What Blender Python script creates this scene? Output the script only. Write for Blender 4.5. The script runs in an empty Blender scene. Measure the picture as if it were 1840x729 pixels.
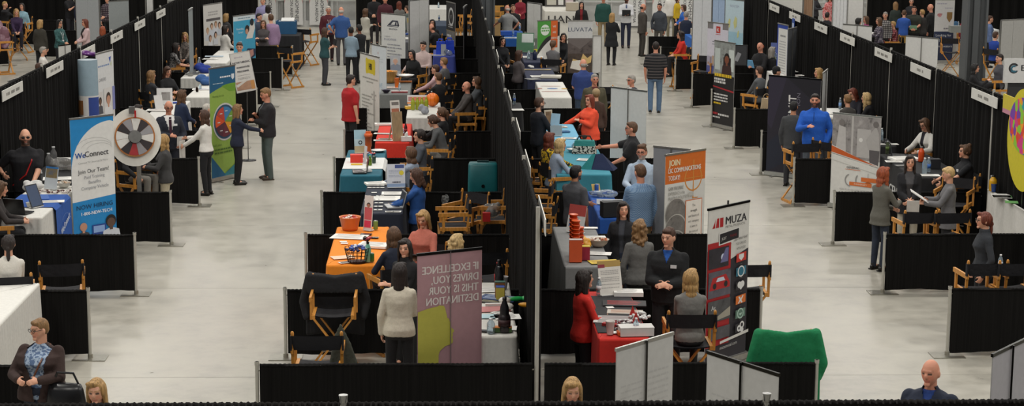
import bpy, bmesh, math, random
import numpy as np
from mathutils import Vector, Matrix
R_ = random.Random(7)
SC = bpy.context.scene
COL = SC.collection
pi = math.pi
# ------------------------------------------------------------------ camera (solved from the booth grid)
CH = 6.231; FPX = 3319.5; PIT = .18; YAW = .0378; ROLL = .0067
_cp, _sp = math.cos(PIT), math.sin(PIT); _cy, _sy = math.cos(YAW), math.sin(YAW)
FW = np.array([_sy*_cp, _cy*_cp, -_sp]); RT = np.array([_cy, -_sy, 0.]); UP = np.cross(RT, FW)
_c, _s = math.cos(ROLL), math.sin(ROLL); RT, UP = RT*_c+UP*_s, -RT*_s+UP*_c
C0 = np.array([0, 0, CH])
def at(u, v, z=0.):
    """the point of the hall at height z that the photograph shows at (u, v)"""
    d = FW*FPX+RT*(u-920)-UP*(v-364.5)
    return C0+(z-CH)/d[2]*d
def aty(u, v, y):
    d = FW*FPX+RT*(u-920)-UP*(v-364.5)
    return C0+y/d[1]*d
def onx(u, v, x):
    """the point of the upright plane at lateral position x that shows at (u, v)"""
    k = aty(u, v, 1.)[0]; return aty(u, v, x/k)
def camera():
    cd = bpy.data.cameras.new('camera'); co = bpy.data.objects.new('camera', cd); COL.objects.link(co)
    m = Matrix.Identity(4)
    for i in range(3):
        m[i][0] = RT[i]; m[i][1] = UP[i]; m[i][2] = -FW[i]; m[i][3] = C0[i]
    co.matrix_world = m
    cd.sensor_width = 36; cd.lens = FPX/1840*36; cd.clip_end = 300
    SC.camera = co
# ------------------------------------------------------------------ materials
_MC = {}
def lin(hx):
    r = []
    for i in (0, 2, 4):
        c = int(hx[i:i+2], 16)/255
        r.append(c/12.92 if c <= .04045 else ((c+.055)/1.055)**2.4)
    return r
class NT:
    def __init__(s, name, rough=.8, metal=0.):
        s.m = bpy.data.materials.new(name); s.m.use_nodes = True
        s.t = s.m.node_tree; s.b = s.t.nodes['Principled BSDF']
        s.b.inputs['Roughness'].default_value = rough; s.b.inputs['Metallic'].default_value = metal
        s.tc = s.n('ShaderNodeTexCoord')
    def n(s, t, **k):
        x = s.t.nodes.new(t)
        for a, b in k.items():
            if a in x.inputs: x.inputs[a].default_value = b
            else: setattr(x, a, b)
        return x
    def l(s, a, b): s.t.links.new(a, b)
    def mapping(s, scale, src='Object', rot=(0, 0, 0)):
        mp = s.n('ShaderNodeMapping'); mp.inputs['Scale'].default_value = scale; mp.inputs['Rotation'].default_value = rot
        s.l(s.tc.outputs[src], mp.inputs['Vector']); return mp.outputs[0]
    def noise(s, scale, det=3, vec=None, rough=.5):
        x = s.n('ShaderNodeTexNoise', Scale=scale, Detail=det, Roughness=rough)
        s.l(vec if vec else s.tc.outputs['Object'], x.inputs['Vector']); return x.outputs['Fac']
    def ramp(s, fac, stops, interp='LINEAR'):
        x = s.n('ShaderNodeValToRGB'); e = x.color_ramp; e.interpolation = interp
        while len(e.elements) < len(stops): e.elements.new(.5)
        for i, (p, c) in enumerate(stops):
            e.elements[i].position = p; e.elements[i].color = (*c, 1)
        s.l(fac, x.inputs['Fac']); return x.outputs['Color']
    def bump(s, fac, strength=.3, dist=.01):
        x = s.n('ShaderNodeBump', Strength=strength, Distance=dist); s.l(fac, x.inputs['Height']); s.l(x.outputs[0], s.b.inputs['Normal'])
    def col(s, c): s.l(c, s.b.inputs['Base Color'])
def sc(c, f): return [min(1, x*f) for x in c]
def M(kind, hx='808080', hx2=None):
    key = (kind, hx, hx2)
    if key in _MC: return _MC[key]
    c = lin(hx); c2 = lin(hx2) if hx2 else sc(c, .7)
    if kind == 'cloth':
        t = NT('cloth_'+hx, .9); t.col(t.ramp(t.noise(60, 3), [(.3, sc(c, .93)), (.7, sc(c, 1.06))]))
        t.bump(t.noise(5.5, 3), .55, .04)
    elif kind == 'table':
        t = NT('tablecloth_'+hx, .85); t.col(t.ramp(t.noise(25, 3), [(.3, sc(c, .95)), (.7, sc(c, 1.05))])); t.bump(t.noise(3, 3), .35, .03)
    elif kind == 'drape':
        t = NT('drape_'+hx, .95); v = t.mapping((14, 14, .25)); t.col(t.ramp(t.noise(3, 4, v), [(.25, sc(c, .6)), (.75, sc(c, 1.35))])); t.bump(t.noise(2.2, 3, v), .5, .02)
        t.b.inputs['Specular IOR Level'].default_value = .15
    elif kind == 'plaid':
        t = NT('plaid_'+hx, .9); col = None
        w1 = t.n('ShaderNodeTexWave', Scale=5.); w1.bands_direction = 'X'; w2 = t.n('ShaderNodeTexWave', Scale=5.); w2.bands_direction = 'Z'
        for w in (w1, w2): t.l(t.tc.outputs['Object'], w.inputs['Vector'])
        mx = t.n('ShaderNodeMath', operation='ADD'); t.l(w1.outputs['Fac'], mx.inputs[0]); t.l(w2.outputs['Fac'], mx.inputs[1])
        hf = t.n('ShaderNodeMath', operation='MULTIPLY'); t.l(mx.outputs[0], hf.inputs[0]); hf.inputs[1].default_value = .5
        t.col(t.ramp(hf.outputs[0], [(.2, c2), (.5, c), (.85, sc(c, 1.4)), (.97, (.6, .58, .55))])); t.bump(t.noise(9, 4), .4, .02)
    elif kind == 'check':
        t = NT('check_'+hx, .9); x = t.n('ShaderNodeTexChecker', Scale=62.); t.l(t.tc.outputs['Object'], x.inputs['Vector'])
        x.inputs['Color1'].default_value = (*c, 1); x.inputs['Color2'].default_value = (*c2, 1); t.col(x.outputs[0]); t.bump(t.noise(9, 4), .4, .02)
    elif kind == 'stripe':
        t = NT('stripe_'+hx, .9); w = t.n('ShaderNodeTexWave', Scale=4.2); w.bands_direction = 'Z'; t.l(t.tc.outputs['Object'], w.inputs['Vector'])
        t.col(t.ramp(w.outputs['Fac'], [(.78, c), (.86, c2)])); t.bump(t.noise(9, 4), .4, .02)
    elif kind == 'floral':
        t = NT('floral_'+hx, .9); t.col(t.ramp(t.noise(22, 2), [(.44, c), (.5, c2), (.6, c2), (.63, c)])); t.bump(t.noise(9, 4), .4, .02)
    elif kind == 'photo':
        t = NT('print_'+hx, .5); t.col(t.ramp(t.noise(5.5, 5, None, .65), [(.28, c2), (.5, c), (.72, sc(c, 1.5))], 'EASE'))
    elif kind == 'faces':
        t = NT('colour_patches', .6); v = t.n('ShaderNodeTexVoronoi', Scale=7.); t.l(t.tc.outputs['Object'], v.inputs['Vector'])
        sp = t.n('ShaderNodeSeparateColor'); t.l(v.outputs['Color'], sp.inputs[0])
        t.col(t.ramp(sp.outputs[0], [(0, lin('7a3fa8')), (.18, lin('e2452f')), (.36, lin('8fca36')), (.52, lin('f0a21c')), (.68, lin('d93a86')), (.84, lin('2d9aa5'))], 'CONSTANT'))
    elif kind == 'hair':
        t = NT('hair_'+hx, .6); v = t.mapping((55, 55, 5)); t.col(t.ramp(t.noise(1.3, 3, v), [(.3, sc(c, .55)), (.55, c), (.75, sc(c, 1.35))])); t.bump(t.noise(1.3, 3, v), .7, .02)
    elif kind == 'wood':
        t = NT('wood_'+hx, .45); v = t.mapping((25, 25, 4)); t.col(t.ramp(t.noise(1.5, 4, v), [(.3, sc(c, .75)), (.7, sc(c, 1.12))]))
    elif kind == 'metal':
        t = NT('metal_'+hx, .35, .85); t.col(t.ramp(t.noise(20, 2), [(.3, sc(c, .9)), (.7, sc(c, 1.05))]))
    elif kind == 'gloss':
        t = NT('plastic_'+hx, .3); t.col(t.ramp(t.noise(12, 2), [(.3, sc(c, .94)), (.7, sc(c, 1.04))]))
    elif kind == 'clear':
        t = NT('clear_'+hx, .08); t.col(t.ramp(t.noise(12, 2), [(.3, sc(c, .94)), (.7, c)])); t.b.inputs['Transmission Weight'].default_value = .75; t.b.inputs['IOR'].default_value = 1.2
    elif kind == 'skin':
        t = NT('skin', .55); a = t.n('ShaderNodeAttribute', attribute_name='col'); t.col(a.outputs['Color']); t.bump(t.noise(120, 2), .1, .003)
        t.b.inputs['Subsurface Weight'].default_value = .0
    elif kind == 'concrete':
        t = NT('polished_concrete', .3)
        a = t.noise(.35, 6, None, .6); b = t.noise(2.6, 5, None, .65)
        mx = t.n('ShaderNodeMath', operation='ADD'); t.l(a, mx.inputs[0]); t.l(b, mx.inputs[1]); h = t.n('ShaderNodeMath', operation='MULTIPLY'); t.l(mx.outputs[0], h.inputs[0]); h.inputs[1].default_value = .5
        t.col(t.ramp(h.outputs[0], [(.34, sc(c, .72)), (.5, c), (.66, sc(c, 1.17))]))
        rr = t.n('ShaderNodeMapRange'); t.l(b, rr.inputs['Value']); rr.inputs['To Min'].default_value = .2; rr.inputs['To Max'].default_value = .45; t.l(rr.outputs[0], t.b.inputs['Roughness'])
    else:  # paper / paint
        t = NT('paint_'+hx, .6); t.col(t.ramp(t.noise(14, 3), [(.3, sc(c, .95)), (.7, sc(c, 1.03))]))
    _MC[key] = t.m
    return t.m
# ------------------------------------------------------------------ mesh building
def rotm(v, ang): return np.array(Matrix.Rotation(ang, 3, v))
def frame(d):
    d = np.asarray(d, float); d = d/(np.linalg.norm(d)+1e-9)
    a = np.array([0, 0, 1.]) if abs(d[2]) < .9 else np.array([0, 1., 0])
    x = np.cross(a, d); x /= np.linalg.norm(x); y = np.cross(d, x)
    return x, y, d
_SPH = {}
def sphere_grid(nu, nv):
    if (nu, nv) in _SPH: return _SPH[nu, nv]
    v = [(0, 0, 1.)]
    for i in range(1, nv):
        th = pi*i/nv
        for j in range(nu):
            ph = 2*pi*j/nu; v.append((math.sin(th)*math.cos(ph), math.sin(th)*math.sin(ph), math.cos(th)))
    v.append((0, 0, -1.)); f = []
    for j in range(nu): f.append((0, 1+j, 1+(j+1) % nu))
    for i in range(nv-2):
        for j in range(nu):
            a = 1+i*nu+j; b = 1+i*nu+(j+1) % nu; f.append((a, a+nu, b+nu, b))
    l = len(v)-1; o = 1+(nv-2)*nu
    for j in range(nu): f.append((l, o+(j+1) % nu, o+j))
    _SPH[nu, nv] = (np.array(v), f); return _SPH[nu, nv]
class MB:
    def __init__(s): s.v = []; s.f = []; s.m = []; s.sm = []; s.nv = 0
    def add(s, vs, fs, mi=0, smooth=True):
        vs = np.asarray(vs, float).reshape(-1, 3); o = s.nv
        s.v.append(vs); s.nv += len(vs)
        for f in fs: s.f.append(tuple(i+o for i in f)); s.m.append(mi); s.sm.append(smooth)
        return s
    def box(s, c, d, mi=0, rot=None, taper=1.):
        x, y, z = np.array(d)/2.; t = taper
        v = np.array([(-x, -y, -z), (x, -y, -z), (x, y, -z), (-x, y, -z), (-x*t, -y*t, z), (x*t, -y*t, z), (x*t, y*t, z), (-x*t, y*t, z)])
        if rot is not None: v = v@np.asarray(rot).T
        return s.add(v+np.array(c), [(3, 2, 1, 0), (4, 5, 6, 7), (0, 1, 5, 4), (1, 2, 6, 5), (2, 3, 7, 6), (3, 0, 4, 7)], mi, False)
    def bar(s, p0, p1, w, h, mi=0):
        """rectangular bar; w across, h the other way"""
        p0 = np.array(p0, float); p1 = np.array(p1, float); x, y, d = frame(p1-p0)
        L = np.linalg.norm(p1-p0); rot = np.stack([x, y, d], 1)
        return s.box((p0+p1)/2, (w, h, L), mi, rot)
    def ball(s, c, r, mi=0, rot=None, nu=12, nv=8):
        v, f = sphere_grid(nu, nv); v = v*np.array(r if hasattr(r, '__len__') else (r, r, r))
        if rot is not None: v = v@np.asarray(rot).T
        return s.add(v+np.array(c), f, mi)
    def cyl(s, p0, p1, r0, r1=None, n=12, mi=0, cap=True):
        r1 = r0 if r1 is None else r1
        p0 = np.array(p0, float); p1 = np.array(p1, float); x, y, d = frame(p1-p0)
        a = np.arange(n)*2*pi/n; ring = np.outer(np.cos(a), x)+np.outer(np.sin(a), y)
        v = np.concatenate([p0+ring*r0, p1+ring*r1]); f = [(i, (i+1) % n, n+(i+1) % n, n+i) for i in range(n)]
        s.add(v, f, mi)
        if cap: s.add(v, [tuple(range(n-1, -1, -1)), tuple(range(n, 2*n))], mi, False)
        return s
    def cap(s, p0, r0, p1, r1, n=10):
        """rounded tapered limb piece"""
        s.cyl(p0, p1, r0, r1, n); s.ball(p0, r0, nu=n, nv=6); s.ball(p1, r1, nu=n, nv=6); return s
    def lathe(s, prof, c=(0, 0, 0), n=16, mi=0, smooth=True, rot=None):
        a = np.arange(n)*2*pi/n; vs = []
        for r, z in prof: vs.append(np.stack([np.cos(a)*r, np.sin(a)*r, np.full(n, z)], 1))
        v = np.concatenate(vs); f = []
        for k in range(len(prof)-1):
            for i in range(n): f.append((k*n+i, k*n+(i+1) % n, (k+1)*n+(i+1) % n, (k+1)*n+i))
        f.append(tuple(range(n-1, -1, -1))); f.append(tuple((len(prof)-1)*n+i for i in range(n)))
        if rot is not None: v = v@np.asarray(rot).T
        return s.add(v+np.array(c), f, mi, smooth)
    def loft(s, rings, mi=0, n=20, T=None, e=.85):
        """rings of (z, halfwidth, halfdepth, yoff)"""
        a = np.arange(n)*2*pi/n; vs = []
        for z, w, d, yo in rings:
            ca, sa = np.cos(a), np.sin(a)
            vs.append(np.stack([np.sign(ca)*np.abs(ca)**e*w, np.sign(sa)*np.abs(sa)**e*d+yo, np.full(n, z)], 1))
        v = np.concatenate(vs)
        if T is not None: v = np.array([T(p) for p in v])
        K = len(rings); f = []
        for k in range(K-1):
            for i in range(n): f.append((k*n+i, k*n+(i+1) % n, (k+1)*n+(i+1) % n, (k+1)*n+i))
        f.append(tuple(range(n-1, -1, -1))); f.append(tuple((K-1)*n+i for i in range(n)))
        return s.add(v, f, mi)
    def tube(s, pts, r, n=8, mi=0):
        pts = [np.array(p, float) for p in pts]
        for a, b in zip(pts, pts[1:]): s.cyl(a, b, r, r, n, mi)
        for p in pts[1:-1]: s.ball(p, r, mi, nu=n, nv=6)
        return s
    def poly(s, pts, mi=0): return s.add(pts, [tuple(range(len(pts)))], mi, False)
    def grid(s, P, mi=0, smooth=True):
        nu, nv = P.shape[:2]; f = [(i*nv+j, i*nv+j+1, (i+1)*nv+j+1, (i+1)*nv+j) for i in range(nu-1) for j in range(nv-1)]
        return s.add(P.reshape(-1, 3), f, mi, smooth)
    def mesh(s, name):
        me = bpy.data.meshes.new(name)
        V = np.concatenate(s.v) if s.v else np.zeros((0, 3))
        me.from_pydata(V.tolist(), [], s.f)
        me.polygons.foreach_set('material_index', s.m); me.polygons.foreach_set('use_smooth', s.sm)
        me.update(); return me
    def build(s, name, mats, parent=None, loc=None, rz=0.):
        me = s.mesh(name)
        for m in (mats if isinstance(mats, (list, tuple)) else [mats]): me.materials.append(m)
        o = bpy.data.objects.new(name, me); COL.objects.link(o)
        if parent: o.parent = parent
        if loc is not None: o.location = loc
        o.rotation_euler[2] = rz
        return o
def tag(o, label, cat, group=None):
    o['label'] = label; o['category'] = cat
    if group: o['group'] = group
    return o
def thing(name, label, cat, loc=(0, 0, 0), rz=0., group=None):
    o = bpy.data.objects.new(name, None); COL.objects.link(o); o.location = loc; o.rotation_euler[2] = rz; o.empty_display_size = .1
    return tag(o, label, cat, group)
def struct(o): o['kind'] = 'structure'; return o
def dup(root, loc, rz, label, group=None):
    r = root.copy(); COL.objects.link(r); r.location = loc; r.rotation_euler[2] = rz; r['label'] = label
    if group: r['group'] = group
    for ch in root.children:
        c = ch.copy(); COL.objects.link(c); c.parent = r
        for g in ch.children:
            d = g.copy(); COL.objects.link(d); d.parent = c
    return r
# ------------------------------------------------------------------ lettering
_TX = {}
def text_mesh(t):
    if t not in _TX:
        cu = bpy.data.curves.new('t', 'FONT'); cu.body = t; cu.resolution_u = 2; ob = bpy.data.objects.new('t', cu)
        me = ob.to_mesh(); v = np.array([x.co[:] for x in me.vertices]).reshape(-1, 3); f = [tuple(p.vertices) for p in me.polygons]
        ob.to_mesh_clear(); bpy.data.objects.remove(ob); bpy.data.curves.remove(cu)
        _TX[t] = (v, f)
    return _TX[t]
class Print:
    """flat artwork on a sheet of width w and height h: x right, z up, origin lower left, seen from local -y"""
    def __init__(s, w, h): s.w = w; s.h = h; s.mb = MB(); s.mats = []; s.y = 0.; s.dz = 0.
    def mi(s, m):
        if m not in s.mats: s.mats.append(m)
        return s.mats.index(m)
    def pts(s, xy, m):
        s.y -= .0006
        s.mb.poly([((x-.5)*s.w, s.y, (z+s.dz)*s.h) for x, z in xy], s.mi(m)); return s
    def rect(s, x0, z0, x1, z1, m): return s.pts([(x0, z0), (x1, z0), (x1, z1), (x0, z1)], m)
    def disc(s, x, z, r, m, n=28, a0=0, a1=2*pi, rin=0):
        k = s.w/s.h; a = np.linspace(a0, a1, n+1)
        p = [(x+r*math.cos(t), z+r*k*math.sin(t)) for t in a]
        if rin:
            q = [(x+rin*math.cos(t), z+rin*k*math.sin(t)) for t in a]
            for i in range(n): s.pts([p[i+1], p[i], q[i], q[i+1]][::-1], m); s.y += .0006
            s.y -= .0006; return s
        if a1-a0 < 6.2: p = [(x, z)]+p
        else: p = p[:-1]
        return s.pts(p, m)
    def text(s, t, x, z, size, m, align='c', rot=0., sx=1., mirror=False, bold=0., font_shear=0.):
        """x, z of the baseline start/centre; size = capital height as a share of h"""
        v, f = text_mesh(t); v = v.copy()
        if len(v) == 0: return s
        x0, x1 = v[:, 0].min(), v[:, 0].max(); k = size*s.h/.7
        v[:, 0] -= {'l': x0, 'c': (x0+x1)/2, 'r': x1}[align]
        v[:, 0] += v[:, 1]*font_shear
        v[:, 0] *= k*sx*(-1 if mirror else 1); v[:, 1] *= k
        if rot:
            c, d = math.cos(rot), math.sin(rot); v[:, :2] = v[:, :2]@np.array([[c, d], [-d, c]])
        s.y -= .0006
        offs = [(0, 0)] if not bold or size*s.h < .035 else [(-bold*size*s.h, 0), (bold*size*s.h, 0)]
        for ox, oz in offs:
            s.y -= .0004
            P = np.stack([v[:, 0]+(x-.5)*s.w+ox, np.full(len(v), s.y), v[:, 1]+(z+s.dz)*s.h+oz], 1)
            s.mb.add(P, [g[::-1] for g in f] if mirror else f, s.mi(m), False)
        return s
    def lines(s, x0, x1, zs, size, m):
        """rows of illegible small print"""
        for i, z in enumerate(zs):
            x = x0
            while x < x1-.02:
                w = R_.uniform(.04, .13); xe = min(x+w, x1); s.rect(x, z, xe, z+size, m); s.y += .0006; x = xe+.018
        s.y -= .0006; return s
# ------------------------------------------------------------------ queued voxel surfaces
_Q = []
def organic(name, mb, mats, parent, vox, smooth=3, post=None):
    """one continuous surface grown over the solids in mb"""
    me = mb.mesh(name); me.materials.clear()
    for m in (mats if isinstance(mats, (list, tuple)) else [mats]): me.materials.append(m)
    o = bpy.data.objects.new(name, me); COL.objects.link(o); o.parent = parent
    r = o.modifiers.new('r', 'REMESH'); r.mode = 'VOXEL'; r.voxel_size = vox; r.use_smooth_shade = True
    if smooth:
        sm = o.modifiers.new('s', 'SMOOTH'); sm.factor = .5; sm.iterations = smooth
    _Q.append((o, post)); return o
def flush():
    dg = bpy.context.evaluated_depsgraph_get(); dg.update()
    new = []
    for o, post in _Q:
        new.append(bpy.data.meshes.new_from_object(o.evaluated_get(dg), preserve_all_data_layers=False, depsgraph=dg))
    for (o, post), me in zip(_Q, new):
        old = o.data; mats = list(old.materials); o.modifiers.clear(); o.data = me; nm = old.name; bpy.data.meshes.remove(old)
        me.name = nm
        if len(me.materials) < len(mats):
            me.materials.clear()
            for m in mats: me.materials.append(m)
        if post: post(o, me)
    _Q.clear()
# ------------------------------------------------------------------ people
SKIN = {'l': 'd9a184', 'p': 'e3b196', 'r': 'd08f74', 'd': '7a4a33', 't': 'b97f5e'}
HAIRC = {'brown': '4a2f20', 'dark': '241813', 'black': '120e0d', 'blond': 'b08a55', 'lblond': 'cfae78', 'dblond': '8a6740', 'red': '7a3018', 'ginger': '9a4a28', 'grey': '9a948c', 'white': 'c9c3b8', 'auburn': '6b2f1c', 'mid': '5d4029'}
ARMS = {  # hand targets (x outwards, y forward, z up) for a 1.75 m figure
    'down': (.235, .05, .80), 'front': (.05, .30, 1.02), 'fold': (-.10, .27, 1.17), 'table': (.16, .46, 1.09), 'point': (.18, .50, 1.22), 'chest': (.02, .30, 1.28), 'pocket': (.23, .07, .88),
    'hip': (.24, .0, .98), 'hold': (.08, .34, 1.14), 'face': (.06, .22, 1.5), 'out': (.42, .34, 1.12), 'lap': (.06, .36, .98), 'back': (.12, -.2, .95), 'reach': (.22, .55, 1.2), 'side': (.36, .10, 1.0), 'rest': (.30, .30, 1.0)}
def ik(S, T, l1, l2, pole):
    d = T-S; L = np.linalg.norm(d); m = (l1+l2)*.985
    if L > m: T = S+d*(m/L); d = T-S; L = m
    a = (l1*l1-l2*l2+L*L)/(2*L); hh = math.sqrt(max(l1*l1-a*a, 1e-6)); u = d/L
    p = pole-u*np.dot(pole, u); p /= np.linalg.norm(p)+1e-9
    return S+u*a+p*hh, T
def rz(a): return rotm((0, 0, 1), a)
def rx(a): return rotm((1, 0, 0), a)
def person(u, v, yaw, label, h=1.66, sex='f', sit=None, feet=None, skin='l', hair=('brown', 'long'), top=('cloth', '333333'), sleeve='long', hem=None, inner=None, legs=('cloth', '1c1c20'), shoes='16130f',
           arms=('down', 'down'), lean=0., head=(0, 0), fat=1., glasses=None, beard=None, skirt=False, group=None, step=0., collar=False, y=None, flare=0., zip_=None, tie=None, badge=None, strap=None, cap_=None, twist=0., dz=0., lanyard=None, ground=None):
    """u, v: where the crown of the head shows in the photograph"""
    fem = sex == 'f'; s = h/1.75
    zt = h if sit is None else sit+.10+.86*s
    zt += -.10*abs(lean)+dz
    if feet: p = at(feet[0], feet[1], 0)
    elif y: p = aty(u, v, y)
    else: p = at(u, v, zt)
    base = np.array([p[0], p[1], 0]); yw = math.radians(yaw)
    # the crown is ahead of the hips when the figure leans
    off = rz(yw)@np.array([0, .03*s+.75*s*math.sin(lean), 0])
    base = base-(off if not feet else 0)
    dist = base[1]; vb = max(.0085, dist*.00034); vc = max(.012, dist*.00047)
    root = thing('person', label, 'person', base, yw, group)
    hipz = (.92*s if sit is None else sit+.10)+dz
    RL = rx(-lean)@rz(twist)
    def TT(q):  # standing torso point -> leaning, placed
        q = np.array(q, float)*s-np.array([0, 0, .92*s]); return RL@q+np.array([0, 0, hipz])
    w = fat
    if fem: R = [(.84, .165*w, .118*w, -.012), (.92, .172*w, .122*w, -.012), (1.00, .155*w, .108*w, 0), (1.08, .132*w, .096*w, 0), (1.18, .140*w, .102*w, .006), (1.27, .155*w, .128*w, .022), (1.35, .160*w, .105*w, .008), (1.405, .150, .085, 0), (1.44, .105, .070, -.004), (1.465, .070, .060, 0), (1.49, .056, .055, .004)]
    else: R = [(.84, .160*w, .112*w, -.005), (.92, .168*w, .118*w, 0), (1.00, .163*w, .116*w, .006), (1.08, .158*w, .115*w, .010), (1.18, .166*w, .118*w, .008), (1.28, .184*w, .126*w, .010), (1.36, .186*w, .114*w, .002), (1.41, .172, .092, -.004), (1.445, .125, .076, -.006), (1.475, .080, .066, -.002), (1.50, .062, .06, 0)]
    shx = (.150 if fem else .176)*(.5+.5*w); ar = (.85 if fem else 1.)*(.4+.6*w)
    # ---- joints
    J = {}
    for sd, nm in ((-1, 0), (1, 1)):
        S = TT((sd*shx, -.004, 1.378)); a = arms[nm]
        t = np.array(ARMS[a] if isinstance(a, str) else a, float)
        t = np.array([t[0]*sd, t[1], t[2]])*s
        if sit is not None: t[2] += hipz-.92*s
        else: t[2] += dz
        pole = np.array([sd*.75, -.55, -.6])
        E, W = ik(S, t, .295*s, .255*s, pole); J['arm', nm] = (S, E, W)
        if sit is None:
            st = step*sd; Hp = np.array([sd*.092*s*(.6+.4*w), 0, hipz-.02]); A = np.array([sd*.10*s, -.02+st*.30, .085+(.02 if st < 0 else 0)*2]); K = (Hp+A)/2+np.array([sd*.01, .03+.05*abs(step), .03])
        else:
            Hp = np.array([sd*.095*s, .02, hipz]); K = np.array([sd*.12*s, .43*s, hipz+.01]); A = np.array([sd*.11*s, .40*s, max(.09, hipz-.46*s)])
        J['leg', nm] = (Hp, K, A)
    # ---- head frame
    nb = TT((0, .0, 1.475)); hc = TT((0, .022, 1.632)); hr = rz(head[0]+twist)@rx(-head[1]-.15*lean); hs = s*1.02
    hs = max(hs, .93)
    def Hd(q): return hc+hr@(np.array(q, float)*hs)
    # ---- body
    B = MB(); sv, sf = sphere_grid(20, 14); hv = []
    for d in sv:
        x, yy, z = d[0]*.076, d[1]*.096, d[2]*.116
        if z < 0:
            k = -z/.116; x *= 1-.30*k*k; yy = yy*(1-.05*k) if yy > 0 else yy*(1-.35*k)
            yy += .012*k
        hv.append(Hd((x, yy, z)))
    B.add(np.array(hv), sf)
    def hb(c, r): B.ball(Hd(c), np.array(r)*hs, rot=hr, nu=10, nv=8)
    hb((0, .099, -.016), (.0135, .019, .024)); hb((0, .076, -.092), (.030, .022, .022)); hb((0, .086, -.058), (.024, .010, .009))
    hb((0, .083, .028), (.05, .014, .012)); hb((-.078, -.002, -.008), (.012, .022, .033)); hb((.078, -.002, -.008), (.012, .022, .033))
    B.cap(TT((0, -.005, 1.45)), .056*s*(.7+.3*w), hc+hr@np.array([0, -.012, -.055]), .053*s*(.7+.3*w))
    B.loft([(a, b*.78, c*.78, d) for a, b, c, d in R], T=TT, n=14)
    for nm in (0, 1):
        sd = -1 if nm == 0 else 1
        S, E, W = J['arm', nm]
        B.cap(S, .046*s*ar, E, .039*s*ar, 8); B.cap(E, .040*s*ar, W, .027*s, 8)
        d = (W-E)/np.linalg.norm(W-E); inw = np.array([-sd, .25, -.35]); n_ = inw-d*np.dot(inw, d); n_ /= np.linalg.norm(n_)
        sdv = np.cross(d, n_)*(1 if sd > 0 else -1)  # towards the thumb
        if sdv[2] < -.3 : sdv = -sdv
        k = s*(.92 if fem else 1.); fr = max(.0082, .62*vb)
        PC = W+d*.052*k; B.ball(PC, (.040*k, .018*k, .052*k), rot=np.stack([sdv, n_, d], 1), nu=10, nv=8)
        fist = .55
        for q, (o, L) in enumerate(((.030, .070), (.010, .080), (-.011, .075), (-.031, .058))):
            p0 = W+d*.092*k+sdv*o*k; d1 = d*math.cos(fist)+n_*math.sin(fist); p1 = p0+d1*L*.52*k; d2 = d*math.cos(fist*2.2)+n_*math.sin(fist*2.2); p2 = p1+d2*L*.5*k
            B.cap(p0-d*.02*k, fr, p1, fr*.95, 6); B.cap(p1, fr*.95, p2, fr*.85, 6)
        t0 = W+d*.03*k+sdv*.030*k; t1 = t0+(d*.6+sdv*.75+n_*.25)*.042*k; t2 = t1+(d*.9+sdv*.1+n_*.4)*.032*k
        B.cap(t0, fr*1.25, t1, fr*1.1, 6); B.cap(t1, fr*1.1, t2, fr*.9, 6)
        Hp, K, A = J['leg', nm]
        B.cap(Hp, .068*s, K, .047*s, 8); B.cap(K, .047*s, A, .034*s, 8); B.cap(A, .034*s, A+np.array([0, .09, -.045]), .026, 8)
    sk = np.array(lin(SKIN[skin])); hcol = lin(HAIRC.get(hair[0], hair[0])) if hair else sk
    lip = sk*np.array([.78, .52, .52]); dark = np.array([.07, .045, .035])
    def paint(o, me):
        n = len(me.vertices); co = np.empty(n*3); me.vertices.foreach_get('co', co); co = co.reshape(-1, 3)
        q = (co-hc)@hr/hs; c = np.tile(sk, (n, 1)); near = np.abs(q[:, 2]) < .14
        cheek = near & (q[:, 1] > .05) & (np.abs(np.abs(q[:, 0])-.035) < .02) & (np.abs(q[:, 2]+.03) < .022); c[cheek] = sk*np.array([1.04, .86, .84])
        fr_ = near & (q[:, 1] > .055)
        g = .003 if vb < .01 else .006
        c[fr_ & (np.abs(q[:, 0]) < .025+g) & (np.abs(q[:, 2]+.060) < .007+g)] = lip
        c[fr_ & (np.abs(np.abs(q[:, 0])-.031) < .011+g) & (np.abs(q[:, 2]-.008) < .0045+g)] = dark
        c[fr_ & (np.abs(np.abs(q[:, 0])-.033) < .019+g) & (np.abs(q[:, 2]-.032) < .005+g)] = np.array(hcol)*.5+sk*.35
        if beard:
            bc = np.array(lin(HAIRC.get(beard, beard)))*.8+sk*.12; bm = near & (q[:, 2] < -.035) & (q[:, 2] > -.125) & (q[:, 1] > -.01)
            bm &= ~((np.abs(q[:, 0]) < .02) & (np.abs(q[:, 2]+.060) < .008)); c[bm] = bc
        at_ = me.attributes.new('col', 'FLOAT_COLOR', 'POINT'); at_.data.foreach_set('color', np.concatenate([c, np.ones((n, 1))], 1).ravel().astype(np.float32))
    organic('body', B, M('skin'), root, vb, 2, paint)
    # ---- clothes
    def sleeves(G, o, kind):
        for nm in (0, 1):
            S, E, W = J['arm', nm]
            if kind == 'none': continue
            if kind == 'short':
                G.cap(S, (.054*ar+o)*s, S+(E-S)*.72, (.054*ar+o)*s, 10); continue
            k = .95 if kind == 'long' else .45
            G.cap(S, (.052*ar+o)*s, E, (.045*ar+o)*s, 10); G.cap(E, (.047*ar+o)*s, E+(W-E)*k, (.034+o)*s, 10)
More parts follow.
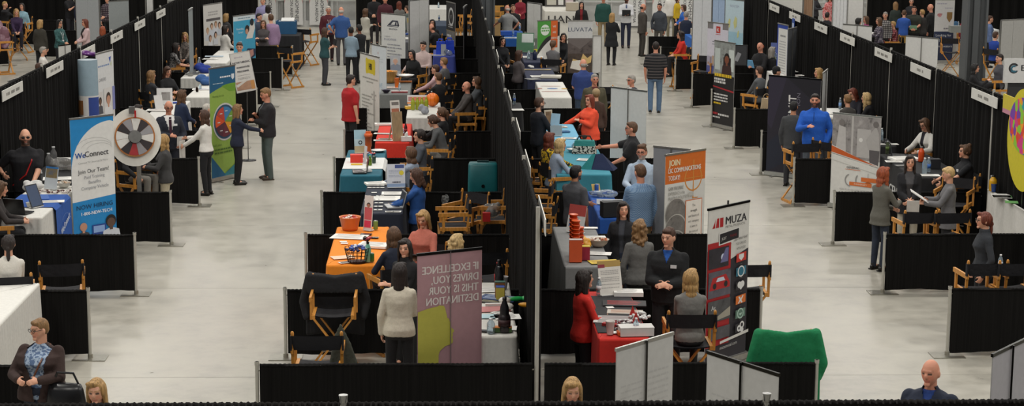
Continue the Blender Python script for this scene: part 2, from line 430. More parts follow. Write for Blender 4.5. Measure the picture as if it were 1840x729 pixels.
    def rings(lo, o, hi=1.475):
        q = [(a, b+o, c+o, d) for a, b, c, d in R if lo < a < hi]
        b, c, d = np.interp(lo, [r[0] for r in R], [r[1] for r in R]), np.interp(lo, [r[0] for r in R], [r[2] for r in R]), 0
        if lo < .83:
            q = [(lo, R[0][1]+o+.02+flare, R[0][2]+o+.025+flare, -.005)]+q
            if lo < .70: q = [q[0], ((lo+.84)/2, R[0][1]+o+.015+flare*.6, R[0][2]+o+.02+flare*.6, -.005)]+q[1:]
        else: q = [(lo, b+o+.010+flare, c+o+.010+flare, d)]+q
        return q+[(1.478, .066+o*.4, .060+o*.4, .002)]
    if sit is not None: hem_ = max(hem or .86, .86)
    else: hem_ = hem or (.84 if fem else .83)
    o = .020 if inner else .013
    G = MB(); G.loft(rings(hem_, o), T=TT, n=20); sleeves(G, o-.002, sleeve)
    if collar: G.lathe([(.052, -.005), (.074, .0), (.076, .03), (.064, .048), (.052, .048)], c=TT((0, .004, 1.465)), n=14)
    post = None
    if inner:
        im = tuple(q for q in inner if isinstance(q, str)); iw = [q for q in inner if not isinstance(q, str)]; wv = iw[0] if iw else .05; vz = iw[1] if len(iw) > 1 else None
        def post(ob, me):
            bm = bmesh.new(); bm.from_mesh(me); kill = []
            for f in bm.faces:
                c = RL.T@(np.array(f.calc_center_median())-np.array([0, 0, hipz]))/s+np.array([0, 0, .92])
                if c[1] > .035 and abs(c[0]) < wv*(.35+.65*min(1, max(0, (c[2]-(.8))/.55))) if vz is None else (c[1] > .035 and c[2] > vz and abs(c[0]) < wv*(c[2]-vz)/(1.45-vz)): kill.append(f)
            bmesh.ops.delete(bm, geom=kill, context='FACES'); bm.to_mesh(me); bm.free()
    nm_top = 'jacket' if inner else 'shirt'
    organic(nm_top, G, M(*top), root, vc, 3, post)
    if inner:
        I = MB(); I.loft(rings(max(hem_, .86), .004), T=TT, n=16); organic('shirt', I, M(*im), root, vc, 2)
    if tie:
        T_ = MB(); a, b = TT((0, .112*w+.012, 1.40)), TT((0, .135*w+.014, 1.08)); T_.bar(a, b, .05, .012); T_.box(TT((0, .105*w+.02, 1.43)), (.04, .03, .035)); T_.build('tie', M('cloth', tie), root)
    if zip_:
        Z = MB(); Z.bar(TT((0, .118*w+.022, 1.44)), TT((0, .150*w+.020, 1.28)), .012, .008); Z.build('zip', M('metal', zip_), root)
    if badge:
        Bd = MB(); Bd.box(TT((-.09, .150*w+.006, 1.30)), (.075, .012, .04)); Bd.build('name_badge', M('paint', badge), root)
    if lanyard:
        Ly = MB(); Ly.tube([TT((-.06, .05, 1.46)), TT((-.03, .16*w, 1.28)), TT((0, .165*w, 1.12)), TT((.03, .16*w, 1.28)), TT((.06, .05, 1.46))], .006, 6); Ly.box(TT((0, .168*w, 1.06)), (.07, .012, .09)); Ly.build('lanyard', M('paint', lanyard), root)
    # trousers or skirt
    Lg = MB(); lo = .018
    Lg.loft([(.80, .13*w, .10*w, -.005)]+[(a, b+.008, c+.008, d) for a, b, c, d in R if .82 < a < 1.03], T=TT if sit is None else (lambda q: np.array([q[0]*s, q[1]*s, (q[2]-.92)*s+hipz])), n=18)
    for k in (0, 1):
        Hp, K, A = J['leg', k]; wl = .4+.6*w
        if skirt and sit is None:
            continue
        Lg.cap(Hp+np.array([0, 0, -.02]), .086*s*wl, K, .066*s*wl, 12); Lg.cap(K, .068*s*wl, A+np.array([0, 0, -.03]), (.054 if not fem else .048)*s*wl, 12)
    if skirt and sit is None: Lg.loft([(.45, .21, .17, 0), (.65, .20, .16, 0), (.9, .175*w, .125*w, 0)], T=TT)
    organic('trousers' if not skirt else 'skirt', Lg, M(*legs), root, vc, 2)
    for k in (0, 1):
        Hp, K, A = J['leg', k]; F = MB(); f0 = np.array([A[0], A[1], A[2]-.085])
        F.ball(f0+np.array([0, .075, .035]), (.044, .115, .036)); F.ball(f0+np.array([0, -.015, .045]), (.038, .05, .045)); F.box(f0+np.array([0, .045, .010]), (.08, .23, .02)); F.cyl(A+np.array([0, 0, -.05]), A+np.array([0, 0, .02]), .042, .044, 10)
        F.build('shoe', M('gloss', shoes), root)
    # ---- hair
    if hair:
        Hm = MB(); st = hair[1]
        def b(c, r): Hm.ball(Hd(c), np.array(r)*hs, rot=hr, nu=14, nv=10)
        if st != 'fringe': b((0, -.016, .030), (.083, .098, .098))
        if st == 'short':
            b((0, -.036, .0), (.082, .075, .085)); b((0, .045, .085), (.060, .045, .032))
        elif st == 'fringe': b((0, -.045, -.015), (.082, .068, .055))
        elif st == 'crop':
            b((0, -.036, .0), (.080, .072, .078)); b((0, .045, .085), (.06, .045, .03))
        elif st == 'tuft':
            b((0, -.036, .0), (.088, .085, .09)); b((0, .03, .10), (.07, .06, .04)); b((-.03, .0, .12), (.05, .05, .03))
        else:
            b((0, -.035, .01), (.090, .088, .10)); b((-.068, .015, .015), (.024, .05, .07)); b((.068, .015, .015), (.024, .05, .07)); b((.025, .060, .090), (.06, .035, .028))
        down = {'bob': .13, 'long': .30, 'vlong': .42, 'curly': .22, 'mid': .18}.get(st, 0)
        if down:
            for k in range(4):
                t = k/3; b((0, -.062-.02*t, -.02-down*t*.9), (.090-.018*t, .048-.012*t, .065))
                for x in (-1, 1): b((x*(.078+.004*t), -.005-.01*t if st != 'long' else .01, -.01-down*t*.8), (.022, .050-.01*t, .06))
        if st == 'curly':
            rr = random.Random(int(u*7+v))
            for k in range(46):
                a = rr.uniform(0, 2*pi); z = rr.uniform(-.24, .07)
                if math.sin(a) > .35 and z < .06: continue
                b((.092*math.cos(a), .085*math.sin(a)-.03, z), (.026, .026, .028))
        if st == 'pony': b((0, -.12, .03), (.035, .035, .035)); b((0, -.135, -.03), (.030, .03, .07)); b((0, -.125, -.10), (.022, .022, .06))
        if st == 'lowpony': b((0, -.105, -.05), (.034, .034, .04)); b((0, -.105, -.13), (.028, .026, .09))
        if st == 'bun': b((0, -.075, .105), (.045, .042, .04))
        if st == 'lowbun': b((0, -.115, -.03), (.045, .04, .045))
        organic('hair', Hm, M('hair', HAIRC.get(hair[0], hair[0])), root, max(.011, vc*.9), 2)
    if cap_:
        Cp = MB(); Cp.ball(Hd((0, -.012, .045)), np.array((.092, .108, .095))*hs, rot=hr); Cp.build('beanie', M('cloth', cap_), root)
    if glasses:
        Gl = MB()
        for x in (-1, 1):
            c = Hd((x*.034, .104, .006))
            if glasses == 'sun': Gl.ball(c, (.029, .008, .020), rot=hr)
            else:
                a = np.linspace(0, 2*pi, 11); Gl.tube([c+hr@np.array([.026*math.cos(t), 0, .018*math.sin(t)]) for t in a], .0028, 5)
            Gl.tube([Hd((x*.062, .098, .010)), Hd((x*.082, .0, .012))], .003, 5)
        Gl.tube([Hd((-.008, .108, .010)), Hd((.008, .108, .010))], .003, 5)
        Gl.build('glasses', M('gloss', '15110f'), root)
    if strap:
        Sp = MB(); sd = strap[1]
        Sp.tube([TT((sd*.10, -.02, 1.455)), TT((sd*.07, .13*w+.02, 1.30)), TT((-sd*.02, .15*w+.02, 1.10)), TT((-sd*.17*w, .06, .93))], .011, 6)
        Sp.tube([TT((sd*.10, -.02, 1.455)), TT((sd*.02, -.13*w-.02, 1.25)), TT((-sd*.17*w, -.02, .93))], .011, 6)
        Sp.build('bag_strap', M('gloss', strap[0]), root)
    J['sit'] = sit
    PEOPLE.append((root, J))
    if len(_Q) > 60: flush()
    return root, J
PEOPLE = []
def hand(pj, k):
    """world position of hand k (0 left, 1 right) of a placed person"""
    root, J = pj; S, E, W = J['arm', k]; d = (W-E)/np.linalg.norm(W-E)
    return rz(root.rotation_euler[2])@(W+d*.09)+np.array(root.location)
# ------------------------------------------------------------------ booth furniture
XL, XC, XR = -7.33, 1.02, 9.18            # the three high curtain rows
ROW = lambda k: 19.511+3.598*k            # booth lines
BLK = ('drape', '141312')
def wavy(n, L, amp, per, seed=0, t=.5):
    r = random.Random(seed); ph = r.uniform(0, 6); x = np.linspace(0, 1, n)
    return amp*(np.sin(x*L/per*2*pi+ph+1.6*np.sin(x*L*.9+ph))*.7+.3*np.sin(x*L/per*3.7+ph))
def curtain_mesh(mb, L, z0, z1, amp, per, seed, mi=0, gap=.012, sag=0.):
    """a cloth looped over its rail, along local x"""
    n = int(max(24, L/per*9)); x = np.linspace(0, L, n); zs = [z0, z0+.12, (z0*.6+z1*.4), z1-.12, z1-.03, z1]
    w = wavy(n, L, amp, per, seed); sg = sag*np.sin(np.linspace(0, pi, n)) if sag else np.zeros(n)
    hemv = .012*np.sin(x*5+seed)
    def sheet(side):
        P = np.zeros((len(zs), n, 3))
        for i, z in enumerate(zs):
            f = (1-.15*i/5) if i < 4 else (.4 if i == 4 else .06)
            P[i, :, 0] = x; P[i, :, 1] = w*f+side*(gap if i < 5 else .024); P[i, :, 2] = z-(sg if i > 2 else 0)+(hemv if i == 0 else 0)
        return P
    a, b = sheet(-1), sheet(1)
    top = np.zeros((3, n, 3))
    for j, (yy, zz) in enumerate(((-.026, z1), (0, z1+.022), (.026, z1))): top[j, :, 0] = x; top[j, :, 1] = yy+w*.06; top[j, :, 2] = zz-sg+.0035*np.sin(x*137+seed+j)+.002*np.sin(x*251)
    P = np.concatenate([a, top, b[::-1]]); mb.grid(P, mi)
def post(parent, x, h, y=0., cap=True, base=True):
    m = MB(); m.cyl((x, y, .012), (x, y, h), .021, n=10); m.cyl((x, y, h-.04), (x, y, h), .026, n=10)
    p = m.build('post', M('gloss', 'aaa79d'), parent)
    if base:
        b = MB(); b.box((x, y, .006), (.42, .30, .012)); b.cyl((x, y, .01), (x, y, .06), .032, n=10); b.build('base_plate', M('metal', 'aaa79c'), p)
def divider(x0, x1, y, label, seed, h=.93, near=True, group=None):
    t = thing('booth_divider', label, 'booth divider', (x0, y, 0), 0, group); L = x1-x0
    if near: post(t, 0 if near == 1 else L, h)
    r = MB(); r.cyl((0, 0, h-.10), (L, 0, h-.10), .008); r.build('top_rail', M('metal', '8f8b82'), t)
    d = MB(); n0 = .03; curtain_mesh(d, L-.05, .055, h-.045, .010, .22, seed, gap=.02); o = d.build('drape', M(*BLK), t); o.location = (n0, 0, 0)
    return t
def high_bay(x, y0, y1, label, seed, group=None, h=2.6, side=1):
    t = thing('backdrop_curtain', label, 'curtain', (x, y0, 0), pi/2, group); L = y1-y0
    m = MB(); m.cyl((.03, 0, .01), (.03, 0, h+.03), .024, n=10); p = m.build('post', M('gloss', 'b3b0a7'), t)
    b = MB(); b.box((.20, 0, .006), (.38, .38, .012)); b.build('base_plate', M('metal', 'aaa79c'), p)
    r = MB(); r.cyl((.02, 0, h-.055), (L-.01, 0, h-.055), .016); r.build('top_rail', M('metal', '6b6862'), t)
    d = MB(); curtain_mesh(d, L-.085, .05, h-.03, .035, .26, seed, gap=.02); o = d.build('drape', M(*BLK), t); o.location = (.07, 0, 0)
    return t
# ---- tables
def table(nl, nr, fv, label, hx, style='throw', z=1.05, x0=None, x1=None, y0=None, y1=None, group=None, skirt=None):
    if nl: a = at(*nl, z); x0 = a[0] if x0 is None else x0; y0 = a[1] if y0 is None else y0
    if nr: b = at(*nr, z); x1 = b[0] if x1 is None else x1; y0 = (y0+b[1])/2 if nl else (b[1] if y0 is None else y0)
    if fv: y1 = at(*fv, z)[1]
    if x0 < XR < x1+.2: x1 = XR-.2
    if x0-.15 < XL < x1: x0 = XL+.2
    if x0 < XC < x1+.15 and x0 < .6: x1 = XC-.2
    if x0-.12 < XC < x1: x0 = XC+.17
    cx, cy = (x0+x1)/2, (y0+y1)/2; W, D = x1-x0, y1-y0
    t = thing('draped_table', label, 'table', (cx, cy, 0), 0, group)
    def loop(n, w, d, r):
        """rounded rectangle with outward normals"""
        per = 2*(w+d); out = []
        for i in range(n):
            s_ = i/n*per
            for (L, p, q, nn) in ((w, (-w/2, -d/2), (1, 0), (0, -1)), (d, (w/2, -d/2), (0, 1), (1, 0)), (w, (w/2, d/2), (-1, 0), (0, 1)), (d, (-w/2, d/2), (0, -1), (-1, 0))):
                if s_ <= L: break
                s_ -= L
            x, y = p[0]+q[0]*s_, p[1]+q[1]*s_; k = min(s_, L-s_)/max(r*4, .01); c = max(0, 1-k)
            out.append((x, y, nn[0], nn[1], i/n*per, c))
        return out
    n = int((W+D)*2/(.05 if style == 'throw' else .022)); lp = loop(n, W, D, .03); rr = random.Random(label); ph = rr.uniform(0, 6)
    lv = [z, z-.006, z-.03, z-.12, z*.6, z*.3, .025]
    rings = []
    for i, zz in enumerate(lv):
        t_ = (z-zz)/z; ring = []
        for x, y, nx, ny, s_, c in lp:
            if style == 'throw': o = (.0 if i == 0 else .012+.03*t_)+t_*(.018*math.sin(s_*7+ph+math.sin(s_*3))+.05*c)
            else: o = (.0 if i == 0 else .012+.02*t_)+min(1, t_*6)*.010*math.sin(s_*2*pi/.11+math.sin(s_*9))
            if i == 0: o = -.012
            ring.append((x+nx*o, y+ny*o, zz))
        rings.append(ring)
    V = np.array(rings); V = np.concatenate([V, V[:, :1]], 1)
    top = MB(); rim = V[0][:-1]; top.add(np.concatenate([rim, [[0, 0, z+.001]]]), [(i, (i+1) % n, n) for i in range(n)], 0, True)
    if style == 'throw':
        top.grid(V[:, ::-1]); top.build('tablecloth', M('table', hx), t)
    else:
        top.grid(V[:3, ::-1]); top.build('table_top', M('table', hx), t)
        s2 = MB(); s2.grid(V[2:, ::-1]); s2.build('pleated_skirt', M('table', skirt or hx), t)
    TABS.append((x0, x1, y0, y1, z)); return dict(x0=x0, x1=x1, y0=y0, y1=y1, z=z, o=t)
def runner(T, ya, yb, label, hx, drop=.6, side=1, prints=None, across='x'):
    """cloth strip laid over a table between depths ya, yb, hanging down one side"""
    m = MB(); z = T['z']+.010; x0, x1 = T['x0'], T['x1']; e = .060
    if side > 0: pr = [(x0-.005, z), (x1+.012, z), (x1+e, z-.05), (x1+e+.012, z-drop)]
    elif side < 0: pr = [(x0-e-.012, z-drop), (x0-e, z-.05), (x0-.012, z), (x1, z)]
    else: pr = [(x0-.0, z), (x1, z)]
    P = np.array([[(x, y, zz) for x, zz in pr] for y in np.linspace(ya, yb, 6)]); m.grid(P[::-1], smooth=False)
    Q = P.copy(); Q[..., 2] -= .004; m.grid(Q, smooth=False)
    o = m.build('table_runner', M('table', hx)); return tag(o, label, 'table runner')
# ---- director's chair
def make_chair(tall=True):
    root = thing('director_chair', '-', 'chair'); W = M('wood', 'c98a3c'); K = M('cloth', '17161a'); s = .76 if tall else .46
    wx, dy = .27, .20
    for y in (-dy, dy):
        for sd in (-1, 1):
            m = MB(); m.bar((-sd*wx, y+sd*.012, .045), (sd*(wx-.03), y+sd*.012, s-.03), .042, .022); m.build('leg', W, root)
    for sd in (-1, 1):
        m = MB(); m.bar((sd*wx, -dy-.05, .025), (sd*wx, dy+.05, .025), .03, .045); m.build('floor_runner', W, root)
        m = MB(); m.bar((sd*(wx-.03), -dy-.03, s-.015), (sd*(wx-.03), dy+.03, s-.015), .04, .05); m.build('seat_rail', W, root)
        m = MB(); m.bar((sd*wx, dy-.02, s-.05), (sd*wx, dy-.02, s+.20), .03, .04); m.build('arm_post', W, root)
        m = MB(); m.bar((sd*(wx+.005), -dy-.05, s+.215), (sd*(wx+.005), dy+.06, s+.215), .030, .06); m.build('armrest', W, root)
        m = MB(); m.bar((sd*wx, -dy+.02, s-.05), (sd*wx, -dy-.03, s+.41), .034, .026); m.ball((sd*wx, -dy-.031, s+.415), (.019, .015, .028)); m.build('back_post', W, root)
    m = MB(); n = 9; xs = np.linspace(-wx+.02, wx-.02, n)
    for dz in (0, -.012):
        P = np.array([[(x, y, s+.012+dz-.03*(1-(x/wx)**2)) for y in (-dy-.01, 0, dy+.02)] for x in xs]); m.grid(P if dz == 0 else P[::-1])
    m.build('seat', K, root)
    m = MB()
    for dd in (0, -.014):
        P = np.array([[(x, -dy-.012-.02*(z-.26)/.13+dd-.025*(1-(x/wx)**2), s+z) for z in (.225, .31, .39)] for x in np.linspace(-wx-.018, wx+.018, n)]); m.grid(P[::-1] if dd == 0 else P)
    for sd in (-1, 1): m.box((sd*(wx+.014), -dy-.026, s+.307), (.02, .05, .165))
    m.build('backrest', K, root)
    if tall:
        for z, y in ((.30, dy-.03), (.36, -dy+.03)):
            m = MB(); m.bar((-.14, y, z), (.14, y, z), .03, .012); m.build('cross_brace', M('metal', '8a8781'), root)
    return root
_PROTO = {}
def chair(u, v, yaw, label, z=1.0, tall=True, group=None, xy=None, Y=None):
    """u, v: where the chair's middle at height z shows; yaw 0 = sitter faces away from the camera"""
    p = aty(u, v, Y) if Y else at(u, v, z) if xy is None else (xy[0], xy[1], 0); loc = (p[0], p[1], 0); a = math.radians(yaw)
    if tall not in _PROTO:
        r = make_chair(tall); _PROTO[tall] = r; r.location = loc; r.rotation_euler[2] = a; r['label'] = label
        if group: r['group'] = group
        return r
    return dup(_PROTO[tall], loc, a, label, group)
def chair_at(pj, label, yaw=None, tall=True, back=.0, group=None):
    """the chair under a seated figure"""
    root, J = pj; a = root.rotation_euler[2] if yaw is None else math.radians(yaw)
    p = np.array(root.location)+rz(a)@np.array([0, back, 0])
    return chair(0, 0, math.degrees(a), label, tall=tall, group=group, xy=p)
# ---- roll-up banner stands
def rollup(tl, tr, label, art=None, zt=2.06, back='b9b8b4', front='e4e3df', bar='b5b3ad', pole='9a9892', ratio=None, base=True, cat='banner', name='banner_stand', wmin=None, see_back=False, depth=None, z0=.09, feet=True, group=None, polefront=False):
    """stand whose top corners show at tl and tr (left and right in the photograph)"""
    a, b = at(*tl, zt), at(*tr, zt)
    if depth: a, b = aty(*tl, depth[0]), aty(*tr, depth[1]); zt = (a[2]+b[2])/2
    c = (a+b)/2; d = b-a; w = math.hypot(d[0], d[1]); yaw = math.atan2(d[1], d[0])
    if wmin: w = wmin
    t = thing(name, label, cat, (c[0], c[1], 0), yaw+(pi if see_back else 0), group); h = zt-z0
    P = Print(w, h); mf = M('paint', front); mb_ = M('paint', back)
    P.mb.box((0, .004, h/2), (w, .006, h), P.mi(mb_)); P.rect(0, 0, 1, 1, mf)
    if art: art(P)
    o = P.mb.build('panel', P.mats, t); o.location = (0, 0, z0)
    m = MB(); m.box((0, .005, zt+.008), (w+.012, .024, .03)); m.build('top_bar', M('metal', bar), t)
    m = MB(); m.cyl((0, .028, z0-.02), (0, .028, zt+.01), .011, n=8); m.cyl((0, .028, zt-.02), (0, .012, zt+.02), .012, n=8); m.build('support_pole', M('metal', pole), t)
    if base:
        m = MB(); m.box((0, .01, .055), (w+.06, .10, .075)); m.cyl((-w/2-.03, .01, .055), (w/2+.03, .01, .055), .045, n=12); q = m.build('base', M('metal', 'bdbbb5'), t)
        if feet:
            for x in (-w*.33, w*.33):
                f = MB(); f.box((x, .01, .009), (.05, .36, .018)); f.build('foot', M('metal', '9b9993'), q)
    return t
def bars(P, rows, m, bold=0): 
    for x, z, s, tx, al in rows: P.text(tx, x, z, s, m, al)
# ---- small things on the tables.  pos(u, v, z) gives the spot on a table top
Z = 1.062
TABS = []
def loc3(u, v, z=Z):
    """spot at height z; on a table height it is kept on the table it belongs to"""
    p = at(u, v, z)
    if abs(z-Z) > .02: return p
    best = None
    for x0, x1, y0, y1, tz in TABS:
        mx, my = min(.13, (x1-x0)*.4), min(.15, (y1-y0)*.4); q = np.array([min(max(p[0], x0+mx), x1-mx), min(max(p[1], y0+my), y1-my), z])
        if x0+.02 < p[0] < x1-.02 and y0+.02 < p[1] < y1-.02: return p
        d = np.linalg.norm(q-p)
        if best is None or d < best[0]: best = (d, q)
    return best[1] if best and best[0] < .9 else p
def sheet(u, v, label, w=.22, d=.28, rot=0., hx='e9e7e1', t=.004, group=None, name='paper', cat='paper', marks=True, z=Z, mark='77746f', art=None):
    p = loc3(u, v, z); m = MB(); m.box((0, 0, t/2), (w, d, t))
    ms = [M('paint', hx)]
    if marks:
        ms.append(M('paint', mark)); r = random.Random(u*3+v)
        for k in range(4):
            y = d*(.36-.2*k); x0 = -w*.4; m.poly([(x0, y-.012, t+.0008), (w*r.uniform(.1, .42), y-.012, t+.0008), (w*.3, y+.004, t+.0008), (x0, y+.004, t+.0008)], 1)
    return tag(m.build(name, ms, None, p, math.radians(rot)), label, cat, group)
def stack(u, v, label, n=5, **k): 
    k.setdefault('t', .03); return sheet(u, v, label, **k)
def bottle(u, v, label, hx='cfe0ea', cap='e8e8e8', lab='4f7fc0', h=.21, r=.032, z=Z, kind='clear', group=None, cat='bottle'):
    t = thing('bottle', label, cat, loc3(u, v, z), 0, group); m = MB()
    m.lathe([(r*.9, 0), (r, .01), (r, h*.62), (r*.9, h*.72), (r*.42, h*.90), (r*.42, h*.93)], n=14); m.build('bottle_body', M(kind, hx), t)
    m = MB(); m.lathe([(r*.48, h*.92), (r*.48, h)], n=12); m.build('cap', M('gloss', cap), t)
    if lab: m = MB(); m.lathe([(r*1.02, h*.28), (r*1.02, h*.55)], n=14); m.build('label_band', M('paint', lab), t)
    return t
def can(u, v, label, hx, h=.13, r=.034, z=Z, group=None, name='can'):
    t = thing(name, label, name, loc3(u, v, z), 0, group); m = MB(); m.lathe([(r*.8, 0), (r, .01), (r, h-.012), (r*.82, h-.002)], n=14); m.build('can_body', M('gloss', hx), t)
    m = MB(); m.lathe([(r*.80, h-.004), (r*.80, h)], n=14); m.build('lid', M('metal', 'b5b3ae'), t); return t
def cup(u, v, label, hx='e6e6e4', h=.13, r=.042, z=Z, kind='gloss', group=None):
    m = MB(); m.lathe([(r*.72, 0), (r*.72, .004), (r, h), (r*1.06, h+.004), (r*.94, h), (r*.66, .01)], n=16); return tag(m.build('cup', M(kind, hx), None, loc3(u, v, z)), label, 'cup', group)
def bowl(u, v, label, hx, r=.13, h=.09, z=Z, kind='gloss', fill=None):
    t = thing('bowl', label, 'bowl', loc3(u, v, z)); m = MB(); m.lathe([(r*.5, 0), (r*.8, h*.4), (r, h), (r*1.03, h), (r*.96, h*.98), (r*.7, h*.5), (r*.4, .012)], n=20); m.build('bowl_wall', M(kind, hx), t)
    if fill: heap(t, r*.8, h*.75, fill)
    return t
def heap(parent, r, z, cols, n=26, s=.022, name='candy'):
    rr = random.Random(n+len(cols)); m = MB(); ms = [M('gloss', c) for c in cols]
    for k in range(n):
        a, q = rr.uniform(0, 2*pi), r*math.sqrt(rr.random()); m.ball((q*math.cos(a), q*math.sin(a), z+rr.uniform(0, s)+(r-q)*.25), (s*rr.uniform(.7, 1.2), s*.7, s*.6), rr.randrange(len(cols)), rz(rr.uniform(0, 3)), 8, 6)
    o = m.build(name+'_filling', ms, parent); o['kind'] = 'stuff'; return o
def basket(u, v, label, hx, r=.13, h=.17, z=Z, fill=('e08a20',), wire=False, handle=False):
    t = thing('basket', label, 'basket', loc3(u, v, z)); m = MB()
    if wire:
        for k in range(5): zz = h*k/4; q = r*(.72+.28*k/4); a = np.linspace(0, 2*pi, 21); m.tube([(q*math.cos(x), q*math.sin(x), zz+.004) for x in a], .004, 5)
        for x in np.linspace(0, 2*pi, 17)[:-1]: m.tube([(r*.72*math.cos(x), r*.72*math.sin(x), .004), (r*math.cos(x), r*math.sin(x), h)], .004, 5)
        m.lathe([(r*.72, 0), (r*.72, .01)], n=18); m.build('wire_frame', M('metal', hx), t)
    else:
        m.lathe([(r*.74, 0), (r*.8, h*.2), (r, h), (r*1.06, h+.012), (r*1.06, h+.02), (r*.95, h), (r*.7, .02)], n=20); m.build('basket_wall', M('wood' if hx == 'b98a4a' else 'gloss', hx), t)
    heap(t, r*.8, h*.88, fill, 34, .03)
    return t
def laptop(u, v, label, rot=0., hx='2a2a2c', scr='394a66', z=Z, open_=100, w=.34):
    t = thing('laptop', label, 'laptop', loc3(u, v, z), math.radians(rot)); m = MB(); m.box((0, 0, .009), (w, .24, .018)); b = m.build('base', M('gloss', hx), t)
    m = MB(); m.box((0, .02, .0195), (w*.86, .11, .003)); m.build('keyboard', M('gloss', '0f0f10'), b)
    a = math.radians(open_-90); R = rx(-a); m = MB(); m.box(np.array([0, .12, .018])+R@np.array([0, 0, .115]), (w, .010, .23), 0, R); l = m.build('screen_lid', M('gloss', hx), t)
    m = MB(); m.box(np.array([0, .12, .018])+R@np.array([0, -.006, .115]), (w*.93, .004, .205), 0, R); m.build('screen', M('gloss', scr), l)
    return t
def stand_sign(u, v, label, w=.22, h=.30, rot=0., hx='eceae6', lean=12, z=Z, art=None, name='sign_holder', cat='sign', foot=True, edge=None):
    """upright card in a holder; rot 0 faces the camera"""
    t = thing(name, label, cat, loc3(u, v, z), math.radians(rot)); P = Print(w, h); P.rect(0, 0, 1, 1, M('paint', hx))
    if art: art(P)
    P.mb.box((0, .004, h/2), (w, .006, h), P.mi(M('paint', edge or hx))); o = P.mb.build('card', P.mats, t); o.rotation_euler[0] = -math.radians(lean); o.location = (0, 0, .006)
    if foot: m = MB(); m.box((0, .03, .004), (w*.9, .10, .008)); m.bar((0, .07, .006), (0, h*.55*math.sin(math.radians(lean))+.012, h*.55), .05, .006); m.build('prop_leg', M('gloss', 'c9c9c6'), t)
    return t
def carton(u, v, label, d=(.2, .15, .1), hx='c8302a', rot=0., z=Z, name='box', lid=None, group=None):
    t = thing(name, label, 'box', loc3(u, v, z), math.radians(rot), group); m = MB(); m.box((0, 0, d[2]/2), d); m.build('box_body', M('paint', hx), t)
    m = MB(); m.box((0, 0, d[2]+.004), (d[0]*1.02, d[1]*1.02, .008)); m.build('lid', M('paint', lid or hx), t); return t
def phone(u, v, label, rot=0., z=Z, hx='1d1b1c'):
    m = MB(); m.box((0, 0, .005), (.08, .16, .01)); m.box((0, 0, .0105), (.07, .14, .001), 1); return tag(m.build('phone', [M('gloss', hx), M('gloss', '2b2c30')], None, loc3(u, v, z), math.radians(rot)), label, 'phone')
def lump(u, v, label, r, hx, z=Z, name='plastic_bag', cat='bag', kind='clear', vox=.014, n=12, rot=0., group=None, seed=1):
    """a crumpled soft thing"""
    rr = random.Random(seed); t = thing(name, label, cat, loc3(u, v, z), rot, group); m = MB()
    for k in range(n): m.ball((rr.uniform(-.6, .6)*r[0], rr.uniform(-.6, .6)*r[1], r[2]*rr.uniform(.45, 1.2)), (r[0]*rr.uniform(.3, .55), r[1]*rr.uniform(.3, .55), r[2]*rr.uniform(.4, .6)), rot=rx(rr.uniform(-.8, .8)), nu=10, nv=7)
    organic(name+'_body', m, M(kind, hx), t, vox, 1); return t
def jacket_on_chair(ch, label, hx, sleeves=True, low=.35, name='draped_jacket', hang_front=False, w=.30):
    """a coat hung over the backrest of a placed chair"""
    t = thing(name, label, 'jacket', ch.location, ch.rotation_euler[2]); m = MB(); s = .76; y = -.245; tops = []
    for x in np.linspace(-w, w, 17):
        k = abs(x)/w; zt = s+.43-.05*(1-k)-.02*k**6
        m.cap((x, y-.02, zt), .035, (x*1.05, y-.055, s-low+.45*(1-k)*.1), .03, 8); m.cap((x, y+.03, zt-.005), .022, (x*.98, y+.055, s+.20), .018, 8); m.cap((x, y-.02, zt), .03, (x, y+.03, zt-.005), .025, 8)
    if sleeves:
        for sd in (-1, 1): m.cap((sd*w*.95, y-.02, s+.40), .06, (sd*(w+.07), y-.04, s+.06), .055, 10); m.cap((sd*(w+.07), y-.04, s+.06), .055, (sd*(w+.03), y+.02, s-.12), .045, 10)
    organic('cloth_body', m, M('cloth', hx), t, .016, 3); return t
